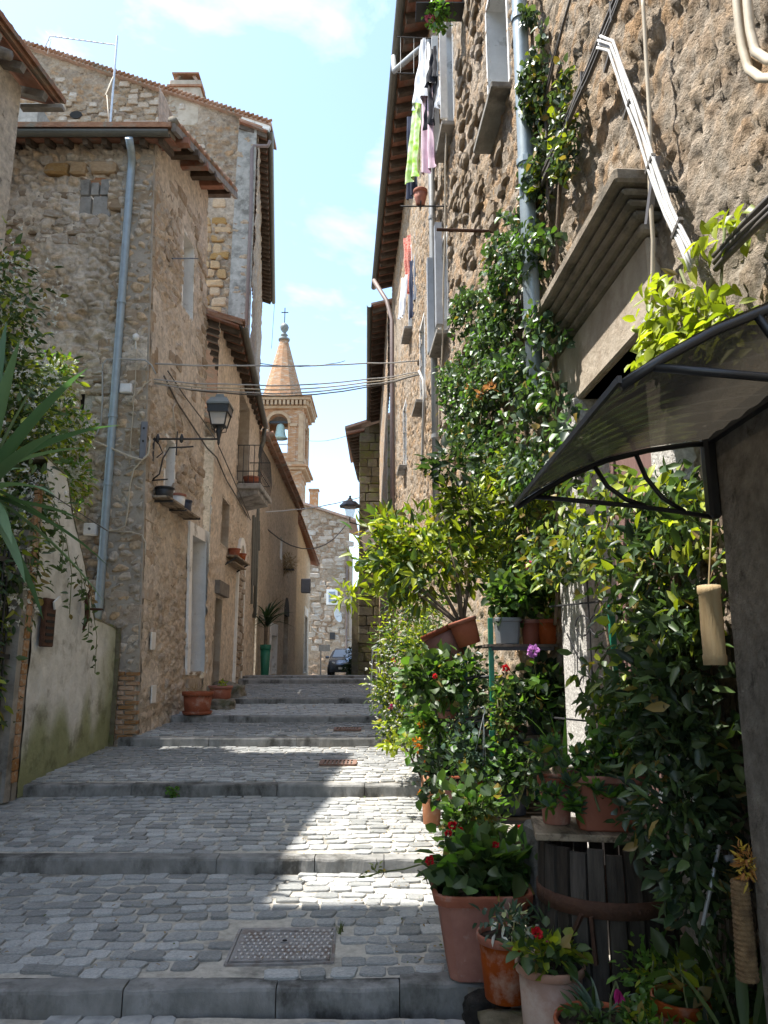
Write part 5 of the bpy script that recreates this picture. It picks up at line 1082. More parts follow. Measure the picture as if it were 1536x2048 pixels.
wire('pale cable bundle slanting down to the corner anchor plate', [(128, 856), (170, 874), (215, 893), (262, 914), (285, 920), (297, 908), (300, 880)], .016, 'cable_beige', YA - .16)
wire('pale conduit running down from the anchor plate to the meter box', [(285, 920), (268, 938), (260, 970), (256, 1020), (250, 1052), (235, 1060), (200, 1062)], .012, 'cable_beige', YA - .11)
wire('thin vertical cable below the tiny sensor lamp', [(272, 690), (271, 760), (268, 800), (263, 860), (258, 930)], .008, 'cable_beige', YA - .1)
wire('thin cable bending round the corner beside the meter box', [(215, 1062), (262, 1064), (284, 1070), (291, 1085), (291, 1110)], .009, 'cable_beige', YA - .1)
wire('looped cable hanging from the upper junction box', [(270, 785), (262, 805), (255, 800), (272, 790), (290, 768), (302, 760)], .009, 'cable_beige', YA - .13)
# side-wall cables running along the lane
def wireS(label, pts, r, mat, off=.08):
    P = [fS(u, v)[2] if u < 425 else fB(u, v)[2] for u, v in pts]; mb = MB(); mb.tube([q + Vector((off, 0, 0)) for q in P], r, 6); return tag(mb.build('cable', mat, None, True), label, 'cable')
wireS('dark cable pair sweeping down the lane wall from the lamp to the balcony', [(318, 752), (345, 805), (375, 850), (405, 895), (425, 915), (445, 960), (470, 1000), (490, 1035)], .016, 'cable_dark')
wireS('second dark cable sweeping down the lane wall above the first', [(322, 742), (355, 790), (390, 835), (418, 875), (432, 905), (455, 955), (480, 1010), (492, 1040)], .012, 'cable_dark', .11)
wireS('pale cable looping above the lamp bracket', [(338, 880), (334, 840), (331, 815), (337, 806), (344, 820), (352, 850)], .011, 'cable_beige', .12)

# ------------------------------------------------------------------ wall lantern
lamp = thing('wall_lantern', 'black wall lantern on a long iron bracket at the left house corner', 'lamp', (-3.55, 11.1, 5.0))
LY = 11.15; pe = atY(440, 878, LY); pw = Vector((-3.56, LY, pe.z + .0))
mb = MB(); mb.tube([pw, pe], .016, 8); mb.build('arm', 'iron', lamp, True)
mb = MB(); lo = pw + Vector((.0, 0, -.66)); mb.tube([lo, lo + Vector((.12, 0, .1)), lo + Vector((.16, 0, .35)), lo + Vector((.25, 0, .52)), pw + Vector((.5, 0, -.13)), pw + Vector((.62, 0, -.12))], .013, 8); mb.tube([pw + Vector((.02, 0, -.02)), pw + Vector((.09, 0, -.09)), pw + Vector((.15, 0, -.22)), pw + Vector((.06, 0, -.3))], .01, 6)
mb.tube([pw + Vector((.0, 0, .08)), lo + Vector((0, 0, -.12))], .02, 8); mb.tube([lo + Vector((-.02, 0, .0)), lo + Vector((.25, 0, .02))], .012, 6); mb.build('scroll_brace', 'iron', lamp, True)
for f in (.06, .42): mb = MB(); mb.lathe([(.012, -.06), (.03, -.03), (.03, .03), (.012, .08)], pw.lerp(pe, f), 8); mb.build('collar', 'iron', lamp, True)
mb = MB(); mb.tube([pw + Vector((.36, 0, -.26)), pw + Vector((.36, 0, .12))], .011, 6); mb.build('strut', 'iron', lamp)
lc = Vector((pe.x - .02, LY, 0)); zb0 = pe.z
mb = MB(); mb.lathe([(.01, -.10), (.022, -.06), (.02, 0), (.035, .05), (.05, .13), (.04, .18), (.075, .20)], lc + Vector((0, 0, zb0)), 10); mb.build('stem', 'iron', lamp, True)
zl0, zl1, hb, ht = zb0 + .20, zb0 + .52, .10, .165
for sx, sy in ((-1, -1), (1, -1), (1, 1), (-1, 1)):
    mb = MB(); mb.bar(lc + Vector((sx * hb, sy * hb, zl0)), lc + Vector((sx * ht, sy * ht, zl1)), .016, .016); mb.build('frame_bar', 'iron', lamp)
    mb = MB(); mb.tube([lc + Vector((sx * .02, sy * .02, zb0 + .1)), lc + Vector((sx * .09, sy * .09, zb0 + .14)), lc + Vector((sx * hb, sy * hb, zl0 + .02))], .007, 5); mb.build('scroll', 'iron', lamp)
for (ax, ay) in ((0, -1), (1, 0), (0, 1), (-1, 0)):
    t_ = Vector((-ay, ax, 0)); n_ = Vector((ax, ay, 0)); q = [lc + n_ * hb * .93 + t_ * hb * .9 + Vector((0, 0, zl0)), lc + n_ * hb * .93 - t_ * hb * .9 + Vector((0, 0, zl0)), lc + n_ * ht * .95 - t_ * ht * .92 + Vector((0, 0, zl1)), lc + n_ * ht * .95 + t_ * ht * .92 + Vector((0, 0, zl1))]; mb = MB(); mb.add(q, [(0, 1, 2, 3)]); mb.build('pane', 'lamp_glass', lamp)
mb = MB(); mb.lathe([(.145, zl0 + .0), (.15, zl0 + .012)], lc, 4, 0, R(45)); mb.build('lantern_floor', 'iron', lamp)
mb = MB(); mb.lathe([(ht * 1.50, zl1), (ht * 1.5, zl1 + .03), (ht * 1.05, zl1 + .12), (ht * .6, zl1 + .13), (ht * .5, zl1 + .19), (.02, zl1 + .21)], lc, 4, 0, R(45)); mb.build('roof', 'lead', lamp)
mb = MB(); mb.box(lc + Vector((0, 0, zl1 - .06)), (ht * 1.95, ht * 1.95, .12)); mb.build('hood', 'black_paint', lamp); mb = MB(); mb.lathe([(.09, -.02), (.07, .0)], lc + Vector((0, 0, zl1 - .115)), 14); mb.build('bulb_lens', 'pane_sky', lamp)

# ------------------------------------------------------------------ shelf with pots, white flue
s0 = fS(308, 985)[2]; sA = Vector((cxA(4.2) + .02, 11.05, 4.20)); sB = Vector((cxA(4.2) + .10, 12.75, 4.20))
sh = thing('plank_shelf', 'wooden plank shelf on the left house wall carrying three pots', 'shelf', sA)
for k, (a, b) in enumerate(((0, .47), (.49, 1))): mb = MB(); mb.bar(sA.lerp(sB, a) + Vector((.15, 0, -.02 * k)), sA.lerp(sB, b) + Vector((.15, 0, -.02 * k)), .30, .035); mb.build('plank', 'plank_wood', sh, bevel=.004)
for f in (.1, .5, .95): mb = MB(); mb.bar(sA.lerp(sB, f) + Vector((-.02, 0, -.04)), sA.lerp(sB, f) + Vector((.32, 0, -.04)), .03, .03); mb.build('bracket', 'iron', sh)
pot('black rubber tub on the plank shelf', sA.lerp(sB, .12) + Vector((.17, 0, .02)), .15, .16, 'plastic_black', .85, group='pots on the plank shelf')
pot('red and white pot in the middle of the plank shelf', sA.lerp(sB, .5) + Vector((.17, 0, .02)), .13, .2, 'plastic_white', .8, group='pots on the plank shelf', rim=.2).children[1].data.materials[0] = M['terracotta']
pot('small dark pot at the far end of the plank shelf', sA.lerp(sB, .78) + Vector((.15, 0, .02)), .11, .2, 'plastic_blue', .8, group='pots on the plank shelf')
# small plates on the wall by the door
for (u, v, lab) in ((298, 1282, 'small white plate on the left house wall, upper of two'), (299, 1388, 'small white plate on the left house wall near the ground')):
    p = fS(u, v)[2]; mb = MB(); mb.box(p + Vector((.06, 0, 0)), (.02, .22, .26)); tag(mb.build('wall_plate', 'plastic_white', None, bevel=.006), lab, 'wall plate')
# pots at the foot of the house
c = Vector((-2.98, 12.35, ground_z(12.35) + .0)); pot('large terracotta pot with saucer at the foot of the left house', c + Vector((0, 0, .03)), .25, .33, 'terracotta', .78, rim=.2, saucer=True, group='pots at the foot of the left house')
c2 = Vector((-2.82, 13.3, ground_z(13.3) + .14)); pot('smaller terracotta pot on a stone beside the lane step', c2, .21, .24, 'terracotta', .8, rim=.2, group='pots at the foot of the left house')
pl = thing('seedling', 'small light green seedling in the smaller terracotta pot', 'plant', c2 + Vector((0, 0, .22))); foliage('leaves', pl, c2 + Vector((.03, 0, .27)), (.09, .09, .05), 40, .06, .035, 'lime', clumps=4)
pl = thing('dry_stalks', 'dry low stalks in the large terracotta pot by the left house', 'plant', c + Vector((0, 0, .3))); foliage('stalks', pl, c + Vector((0, 0, .36)), (.2, .2, .06), 120, .12, .006, 'dry', 'leaf_dull', 8)
def rock(label, c, size, mat, seed, name='rock'):
    bm = bmesh.new(); bmesh.ops.create_icosphere(bm, subdivisions=4, radius=1)
    for v in bm.verts:
        q = v.co.normalized(); m_ = max(abs(q.x), abs(q.y), abs(q.z)) ** -.55; v.co = Vector((q.x * size[0], q.y * size[1], q.z * size[2])) * m_ * (.8 + .22 * noise.noise(q * 1.6 + Vector((seed, 0, 0))) + .10 * noise.noise(q * 4.5 + Vector((seed, 3, 0))) + .05 * noise.noise(q * 11 + Vector((seed, 3, 0))))
    me = bpy.data.meshes.new(name); bm.to_mesh(me); bm.free(); me.materials.append(M[mat]); me.shade_smooth(); o = bpy.data.objects.new(name, me); COL.objects.link(o); o.location = c; return tag(o, label, 'rock')
rock('rough grey stone under the smaller terracotta pot', (-2.78, 13.25, ground_z(13.25) + .05), (.3, .3, .14), 'rock_grey', 3)
rock('rounded grey boulder at the foot of the balcony house', (-2.82, 14.5, ground_z(14.5) + .05), (.26, .4, .2), 'rock_grey', 6)
# shelf with red pots on the balcony house, balcony pot
p = fB(452, 1112)[2]; t = thing('pot_bracket', 'small wooden wall bracket shelf holding two red pots', 'shelf', p)
mb = MB(); mb.box(p + Vector((.14, .55, -.02)), (.28, 1.5, .04)); mb.build('board', 'plank_wood', t, bevel=.005); mb = MB(); mb.box(p + Vector((.12, .55, -.14)), (.2, 1.3, .03)); mb.build('lower_board', 'plank_wood', t)
for dy in (-.1, 1.2): mb = MB(); mb.bar(p + Vector((0, dy, -.2)), p + Vector((.26, dy, -.03)), .03, .03); mb.build('brace', 'iron', t)
pot('red terracotta pot on the wall bracket, nearer one', p + Vector((.15, .1, 0)), .14, .17, 'terracotta', .75, group='red pots on the wall bracket'); pot('red terracotta pot on the wall bracket, farther one', p + Vector((.15, .85, 0)), .13, .17, 'terracotta', .75, group='red pots on the wall bracket')
pot('terracotta bowl on the floor of the iron balcony', (xB(17) + .3, 17.0, 5.77), .2, .2, 'terracotta', .7)
# palm-like plant and dried bunch on the ochre house
pp = Vector((-3.22, 20.7, 1.36)); pot('tall green pot holding the spiky plant', pp, .15, .85, 'green_metal', .7)
cp = thing('dracaena', 'spiky dark green dracaena in a tall green pot at the top of the lane', 'plant', pp + Vector((0, 0, .9))); cb = pp + Vector((0, 0, 1.45)); mb = MB(); mb.tube([pp + Vector((0, 0, .85)), cb], .05, 8); mb.build('trunk', 'bark', cp)
for k in range(46):
    a = rnd.uniform(0, 6.28); strap(cp, cb + Vector((0, 0, rnd.uniform(-.2, .15))), (math.cos(a), math.sin(a), rnd.uniform(-.3, 1.5)), rnd.uniform(.6, .95), .06, .9, 'dark', 'leaf', 'leaf', 5)
p = fC(566, 1128)[2]; t = thing('dried_bunch', 'dry brown plant bunch on a bracket below the slit window', 'plant', p); foliage('stalks', t, p + Vector((.2, 0, 0)), (.25, .45, .32), 420, .22, .02, 'dry', 'leaf_dull', 9); mb = MB(); mb.bar(p + Vector((0, 0, -.2)), p + Vector((.4, 0, -.2)), .3, .04); mb.build('bracket', 'iron', t)
# weed growing at the kerb
t = thing('weed', 'small green weed growing out of the third kerb', 'plant', (-2.16, 8.1, .42)); foliage('leaves', t, (-2.16, 8.07, .44), (.07, .04, .06), 70, .04, .03, 'fresh', clumps=6)
t = thing('grass_tuft', 'little grass tuft at the right corner of the manhole cover', 'plant', (-.26, 4.93, .15))
for k in range(16): strap(t, (-.262 + rnd.uniform(-.015, .015), 4.93 + rnd.uniform(-.03, .03), .14), (rnd.uniform(-.6, .6), rnd.uniform(-.4, .4), 1), rnd.uniform(.04, .08), .006, .6, 'olive', 'blade', 'leaf', 3)

# ------------------------------------------------------------------ TV aerial
an = thing('tv_aerial', 'thin television aerial on a mast above the left house roof', 'aerial', atY(226, 262, 13.5)); m0, m1 = atY(224, 262, 13.5), atY(230, 72, 13.5); m0.x = m1.x = (m0.x + m1.x) / 2
mb = MB(); mb.tube([m0, m1], .022, 8); mb.build('mast', 'galvanised', an); b0, b1 = atY(100, 72, 13.4), atY(232, 90, 13.5); mb = MB(); mb.tube([b0, b1], .012, 6); mb.build('boom', 'galvanised', an)
for k in range(9): p = b0.lerp(b1, .1 + .09 * k); mb = MB(); mb.tube([p + Vector((0, -.12, -.1)), p + Vector((0, .12, .12))], .006, 5); mb.build('element', 'galvanised', an)
for s in (-1, 1): mb = MB(); mb.tube([b0, b0 + Vector((-.14, .1, .2 * s))], .01, 5); mb.tube([b0 + Vector((-.02, .1, .02 * s)), b0 + Vector((-.18, .3, .16 * s))], .006, 5); mb.build('reflector', 'galvanised', an)
mb = MB(); mb.tube([m1 + Vector((0, -.02, -1.0)), m1 + Vector((-.15, -.05, -1.5)), m0 + Vector((-.1, -.05, .8)), m0 + Vector((0, 0, .0))], .014, 6); mb.build('aerial_lead', 'cable_beige', an, True)

# ------------------------------------------------------------------ cables across the lane
A1 = Vector((cxA(6.4) + .06, 11.05, atY(312, 728, 11.05).z)); B1 = rwall(835, 722, .12)
def span(label, a, b, sag, r, mat): mb = MB(); mb.tube(catenary(a, b, sag, 18, .02), r, 6); return tag(mb.build('overhead_cable', mat, None, True), label, 'cable', 'cables across the lane')
span('upper overhead cable crossing the lane in front of the spire', A1, B1, .06, .013, 'cable_grey')
A2 = Vector((cxA(6.1) + .06, 11.02, atY(300, 758, 11.0).z)); B2 = rwall(838, 744, .12)
for k, (sg_, dr, mt, lab) in enumerate([(.17, 0, 'cable_grey', 'topmost strand of the sagging cable bundle'), (.21, -.03, 'cable_beige', 'second strand of the sagging cable bundle'), (.25, -.05, 'cable_grey', 'third strand of the sagging cable bundle'), (.30, -.03, 'cable_dark', 'lowest strand of the sagging cable bundle')]):
    span(lab, A2 + Vector((0, .03 * k, dr)), B2 + Vector((0, .04 * k, dr * .4)), sg_, .0115, mt)
wire('grey cable loop running down the right house below the street cables', [(838, 742), (846, 760), (848, 800), (846, 860), (844, 940)], .025, 'cable_grey')
span('thin far wire in front of the bell tower', atY(520, 1025, 21), atY(720, 995, 30), .1, .018, 'cable_white'); span('dark drooping wire low between the far houses', atY(515, 1040, 21), atY(695, 1045, 33), 1.0, .02, 'cable_dark'); span('thin wire to the right of the bell tower', atY(612, 880, 60), atY(730, 858, 34), .3, .02, 'cable_dark'); span('thin horizontal wire behind the cable bundle', atY(520, 727, 30), atY(690, 722, 34), .2, .018, 'cable_dark')

# ------------------------------------------------------------------ lantern on the far right house
l2 = thing('far_lantern', 'dark wall lantern on the far right house above the shrub', 'lamp', atY(700, 1020, 33)); c = atY(700, 1012, 33.2)
mb = MB(); mb.lathe([(.22, -.5), (.36, 0.0)], c + Vector((0, 0, -.05)), 4, 0, R(45)); mb.build('lantern', 'lamp_glass', l2); mb = MB(); mb.lathe([(.5, -.05), (.5, 0), (.28, .2), (.14, .22), (.12, .34), (.05, .36), (.06, .45), (.01, .5)], c, 8, 0, R(22)); mb.build('roof', 'iron', l2)
mb = MB(); mb.tube([c + Vector((0, 0, -.5)), c + Vector((0, 0, -.75)), c + Vector((.5, .5, -.8))], .03, 6); mb.build('arm', 'iron', l2)
# ================================================================== THINGS ON THE LONG RIGHT HOUSE
def wpath(pts, off=.12): return [rwall(u, v, off) for u, v in pts]
def bundle(label, pts, r, mat, n, gap, off=.12, straps=0, name='conduit'):
    t = thing(name, label, 'cable', rwall(*pts[0])); P = wpath(pts, off); d = (P[-1] - P[0]).normalized(); s_ = d.cross(NR).normalized(); strand = 'strand'
    for k in range(n):
        mb = MB(); q = []
        for i in range(len(P) - 1):
            for f in range(4): a = P[i].lerp(P[i + 1], f / 4); q.append(a + s_ * (k - (n - 1) / 2) * gap + NR * .012 * noise.noise(a * 3 + Vector((k, 0, 0))) + s_ * .01 * noise.noise(a * 2.3 + Vector((0, k * 4, 0))))
        q.append(P[-1] + s_ * (k - (n - 1) / 2) * gap); mb.tube(q, r, 7); mb.build(strand, mat, t, True)
    for k in range(straps):
        p = P[0].lerp(P[-1], (k + .5) / straps); mb = MB(); mb.bar(p - s_ * gap * n * .6, p + s_ * gap * n * .6, .02, r * 2.4, up=NR); mb.build('cable_tie', 'cable_dark', t)
    return t
bundle('brown conduit bundle running level along the right house front', [(1262, -60), (1200, 90), (1115, 290), (1032, 478)], .014, 'cable_dark', 4, .026, .15, 5)
bundle('white cable bundle slanting down the right house front above the awning', [(1198, 84), (1222, 92), (1240, 140), (1290, 290), (1335, 420), (1385, 530)], .008, 'cable_grey2', 4, .020, .17, 4)
bundle('thin beige cable dropping vertically past the doorway cornice', [(1284, -20), (1292, 120), (1300, 300), (1306, 480), (1300, 720)], .010, 'cable_beige', 1, .02, .15)
bundle('pair of beige pipes bending out at the upper right corner', [(1478, -60), (1484, 0), (1494, 80), (1504, 120), (1530, 138), (1580, 138)], .017, 'cable_beige', 2, .06, .13)
bundle('dark cable run along the right house front towards the upper frame edge', [(1150, -40), (1105, 130), (1090, 200), (1092, 330), (1096, 420)], .009, 'cable_dark', 2, .03, .12)
bundle('grey cable bundle at the right edge above the yellow green climber', [(1580, 370), (1500, 450), (1430, 525)], .013, 'cable_dark', 3, .028, .16)
bundle('beige cable beside the grey downpipe near the laundry', [(893, 240), (890, 420), (884, 700), (876, 900)], .012, 'cable_beige', 1, .02, .12)
p = rwall(1368, 380); t = thing('wall_spotlight', 'thin dark metal spotlight plate sticking out of the right house wall', 'lamp', p)
mb = MB(); a = p + NR * .14; mb.hexa([a + Vector((0, -.10, .10)), a + Vector((0, -.06, .12)), a + Vector((0, .10, -.12)), a + Vector((0, .07, -.14))], [q + NR * .025 for q in (a + Vector((0, -.10, .10)), a + Vector((0, -.06, .12)), a + Vector((0, .10, -.12)), a + Vector((0, .07, -.14)))]); mb.build('plate', 'steel_plate', t); mb = MB(); mb.tube([p, a], .015, 6); mb.build('arm', 'iron', t)
p = rwall(990, 463); mb = MB(); mb.tube([p - NR * .05, p + NR * .62], .018, 7); tag(mb.build('iron_rod', 'rust_iron', None), 'rusty iron rod sticking straight out of the right house wall', 'rod')

# ------------------------------------------------------------------ laundry
def cloth(label, u0, v0, u1, v1, Y, mat, width, cat='laundry', seed=0, name='hanging_cloth', lean=0, taper=1.0, group='laundry hung at the window'):
    a, b = atY(u0, v0, Y), atY(u1, v1, Y); H = a.z - b.z; mb = MB(); nu, nv = 14, 20; vs = []
    dirw = Vector((-.55, .85, 0)).normalized(); nrm = Vector((.85, .55, 0))
    for j in range(nv + 1):
        g_ = j / nv
        for i in range(nu + 1):
            f = i / nu - .5; w = width * (taper + (1 - taper) * g_) ; fold = .05 * math.sin(f * 13 + seed + g_ * 1.5) * (.35 + .65 * g_) + .03 * noise.noise(Vector((f * 4, g_ * 4, seed)))
            vs.append(Vector((a.x + (b.x - a.x) * g_, a.y, a.z - H * g_)) + dirw * f * w + nrm * fold + Vector((0, 0, .06 * abs(f) * (1 if j == 0 else 0) - .05 * noise.noise(Vector((f * 3, 0, seed))) * g_)))
    mb.add(vs, [(j * (nu + 1) + i, j * (nu + 1) + i + 1, (j + 1) * (nu + 1) + i + 1, (j + 1) * (nu + 1) + i) for j in range(nv) for i in range(nu)])
    o = mb.build(name, mat, None, True); return tag(o, label, cat, group)
cloth('white shirt pegged highest on the washing line', 846, 80, 836, 205, 10.3, 'cloth_white', .42, seed=1, taper=.2)
cloth('black top hanging beside the white shirt', 866, 98, 862, 165, 10.0, 'cloth_black', .3, seed=2, taper=.4)
cloth('black trousers hanging below the black top', 864, 165, 860, 250, 10.1, 'cloth_black', .26, seed=9)
cloth('small white cloth pegged right of the black clothes', 882, 160, 880, 212, 9.8, 'cloth_white', .16, seed=3, taper=.6)
cloth('lime green and white printed towel on the washing line', 838, 185, 826, 358, 10.5, 'cloth_green_print', .36, seed=4, taper=.6)
cloth('pale pink sheet hanging behind the green towel', 856, 175, 858, 340, 10.2, 'cloth_pink', .30, seed=5)
cloth('dark navy trousers hanging below the green towel', 824, 230, 822, 395, 10.8, 'cloth_navy', .26, seed=6)
cloth('red and white printed cloth hanging farther along the wall', 813, 475, 816, 588, 16.0, 'cloth_red', .30, seed=7, group='laundry farther along the wall')
cloth('white and black garment hanging lowest on the farther line', 808, 555, 802, 635, 15.8, 'cloth_white', .26, seed=8, group='laundry farther along the wall'); cloth('dark blue garment beside the red printed cloth', 826, 520, 826, 635, 15.6, 'cloth_navy', .24, seed=11, group='laundry farther along the wall'); cloth('grey garment hanging close to the wall behind the downpipe', 836, 440, 834, 600, 15.0, 'cloth_grey', .22, seed=12, group='laundry farther along the wall')
dr = thing('washing_line', 'thin metal washing line frame outside the upper right window', 'washing line', rwall(880, 110))
for (u, v) in ((884, 78), (884, 150)):
    p = rwall(u, v); mb = MB(); mb.tube([p, p + NR * .75], .010, 6); mb.build('arm', 'iron', dr)
for k in range(3):
    p = rwall(884, 78) + NR * (.25 + .22 * k); q = rwall(884, 150) + NR * (.25 + .22 * k); mb = MB(); mb.tube([p, q + Vector((0, .0, 0))], .004, 5); mb.build('line', 'cable_white', dr)
p = atY(841, 410, 10.2); pot('small terracotta pot hanging under the laundry', p, .11, .24, 'terracotta', .6, rim=.22)
mb = MB(); mb.tube([p + Vector((-.3, 0, -.02)), p + Vector((.5, 0, -.02))], .012, 6); mb.tube([p + Vector((0, -.12, -.01)), p + Vector((0, .12, -.01))], .01, 6); tag(mb.build('pot_holder', 'iron', None), 'thin iron arm holding the small hanging pot', 'bracket')
p = atY(905, 22, 8.6); pot('terracotta pot on an iron ledge at the top edge of the picture', p, .16, .2, 'terracotta', .7); mb = MB(); mb.box(p + Vector((-.12, 0, -.012)), (.75, .3, .02)); tag(mb.build('window_ledge', 'iron', None), 'thin iron ledge at the top carrying pink flowers', 'ledge')
gt = thing('trailing_geranium', 'pink flowering geranium trailing over the ledge at the top edge', 'plant', p + Vector((-.2, 0, .1))); foliage('foliage', gt, p + Vector((-.18, 0, -.02)), (.2, .18, .2), 220, .07, .06, 'fresh', clumps=8)
for k in range(6): flower('blossom', gt, p + Vector((-.28 + rnd.uniform(-.06, .1), rnd.uniform(-.1, .1), rnd.uniform(-.2, .2))), .06, 'pink')

# ------------------------------------------------------------------ ivy
def inside(p, poly):
    c = False; n = len(poly)
    for i in range(n):
        (x1, y1), (x2, y2) = poly[i], poly[(i + 1) % n]
        if (y1 > p[1]) != (y2 > p[1]) and p[0] < (x2 - x1) * (p[1] - y1) / (y2 - y1) + x1: c = not c
    return c
def wall_vine(parent, px, n, L, W, kind, mat='leaf_glossy', thick=.22, mixk=None, share=0, seed=1, name='foliage', thr=-.25):
    poly = [(q.y, q.z) for q in (rwall(u, v, .09 + thick * .5) for u, v in px)]; ys = [a for a, b in poly]; zs = [b for a, b in poly]; r2 = random.Random(seed); P = []
    tries = 0
    while len(P) < n and tries < n * 60:
        tries += 1; y = r2.uniform(min(ys), max(ys)); z = r2.uniform(min(zs), max(zs)); k = noise.noise(Vector((y * 2.4, z * 2.4, seed))) + .5 * noise.noise(Vector((y * 7, z * 7, seed)))
        if not inside((y + .06 * noise.noise(Vector((y * 9, z * 9, 1))), z), poly) or k < thr: continue
        P.append(Vector((rx(y), y, z)) + NR * (.09 + thick * r2.random() * (.35 + max(0, .5 + k))))
    P = np.array(P); m_ = len(P); D = rs.normal(size=(m_, 3)) * .6 + np.array((-.35, 0, -.55)); Nn = rs.normal(size=(m_, 3)) * .45 + np.array((-.75, -.1, .55))
    me = leaf_mesh(name, P, D, Nn, L * (.6 + .7 * rs.rand(m_)), W * (.6 + .7 * rs.rand(m_)), tint(kind, m_, mixk, share), mat, org(parent)); return link(name, me, parent, 'stuff')
ivy = thing('wall_ivy', 'thick ivy climbing the right house wall around the grey downpipe', 'ivy', rwall(1000, 960))
wall_vine(ivy, [(1012, 420), (1090, 450), (1112, 560), (1110, 640), (1150, 760), (1175, 880), (1140, 990), (960, 990), (905, 900), (885, 800), (892, 735), (940, 690), (900, 655), (905, 620), (960, 560), (985, 490)], 7000, .066, .056, 'ivy', mixk='fresh', share=.26, seed=3, thr=.09)
wall_vine(ivy, [(1052, 10), (1075, 30), (1088, 250), (1082, 420), (1062, 420), (1060, 250)], 1000, .06, .05, 'ivy', thick=.14, mixk='lime', share=.12, seed=4); wall_vine(ivy, [(1118, 120), (1138, 125), (1146, 330), (1120, 440), (1098, 430), (1112, 300)], 420, .055, .045, 'ivy', thick=.1, mixk='lime', share=.3, seed=5, thr=0)
mb = MB()
for pts in ([(1060, 990), (1050, 800), (1068, 600), (1075, 420), (1070, 200), (1062, 20)], [(1000, 990), (960, 860), (980, 700), (1010, 560), (1035, 430)], [(1120, 990), (1108, 700), (1115, 450), (1130, 200)], [(985, 985), (940, 880), (905, 770)]): mb.tube(wpath(pts, .12), [.03] + [.014] * (len(pts) - 1), 6)
mb.build('stem', 'bark', ivy, True)
for k in range(4): flower('dry_blossom', ivy, rwall(945 + 22 * (k % 3) + rnd.uniform(-8, 8), 775 + 12 * (k % 2) + rnd.uniform(-8, 8), .3), .07, 'rustc', 16)
cl = thing('green_climber', 'bright leafy climber on the wall left of the doorway, behind the plant rack', 'climber', rwall(1060, 1250))
wall_vine(cl, [(985, 930), (1085, 915), (1150, 1000), (1165, 1110), (1120, 1170), (985, 1200), (960, 1100)], 1900, .08, .05, 'mid', mixk='lime', share=.3, seed=6, thick=.2)
tip = atY(1045, 955, 6.0); foliage('foliage', cl, tip, (.3, .25, .22), 520, .075, .035, 'lime', clumps=12, tight=.22)
mb = MB()
for pts in ([(1050, 1290), (1040, 1150), (1052, 1000)], [(1010, 1280), (1000, 1120), (990, 960)], [(1110, 1250), (1120, 1120), (1110, 980)]): mb.tube(wpath(pts, .14), .012, 6)
mb.build('stem', 'bark', cl, True)
yg = thing('yellow_green_climber', 'sunlit yellow green climber growing above the awning', 'climber', rwall(1400, 700))
wall_vine(yg, [(1310, 560), (1390, 500), (1440, 430), (1580, 380), (1580, 680), (1300, 760), (1290, 690)], 330, .075, .045, 'lime', 'leaf', .14, seed=8, thr=-.05)
wall_vine(yg, [(1290, 640), (1400, 560), (1480, 600), (1440, 720), (1300, 770)], 240, .07, .042, 'lime', 'leaf', .14, seed=9, thr=-.3)
mb = MB()
for pts in ([(1420, 760), (1400, 640), (1360, 540)], [(1480, 740), (1440, 600), (1450, 450)], [(1330, 780), (1320, 650)]): mb.tube(wpath(pts, .14), .006, 5)
mb.build('stem', 'stem_green', yg, True)

bc = thing('door_climber', 'loose bright climber hanging in front of the maroon door under the awning', 'climber', rwall(1300, 1400))
wall_vine(bc, [(1150, 950), (1300, 925), (1440, 930), (1445, 1100), (1400, 1260), (1300, 1340), (1225, 1330), (1180, 1180)], 900, .075, .04, 'mid', 'leaf', .3, 'lime', .4, seed=21, thr=.0)
wall_vine(bc, [(1200, 1230), (1300, 1200), (1300, 1480), (1210, 1500), (1185, 1350)], 300, .075, .04, 'mid', 'leaf', .25, 'lime', .2, seed=22, thr=.05)
mb = MB()
for pts in ([(1230, 1480), (1220, 1300), (1190, 1150), (1240, 960)], [(1290, 1500), (1300, 1250), (1320, 1050), (1370, 930)], [(1250, 1400), (1330, 1200), (1420, 1000)]): mb.tube(wpath(pts, .2), .008, 5)
mb.build('stem', 'bark', bc, True)
# ================================================================== AWNING
aw = thing('door_awning', 'bronze polycarbonate door awning with black brackets at the upper right', 'awning', (1.1, 1.85, 2.3))
AY0, AY1 = 1.31, 2.42; prof = [(.436, 2.26), (.52, 2.315), (.62, 2.37), (.74, 2.42), (.88, 2.455), (1.02, 2.475), (1.10, 2.48)]
mb = MB(); nY = 70; vs = [(x, AY0 + (AY1 - AY0) * j / nY, z + .0035 * math.sin(j * .9) + .005 * noise.noise(Vector((j * .16, x * 2, 0)))) for j in range(nY + 1) for x, z in prof]; m_ = len(prof)
mb.add(vs, [(j * m_ + i, j * m_ + i + 1, (j + 1) * m_ + i + 1, (j + 1) * m_ + i) for j in range(nY) for i in range(m_ - 1)]); mb.build('sheet', 'polycarbonate', aw, True)
mb = MB(); mb.bar((.432, AY0 - .01, 2.258), (.432, AY1 + .01, 2.258), .008, .014); mb.build('front_rail', 'black_paint', aw); mb = MB(); mb.bar((1.09, AY0, 2.49), (1.09, AY1, 2.49), .03, .05); mb.build('wall_rail', 'black_paint', aw)
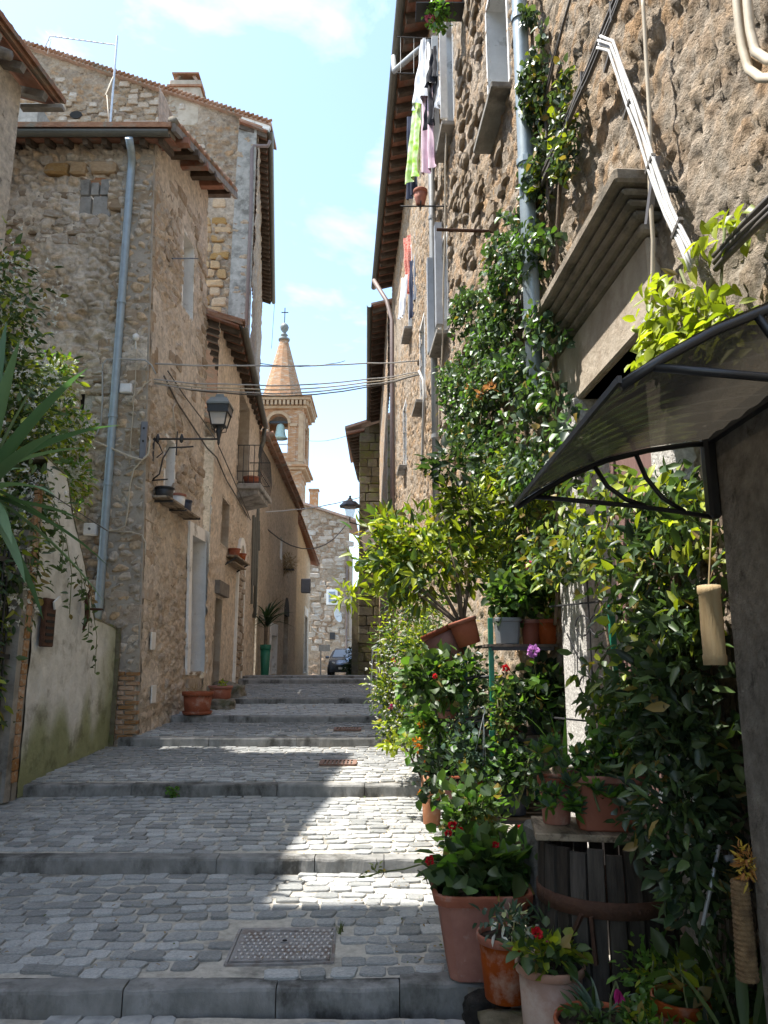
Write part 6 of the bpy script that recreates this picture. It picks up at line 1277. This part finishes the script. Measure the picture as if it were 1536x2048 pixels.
for y in (AY0, AY1):
    b = thing_part('bracket', aw); mb = MB(); mb.tube([(x, y, z - .012) for x, z in prof], .0095, 8); mb.build('curved_bar', 'black_paint', b, True)
    mb = MB(); mb.box((1.085, y, 2.37), (.04, .05, .32)); mb.build('wall_plate', 'black_paint', b, bevel=.01)
    mb = MB(); mb.tube([(.50, y, 2.285), (.66, y, 2.27), (.82, y, 2.255), (.97, y, 2.235), (1.085, y, 2.215)], .0085, 7); mb.build('lower_bar', 'black_paint', b, True)
    mb = MB(); mb.tube([(.70, y, 2.39), (.74, y, 2.32), (.80, y, 2.275), (.86, y, 2.255)], .008, 6); mb.tube([(.84, y, 2.435), (.87, y, 2.35), (.92, y, 2.28), (.99, y, 2.235)], .008, 6); mb.build('scroll', 'black_paint', b, True)
# bamboo tube hung on the porch corner
p = atY(1424, 1250, 2.5); bt = thing('bamboo_tube', 'pale bamboo tube hanging at the porch corner under the awning', 'bamboo tube', p)
mb = MB(); mb.lathe([(.036, -.13), (.038, -.10), (.035, -.095), (.036, -.0), (.034, .10), (.038, .105), (.037, .13)], p, 14); mb.build('tube', 'bamboo', bt, True); mb = MB(); mb.lathe([(.036, .128), (.03, .132)], p, 14); mb.build('cut_end', 'plank_wood', bt); mb = MB(); mb.tube([p + Vector((0, 0, .13)), p + Vector((.04, -.02, .5))], .003, 4); mb.build('cord', 'straw', bt)

# ================================================================== GREEN PLANT RACK
rk = thing('plant_rack', 'green metal plant rack full of pots beside the right house', 'rack', (1.0, 5.4, .2))
RX0, RX1, RY0, RY1 = .765, 1.21, 5.45, 6.1
for (x, y) in ((RX0, RY0), (1.24, 4.12), (RX0 - .12, RY1), (RX1 - .03, RY1)):
    mb = MB(); mb.bar((x, y, .15), (x, y, 2.06), .034, .034, up=Vector((1, 0, 0))); mb.build('post', 'green_metal', rk, bevel=.003)
mb = MB(); mb.bar((RX0 - .015, RY0 - .03, .95), (RX0 - .015, RY0 - .03, 1.28), .045, .03, up=Vector((1, 0, 0))); mb.build('sleeve', 'green_metal', rk)
for z in (1.865, 1.24, .70):
    for k in range(4):
        y = RY0 + .04 + (RY1 - RY0 - .08) * k / 3; mb = MB(); mb.box(((RX0 + RX1) / 2, y, z), (RX1 - RX0 + .06, .14, .018)); mb.build('shelf_board', 'rafter_wood', rk)
    mb = MB(); mb.bar((RX0, RY0 - .02, z - .02), (RX1, RY0 - .02, z - .02), .012, .03); mb.build('shelf_rail', 'iron', rk)
for (z, xa) in ((1.60, .42), (1.30, .46), (1.12, .48)):
    mb = MB(); mb.tube([(RX0, RY0 + .1, z + .05), (xa + .1, RY0 + .35, z), (xa, RY0 + .5, z - .03)], .012, 6); mb.tube([(RX0, RY0 + .45, z + .05), (xa + .1, RY0 + .6, z)], .01, 6); mb.build('side_arm', 'iron', rk)
# wrought iron scroll trellis behind
tr_ = thing('scroll_trellis', 'thin black wrought iron scroll trellis in front of the granite jamb', 'trellis', (1.1, 4.9, .5)); c = rwall(1187, 1400, .15); e1 = Vector((-.45, .9, 0)).normalized()
mb = MB(); mb.tube([c + Vector((0, 0, -.5)), c + Vector((0, 0, .8))], .006, 5); mb.tube([c + e1 * -.35 + Vector((0, 0, -.12)), c + e1 * .35 + Vector((0, 0, -.12))], .006, 5); mb.tube([c + e1 * -.3 + Vector((0, 0, .55)), c + e1 * .35 + Vector((0, 0, .55))], .006, 5)
for s in (-1, 1):
    for zz, rr in ((.08, .055), (.42, .06)): mb.tube([c + e1 * s * (rr + rr * math.cos(a)) + Vector((0, 0, zz + rr * math.sin(a))) for a in [6.0 * q / 12 for q in range(13)]], .005, 5)
    mb.tube([c + Vector((0, 0, .12)), c + e1 * s * .12 + Vector((0, 0, .25)), c + e1 * s * .2 + Vector((0, 0, .38))], .005, 5)
mb.build('scrolls', 'iron', tr_)
# pots of the rack
gz = 'pots on the plant rack'
for (u, lab, r, h, mat, sq) in [(1015, 'grey square plastic pot on the top rack shelf', .10, .19, 'plastic_grey', 6), (1062, 'dark brown pot on the top rack shelf beside the grey one', .075, .18, 'terracotta_dark', 0), (1098, 'dull red terracotta pot on the top rack shelf', .095, .18, 'terracotta', 0), (1152, 'blue black pot at the right end of the top rack shelf', .095, .19, 'plastic_blue', 0)]:
    q = atY(u, 1285, RY0 + .13); pot(lab, (q.x, RY0 + .13, 1.877), r, h, mat, .78, sq, 0, group=gz)
pot('blue black square pot on the middle rack shelf', (1.14, RY0 + .12, 1.252), .10, .2, 'plastic_blue', .8, 6, group=gz); pot('dark red pot hidden among leaves on the middle rack shelf', (.9, RY0 + .2, 1.252), .11, .2, 'terracotta_dark', .75, group=gz)
pot('navy pot on the lowest rack shelf', (.9, RY0 + .08, .712), .11, .24, 'plastic_blue', .8, group=gz)
q = atY(905, 1322, 5.95); pot('dark maroon pot tilted out of the rack holding the tall shrub', q, .155, .27, 'terracotta_dark', .72, tilt=(0, R(-24), 0), group=gz)
q = atY(940, 1290, 5.8); pot('terracotta pot tilted behind the maroon pot', q, .115, .2, 'terracotta', .75, tilt=(0, R(-18), 0), group=gz)
q = atY(894, 1436, 5.8); pot('small terracotta pot in a wire ring at the left of the rack', q, .09, .15, 'terracotta', .72, group=gz); mb = MB(); mb.tube([q + Vector((.11 * math.cos(a), .11 * math.sin(a), .06)) for a in [6.283 * k / 14 for k in range(15)]], .006, 5); mb.tube([q + Vector((-.09, 0, .06)), q + Vector((-.06, 0, -.03)), q + Vector((.06, 0, -.03)), q + Vector((.09, 0, .06))], .006, 5); tag(mb.build('pot_ring', 'iron', None), 'black wire ring carrying the small terracotta pot', 'pot holder')
q = atY(925, 1560, 5.7); pot('terracotta bowl with a green band low behind the rack', (q.x, q.y, .75), .15, .17, 'terracotta', .8)
pot('tall pale orange terracotta pot standing on the lane edge', (.42, 7.0, ground_z(7.0) + .0), .105, .56, 'terracotta_pale', .72, rim=.12)
hk = thing('hanging_hook', 'thin wire hanger with hook dangling from the rack', 'hook', atY(967, 1412, 5.35)); a = atY(967, 1425, 5.35); mb = MB(); mb.tube([a + Vector((0, 0, -.02)), a + Vector((.012, 0, .01)), a + Vector((.0, 0, .04)), a + Vector((-.018, 0, .03))], .004, 5); mb.build('hook', 'galvanised', hk)
for (u, v) in ((934, 1575), (966, 1530), (972, 1540)): mb = MB(); mb.tube([a + Vector((0, 0, -.02)), atY(u, v, 5.35)], .0025, 4); mb.build('wire', 'galvanised', hk)
# white folding airer up the lane
ar_ = thing('folding_airer', 'white metal folding airer standing at the right edge of the upper steps', 'airer', atY(765, 1390, 13.5)); 
def af(u, v, y=13.5): return atY(u, v, y)
mb = MB()
for (u0, v0, u1, v1, y0, y1) in [(745, 1302, 742, 1388, 13.2, 13.2), (752, 1303, 756, 1380, 13.2, 13.5), (788, 1303, 792, 1388, 13.2, 13.2), (745, 1302, 790, 1302, 13.2, 13.2), (752, 1290, 784, 1290, 13.9, 13.9), (745, 1302, 752, 1290, 13.2, 13.9), (790, 1302, 784, 1290, 13.2, 13.9)]: mb.tube([af(u0, v0, y0), af(u1, v1, y1)], .014, 6)
for k in range(6): mb.tube([af(748 + 7 * k, 1302, 13.2), af(754 + 6 * k, 1290, 13.9)], .007, 5)
mb.build('frame', 'plastic_white', ar_)
cn = thing('canopy', 'pale grey blue fabric canopy half hidden behind the shrub', 'canopy', atY(740, 1060, 17)); a, b = atY(722, 1072, 16.5), atY(775, 1034, 16.5); mb = MB(); mb.hexa([a, a + Vector((0, 2.4, 0)), b + Vector((0, 2.4, 0)), b], [q + Vector((0, 0, .03)) for q in (a, a + Vector((0, 2.4, 0)), b + Vector((0, 2.4, 0)), b)]); mb.build('fabric', 'cloth_white', cn); mb = MB(); mb.tube([a, a + Vector((0, 2.4, 0))], .02, 6); mb.build('rod', 'galvanised', cn)

# ================================================================== SHRUBS AND FLOWERS ALONG THE RIGHT
def plant(name, label, loc, cat='plant', group=None): return thing(name, label, cat, loc, group)
# tall shrub rising from the maroon pot
s1 = plant('tall_shrub', 'tall backlit lime green shrub leaning over the lane from the maroon pot', atY(920, 1270, 5.6), 'shrub'); base = atY(925, 1255, 5.95)
foliage('foliage', s1, atY(850, 1105, 6.2), (.60, .45, .40), 1500, .11, .046, 'lime', 'leaf', 30, .2, .4, .2, 'mid', .38, fill=.95); foliage('foliage', s1, atY(775, 1100, 6.4), (.32, .3, .34), 520, .11, .044, 'lime', 'leaf', 14, .25, .4, .2, 'fresh', .3)
foliage('foliage', s1, atY(940, 1020, 6.0), (.30, .3, .32), 330, .10, .05, 'olive', 'leaf', 14, .25, .3, .15, 'lime', .3); foliage('foliage', s1, atY(905, 930, 6.1), (.22, .22, .20), 130, .10, .055, 'dark', 'leaf', 10, .25); foliage('foliage', s1, atY(700, 1190, 6.3), (.14, .16, .08), 46, .12, .04, 'lime', 'leaf', 4, .3)  # dark top sprigs: silhouette against the sky put into the leaf colour
twigs(s1, base, [atY(930, 960, 6.0), atY(820, 1060, 6.3), atY(900, 1100, 5.9), atY(760, 1130, 6.3), atY(950, 1060, 6.2), atY(720, 1080, 6.4), atY(880, 1000, 6.0)], .016, .005)
# airy white flowered shrub lower left
s2 = plant('white_flowered_shrub', 'fine leaved shrub with tiny white flowers spilling over the upper steps', (.25, 8.5, .55), 'shrub')
for (u, v, y, rad, n) in [(800, 1280, 8.6, (.36, .35, .32), 900), (790, 1380, 8.4, (.30, .3, .36), 1000), (800, 1455, 8.2, (.24, .3, .22), 500), (850, 1300, 7.8, (.32, .3, .35), 800), (835, 1210, 8.4, (.35, .3, .25), 600)]: foliage('foliage', s2, atY(u, v, y), rad, n, .062, .03, 'mid', 'leaf', 20, .26, .5, .15, 'lime', .38)
for (u, v, y) in ((790, 1330, 8.3), (800, 1420, 8.2), (820, 1260, 8.2)):
    P, O = cloud(atY(u, v, y), (.34, .3, .3), 130, 16, .3); n5 = len(P) * 4; link('blossom', leaf_mesh('blossom', np.repeat(P, 4, 0), unit(rs.normal(size=(n5, 3))), unit(rs.normal(size=(n5, 3))), .02, .014, tint('white', n5), 'petal', org(s2)), s2, 'stuff')
twigs(s2, (.42, 8.4, .5), [atY(800, 1240, 8.5), atY(770, 1340, 8.4), atY(850, 1280, 8), atY(790, 1430, 8.3)], .014, .004)
flower('red_blossom', s2, atY(782, 1414, 8.1), .035, 'magenta', 14); flower('red_blossom', s2, atY(788, 1320, 8.1), .03, 'red', 10)
# hidden wall of dark foliage filling between rack and house further up
s3 = plant('hedge_shrub', 'dark leafy shrub mass between the right house and the upper steps', (.75, 8, .4), 'shrub')
for (x, y, z, rad, n) in [(.80, 7.4, 1.3, (.3, .7, .8), 1300), (.85, 6.5, 1.0, (.35, .6, .7), 1100), (.75, 9.3, 1.5, (.3, .8, .7), 900), (.62, 10.8, 1.7, (.3, .8, .7), 700)]: foliage('foliage', s3, (x, y, z), rad, n, .08, .045, 'dark', 'leaf_glossy', 20, .26, .5, .15, 'mid', .3)
twigs(s3, (.85, 7.4, .35), [(.8, 7.4, 1.8), (.7, 7, 1.3), (.9, 8, 1.6)], .02, .006)
# orange nasturtiums
s4 = plant('nasturtium', 'orange flowering nasturtium trailing beside the tall pale orange pot', (.45, 6.9, 1.0)); foliage('foliage', s4, atY(850, 1470, 6.8), (.22, .22, .26), 420, .075, .07, 'fresh', 'leaf', 14, .3, .7, .05, 'mid', .4); foliage('foliage', s4, atY(800, 1490, 7.2), (.14, .15, .07), 60, .09, .05, 'lime', 'leaf', 5); foliage('foliage', s4, atY(880, 1550, 6.3), (.2, .2, .25), 300, .075, .07, 'dark', 'leaf', 12, .3, .7, .05)
for (u, v) in ((835, 1480), (838, 1496), (846, 1522), (850, 1545), (853, 1570), (842, 1590), (900, 1468), (932, 1462), (845, 1448)): flower('blossom', s4, atY(u + rnd.uniform(-3, 3), v, 6.65), .042, 'orange', 12, .8)
twigs(s4, (.44, 6.95, .95), [atY(840, 1460, 6.8), atY(870, 1480, 6.8), atY(800, 1490, 7.2)], .006, .003, 'stem_green')
# geraniums on the rack
def geranium(label, c, rad, n, heads=(), kind='mid', size=.075, loc=None, share=.2, name='geranium', mixk='fresh'):
    t = plant(name, label, loc or (Vector(c) - Vector((0, 0, rad[2]))), 'plant', None); foliage('foliage', t, c, rad, n, size, size * .95, kind, 'leaf', 16, .28, .75, -.05, mixk, share); twigs(t, Vector(c) - Vector((0, 0, rad[2] * .95)), [Vector(c) + Vector((rnd.uniform(-.7, .7) * rad[0], rnd.uniform(-.7, .7) * rad[1], rad[2] * .4)) for _ in range(5)], .006, .003, 'stem_green')
    for (h, r, k) in heads:
        flower('flower_head', t, h, r, k, 34, .7); mb = MB(); mb.tube([Vector(h), Vector(h).lerp(Vector(c), .6)], .003, 5); mb.build('flower_stalk', 'stem_green', t)
    return t
geranium('pink flowered geranium in the pots on the top rack shelf', atY(1045, 1195, 5.56), (.26, .2, .16), 520, [(atY(1060, 1133, 5.48), .052, 'pink')]); geranium('feathery light green plant at the right end of the top rack shelf', atY(1140, 1195, 5.55), (.2, .18, .14), 420, [], 'fresh', .06, mixk='lime', share=.4)
geranium('trailing leafy geranium at the right top shelf corner', atY(1180, 1215, 5.55), (.14, .15, .12), 150, [], 'fresh', .085, mixk='lime', share=.4)
geranium('dark leaved geranium with lilac flowers on the middle rack shelf', atY(1075, 1385, 5.45), (.27, .2, .24), 640, [(atY(1066, 1302, 5.3), .048, 'lilac'), (atY(1160, 1290, 5.35), .034, 'lilac'), (atY(1012, 1336, 5.35), .03, 'red')], 'dark', .085, share=.25)
geranium('small leaved trailing plant at the left of the middle rack shelf', atY(1015, 1420, 5.4), (.13, .15, .2), 420, [], 'olive', .035, share=.3)
geranium('leafy plant spilling round the small ring pot left of the rack', atY(865, 1350, 5.6), (.28, .25, .2), 560, [(atY(870, 1352, 5.3), .02, 'red')], 'mid', .075)
geranium('grey green creeping plant hanging below the ring pot', atY(935, 1500, 5.4), (.2, .2, .25), 460, [], 'blue', .05, share=.1)
geranium('broad leaved plant with red flowers at the lower left of the rack', atY(935, 1625, 4.75), (.22, .2, .25), 460, [(atY(905, 1652, 4.5), .028, 'red'), (atY(918, 1662, 4.5), .024, 'red'), (atY(896, 1668, 4.5), .024, 'red'), (atY(1035, 1658, 4.55), .024, 'red')], 'mid', .07, share=.25)
bl = plant('broadleaf_plant', 'plant with a few very large plain leaves above the big square planter', atY(960, 1720, 4.6))
for (u, v, d, L) in [(960, 1715, (-.25, -.3, .55), .2), (950, 1720, (.35, -.2, .7), .26), (985, 1690, (.2, -.4, .5), .22), (930, 1700, (-.5, -.2, .4), .18)]: strap(bl, atY(u, v, 4.5), d, L, .115, .7, 'mid', 'leaf', 'leaf', 8, .25)
# big square planter and its geranium
pot('big square terracotta planter in front of the rack', (.52, 4.42, .135), .262, .43, 'terracotta', .68, 7, 0, rim=.13, group=None)
geranium('red flowered geranium in the big square planter', Vector((.53, 4.40, .66)), (.30, .22, .13), 300, [(atY(860, 1722, 4.2), .026, 'red'), (atY(992, 1690, 4.3), .02, 'red')], 'mid', .115, loc=(.53, 4.4, .56), share=.25)
mb = MB(); mb.tube([(.3, 4.75, .6), (.12, 4.95, .5), (-.02, 5.2, .42), (-.12, 5.4, .34)], .005, 5); rn = plant('runner', 'thin bare runner reaching out over the sunlit cobbles', (.3, 4.75, .6)); mb.build('stem', 'stem_green', rn); foliage('leaves', rn, (.0, 5.15, .44), (.12, .2, .05), 18, .045, .02, 'olive', clumps=6)
mb = MB(); mb.box((.66, 4.5, .07), (.5, .5, .12)); tag(mb.build('plinth_block', 'rock_grey', None, bevel=.02), 'low stone block under the big square planter', 'stone')
# ------------------------------------------------------------------ old wine press tub
wp = thing('wine_press_basket', 'old dark wooden slatted wine press tub with rusty iron hoops', 'barrel', (1.02, 3.72, .1)); BX, BY = 1.02, 3.72
ns = 24; sl = MB(); vs_ = []
rp = [(.262, .12), (.275, .35), (.285, .6), (.282, .80), (.275, .955)]
for k in range(ns):
    a = 6.283 * (k + .5) / ns; mb = MB(); vs = []; ww = .0335 + rnd.uniform(-.003, .002); hh = rnd.uniform(-.02, .015)
    ca, sa = math.cos(a), math.sin(a)
    for (r_, z_) in rp:
        z_ += hh if z_ > .9 else 0
        for (dr_, s_) in ((0, -1), (.022, -1), (.022, 1), (0, 1)): vs.append(Vector((BX + (r_ + dr_) * ca - s_ * ww * sa, BY + (r_ + dr_) * sa + s_ * ww * ca, z_)))
    fs = [(i * 4 + q, i * 4 + (q + 1) % 4, i * 4 + 4 + (q + 1) % 4, i * 4 + 4 + q) for i in range(4) for q in range(4)] + [(3, 2, 1, 0), (16, 17, 18, 19)]; mb.add(vs, fs); mb.build('slat', 'slat_wood', wp)
for z_ in (.28, .72): mb = MB(); mb.lathe([(.308, z_ - .035), (.314, z_ - .033), (.314, z_ + .033), (.308, z_ + .035), (.302, z_)], (BX, BY, 0), 40); mb.build('hoop', 'rust_iron', wp, True)
for (u, v) in ((1255, 1778), (1276, 1780), (1293, 1780)): q = atY(u, v, BY - .30); mb = MB(); mb.lathe([(.010, 0), (.008, .006), (.002, .008)], (0, 0, 0), 8); me = mb.mesh('rivet', 'rust_iron'); place('rivet', me, wp, (q.x, BY - math.sqrt(max(.001, .316 ** 2 - (q.x - BX) ** 2)), .72), (R(90), 0, 0))
mb = MB(); mb.bar((BX - .18, BY - .265, .70), (BX - .27, BY - .17, .46), .028, .014); mb.bar((BX - .15, BY - .30, .70), (BX - .14, BY - .305, .52), .03, .014); mb.build('latch_strap', 'rust_iron', wp)
mb = MB(); mb.lathe([(.25, .13), (.25, .15)], (BX, BY, 0), 24); mb.build('bottom', 'slat_wood', wp); mb = MB(); mb.box((BX, BY, .05), (.6, .5, .12)); mb.build('foot', 'slat_wood', wp)
mb = MB(); pm = Matrix.Rotation(R(-8), 3, 'Z'); mb.box((BX - .06, BY + .0, .985), (.52, .40, .03), pm); tag(mb.build('board', 'plank_wood', None, bevel=.004), 'wooden board lying on top of the wine press tub', 'board')
t = pot('rectangular terracotta box planter on the board', (BX + .02, BY - .02, 1.002), .155, .24, 'terracotta', .80, 8, R(-8), rim=.14, stretch=1.12); mb = MB(); q = Vector((-.095, -.147, .16)); mb.box(q, (.028, .004, .045)); o = mb.mesh('price_tag', 'white_sign'); oo = bpy.data.objects.new('price_tag', o); COL.objects.link(oo); oo.parent = t; oo.rotation_euler = (R(-8), 0, R(-8))
pot('narrow terracotta pot behind on the board, left of the box planter', (BX - .20, BY + .06, 1.002), .085, .21, 'terracotta', .75)
su = plant('succulent', 'pale green succulent rosettes trailing over the box planter', (BX, BY - .02, 1.2))
for k in range(56):
    c = Vector((BX - .1 + rnd.uniform(-.2, .32), BY - .05 + rnd.uniform(-.16, .12), 1.24 + rnd.uniform(-.09, .14))) if k > 8 else Vector((BX - .24 + rnd.uniform(-.05, .09), BY - .15 + rnd.uniform(-.05, .05), 1.17 + rnd.uniform(-.1, .1)))
    n = 16; d = unit(rs.normal(size=(n, 3)) + np.array((0, -.3, .7))); link('rosette', leaf_mesh('rosette', np.repeat(np.array([c]), n, 0), d, rs.normal(size=(n, 3)) * .3 + (0, 0, 1), .066, .03, tint('fresh', n, 'blue', .45), 'leaf', org(su), .12, -.1), su)
mb = MB()
for k in range(8): a = Vector((BX + rnd.uniform(-.15, .15), BY - .02, 1.2)); mb.tube([a, a + Vector((rnd.uniform(-.05, .05), -.08, .06)), a + Vector((rnd.uniform(-.12, .14), -.16, rnd.uniform(-.12, .05)))], .005, 5)
mb.build('stem', 'stem_green', su)
fp = plant('filler_fern', 'loose leafy green plant filling the box planter behind the succulents', (BX, BY + .05, 1.2)); foliage('foliage', fp, (BX + .06, BY + .06, 1.33), (.2, .14, .13), 220, .075, .05, 'fresh', 'leaf', 12, .3, .6, .1, 'mid', .5); twigs(fp, (BX + .04, BY + .05, 1.2), [(BX - .05, BY, 1.36), (BX + .15, BY + .05, 1.38), (BX + .2, BY, 1.3)], .005, .003, 'stem_green')
geranium('dark trailing plant filling the gap under the middle rack shelf', atY(1035, 1540, 5.3), (.24, .2, .22), 420, [], 'dark', .06, share=.35)
gr = plant('broad_grass', 'two long arching blades rising from the box planter', (BX - .18, BY, 1.2)); 
for (d, L, w, dr_) in (((-.35, 0, 1), .44, .03, 1.9), ((.02, -.1, 1), .30, .024, .4), ((-.15, .1, 1), .34, .02, .5), ((-.7, 0, .8), .32, .012, 1.0)): strap(gr, (BX - .16, BY + .02, 1.2), d, L, w, dr_, 'fresh', 'blade', 'leaf', 10)
# grey stone pillar behind the tub
mb = MB(); mb.box((.90, 4.42, .48), (.22, .2, .8), Matrix.Rotation(.2, 3, 'Z')); tag(mb.build('stone_pillar', 'stone_dark', None, bevel=.025), 'rough grey stone stub behind the wine press tub', 'pillar')
# ------------------------------------------------------------------ pots at the bottom
rock('mossy rough stone block under the two round pots', (.62, 3.62, .10), (.30, .26, .14), 'rock_moss', 11, 'stone_block'); rock('black porous rock against the lowest kerb', (.50, 4.02, .06), (.14, .12, .14), 'rock_black', 14)
pot('dark terracotta round pot behind the pale one at the bottom', (.57, 3.86, .22), .135, .28, 'terracotta', .74, rim=.14); pot('pale terracotta round pot with rolled rim at the bottom', (.705, 3.50, .20), .148, .30, 'terracotta_pale', .80, rim=.12)
pot('wide terracotta bowl cut off by the bottom edge', (.80, 3.12, .26), .165, .18, 'terracotta', .7, rim=.14); pot('terracotta pot half hidden by leaves at the bottom right', (1.12, 3.12, .24), .115, .28, 'terracotta', .75, rim=.18)
vp = plant('variegated_plant', 'small variegated grey white leaved plant in the dark round pot', (.57, 3.86, .48)); foliage('foliage', vp, (.57, 3.84, .55), (.13, .12, .07), 160, .055, .022, 'blue', 'leaf', 12, .3, .6, .1, 'white', .3)
rp_ = plant('red_pelargonium', 'small plant with one deep red flower in the pale round pot', (.705, 3.5, .48)); foliage('foliage', rp_, (.69, 3.47, .545), (.15, .13, .08), 170, .06, .045, 'mid', 'leaf', 12, .3, .7, 0, 'lime', .35); flower('blossom', rp_, atY(1074, 1868, 3.4), .026, 'red', 24, .8); flower('blossom', rp_, atY(1098, 1885, 3.4), .014, 'magenta', 10)
for (u, v, d) in ((1020, 1915, (-.6, -.5, -.1)), (1035, 1925, (-.1, -.8, -.3)), (1115, 1935, (.3, -.7, -.5))): strap(rp_, atY(u + 18, v - 10, 3.38), d, .085, .055, .5, 'mid', 'leaf', 'leaf', 6, .2)
al = plant('aloe', 'blue green spiky aloe standing behind the pale round pot', (.74, 3.72, .5))
for k in range(12): a = rnd.uniform(0, 6.28); strap(al, (.76, 3.70, .5), (math.cos(a) * .5, math.sin(a) * .5, 1), rnd.uniform(.16, .27), .026, .5, 'blue', 'leaf', 'leaf', 6, .5)
al2 = plant('small_aloe', 'small pale aloe in the wide bowl at the bottom edge', (.80, 3.1, .42))
for k in range(11): a = rnd.uniform(0, 6.28); strap(al2, (.80, 3.08, .44), (math.cos(a) * .8, math.sin(a) * .8, .9), rnd.uniform(.10, .2), .018, 1.0, 'blue', 'leaf', 'leaf', 6, .5)
foliage('undergrowth', al2, (.80, 3.08, .46), (.14, .12, .04), 110, .06, .025, 'mid', clumps=10)
bd_ = plant('pink_daisy', 'closed magenta daisy bud nodding over the wide bowl', atY(1235, 2020, 3.05)); b = atY(1235, 1990, 3.0); mb = MB(); mb.tube([b + Vector((-.03, .03, -.14)), b + Vector((-.02, .02, -.02)), b + Vector((.0, .01, .04)), b + Vector((.004, 0, .02))], .004, 5); mb.build('stalk', 'stem_green', bd_)
n = 16; me = leaf_mesh('bud', np.repeat(np.array([b + Vector((0, 0, .022))]), n, 0), unit(rs.normal(size=(n, 3)) * .28 + np.array((0, 0, -1))), rs.normal(size=(n, 3)), .05, .018, tint('magenta', n), 'petal', org(bd_)); link('bud', me, bd_)
for (lab, c, rad, n, kind, sz, nm) in [('light green small leaved shrub right of the wine press tub', (1.10, 3.30, .52), (.16, .14, .15), 260, 'fresh', .05, 'bushy_plant'), ('broad leaved plant at the bottom right beside the porch wall', (1.20, 3.05, .58), (.16, .14, .14), 130, 'mid', .095, 'leafy_plant'), ('dark leaf clump at the very bottom right', (1.12, 2.85, .42), (.17, .15, .12), 150, 'dark', .09, 'leafy_plant'), ('pale green leaf tuft at the bottom beside the bowl', (.97, 3.02, .42), (.12, .12, .10), 150, 'fresh', .05, 'bushy_plant')]:
    t = plant(nm, lab, (c[0], c[1], .2)); foliage('foliage', t, c, rad, n, sz, sz * .6, kind, 'leaf', 12, .3, .7, .1, 'lime', .2); twigs(t, (c[0], c[1], .15), [Vector(c) + Vector((rnd.uniform(-.1, .1), rnd.uniform(-.1, .1), .08)) for _ in range(4)], .006, .003, 'stem_green')
# climbing jasmine in the shade on the right
cj = thing('shade_jasmine', 'dark glossy climbing jasmine with white star flowers beside the porch wall', 'climber', (1.25, 3.0, .1))
for (u, v, y, rad, n) in [(1310, 1120, 3.25, (.17, .25, .22), 420), (1330, 1240, 3.1, (.17, .25, .2), 480), (1350, 1360, 3.0, (.19, .25, .2), 560), (1370, 1480, 2.95, (.19, .22, .2), 560), (1375, 1600, 2.9, (.17, .2, .2), 480), (1385, 1720, 2.85, (.13, .16, .18), 300), (1300, 1430, 3.3, (.16, .2, .25), 360), (1400, 1820, 2.9, (.12, .15, .15), 160), (1340, 1010, 3.3, (.17, .2, .16), 320), (1290, 1640, 3.2, (.12, .15, .14), 150)]: foliage('foliage', cj, atY(u, v, y), rad, int(n * .8), .072, .034, 'dark', 'leaf_glossy', 16, .3, .4, .2, 'mid', .5)
for (u, v) in ((1382, 1597), (1306, 1698), (1302, 1712), (1425, 1665), (1455, 1685), (1440, 1672), (1318, 1590), (1345, 1630)): flower('blossom', cj, atY(u, v, 2.78), .017, 'white', 6, .5)
mb = MB()
for k in range(7): x = 1.2 + .03 * k; mb.tube([(x, 3.0 + .05 * k, .1), (x + .04, 3.05, .8), (x - .03, 3.1, 1.5), (x + .02, 3.15 + .05 * k, 2.3)], .009, 5)
mb.build('stem', 'bark', cj, True)
fe = thing('reed_screen', 'rough vertical reed screen behind the shade jasmine', 'screen', (1.42, 3.0, .1))
for k in range(16): y = 2.45 + .05 * k; mb = MB(); mb.tube([(1.40 + rnd.uniform(-.01, .01), y, .05), (1.40, y + rnd.uniform(-.01, .01), 2.45 + rnd.uniform(-.1, .1))], .012, 6); mb.build('reed', 'bark' if k % 3 else 'rafter_wood', fe, True)
# palm-like scaly trunk with golden top, hose, strap leaves
st = thing('scaly_stump', 'scaly brown plant stump with golden dry crown beside the porch wall', 'plant', (1.18, 2.5, .2)); b0, b1 = atY(1482, 1960, 2.42), atY(1492, 1760, 2.42); mb = MB(); mb.lathe([((.030 - .006 * k / 40) + (.003 if k % 2 else 0), (b1.z - b0.z) * k / 40) for k in range(41)], b0.lerp(Vector((b1.x, b0.y, b0.z)), .5), 14); mb.build('trunk', 'trunk_scaly', st)
foliage('crown', st, atY(1495, 1735, 2.42), (.03, .03, .06), 130, .03, .009, 'rustc', 'leaf_dull', 6, .4, 1.0, mixk='yellow', share=.4)
sl_ = thing('strap_lily', 'upright strap leaved plant in the bottom right corner', 'plant', (1.12, 2.6, .3))
for (u, v, d, L) in [(1490, 2060, (.05, .1, 1), .30), (1470, 2060, (-.3, 0, 1), .28), (1510, 2060, (.3, 0, 1), .24), (1440, 2060, (-.6, -.2, .9), .25), (1525, 2070, (.15, .1, 1), .22)]: strap(sl_, atY(u, v, 2.5), d, L, .035, .25, 'mid', 'leaf', 'leaf', 8, .3)
wt = thing('watering_lance', 'thin grey watering tube leaning among the jasmine leaves', 'tube', atY(1410, 1850, 2.75)); mb = MB(); mb.tube([atY(1405, 1850, 2.75), atY(1420, 1780, 2.75), atY(1438, 1690, 2.75)], .007, 7); mb.build('tube', 'galvanised', wt, True); mb = MB(); mb.tube([atY(1450, 1718, 2.7), atY(1462, 1715, 2.7), atY(1470, 1730, 2.7)], .012, 8); mb.build('elbow', 'plastic_grey', wt, True)
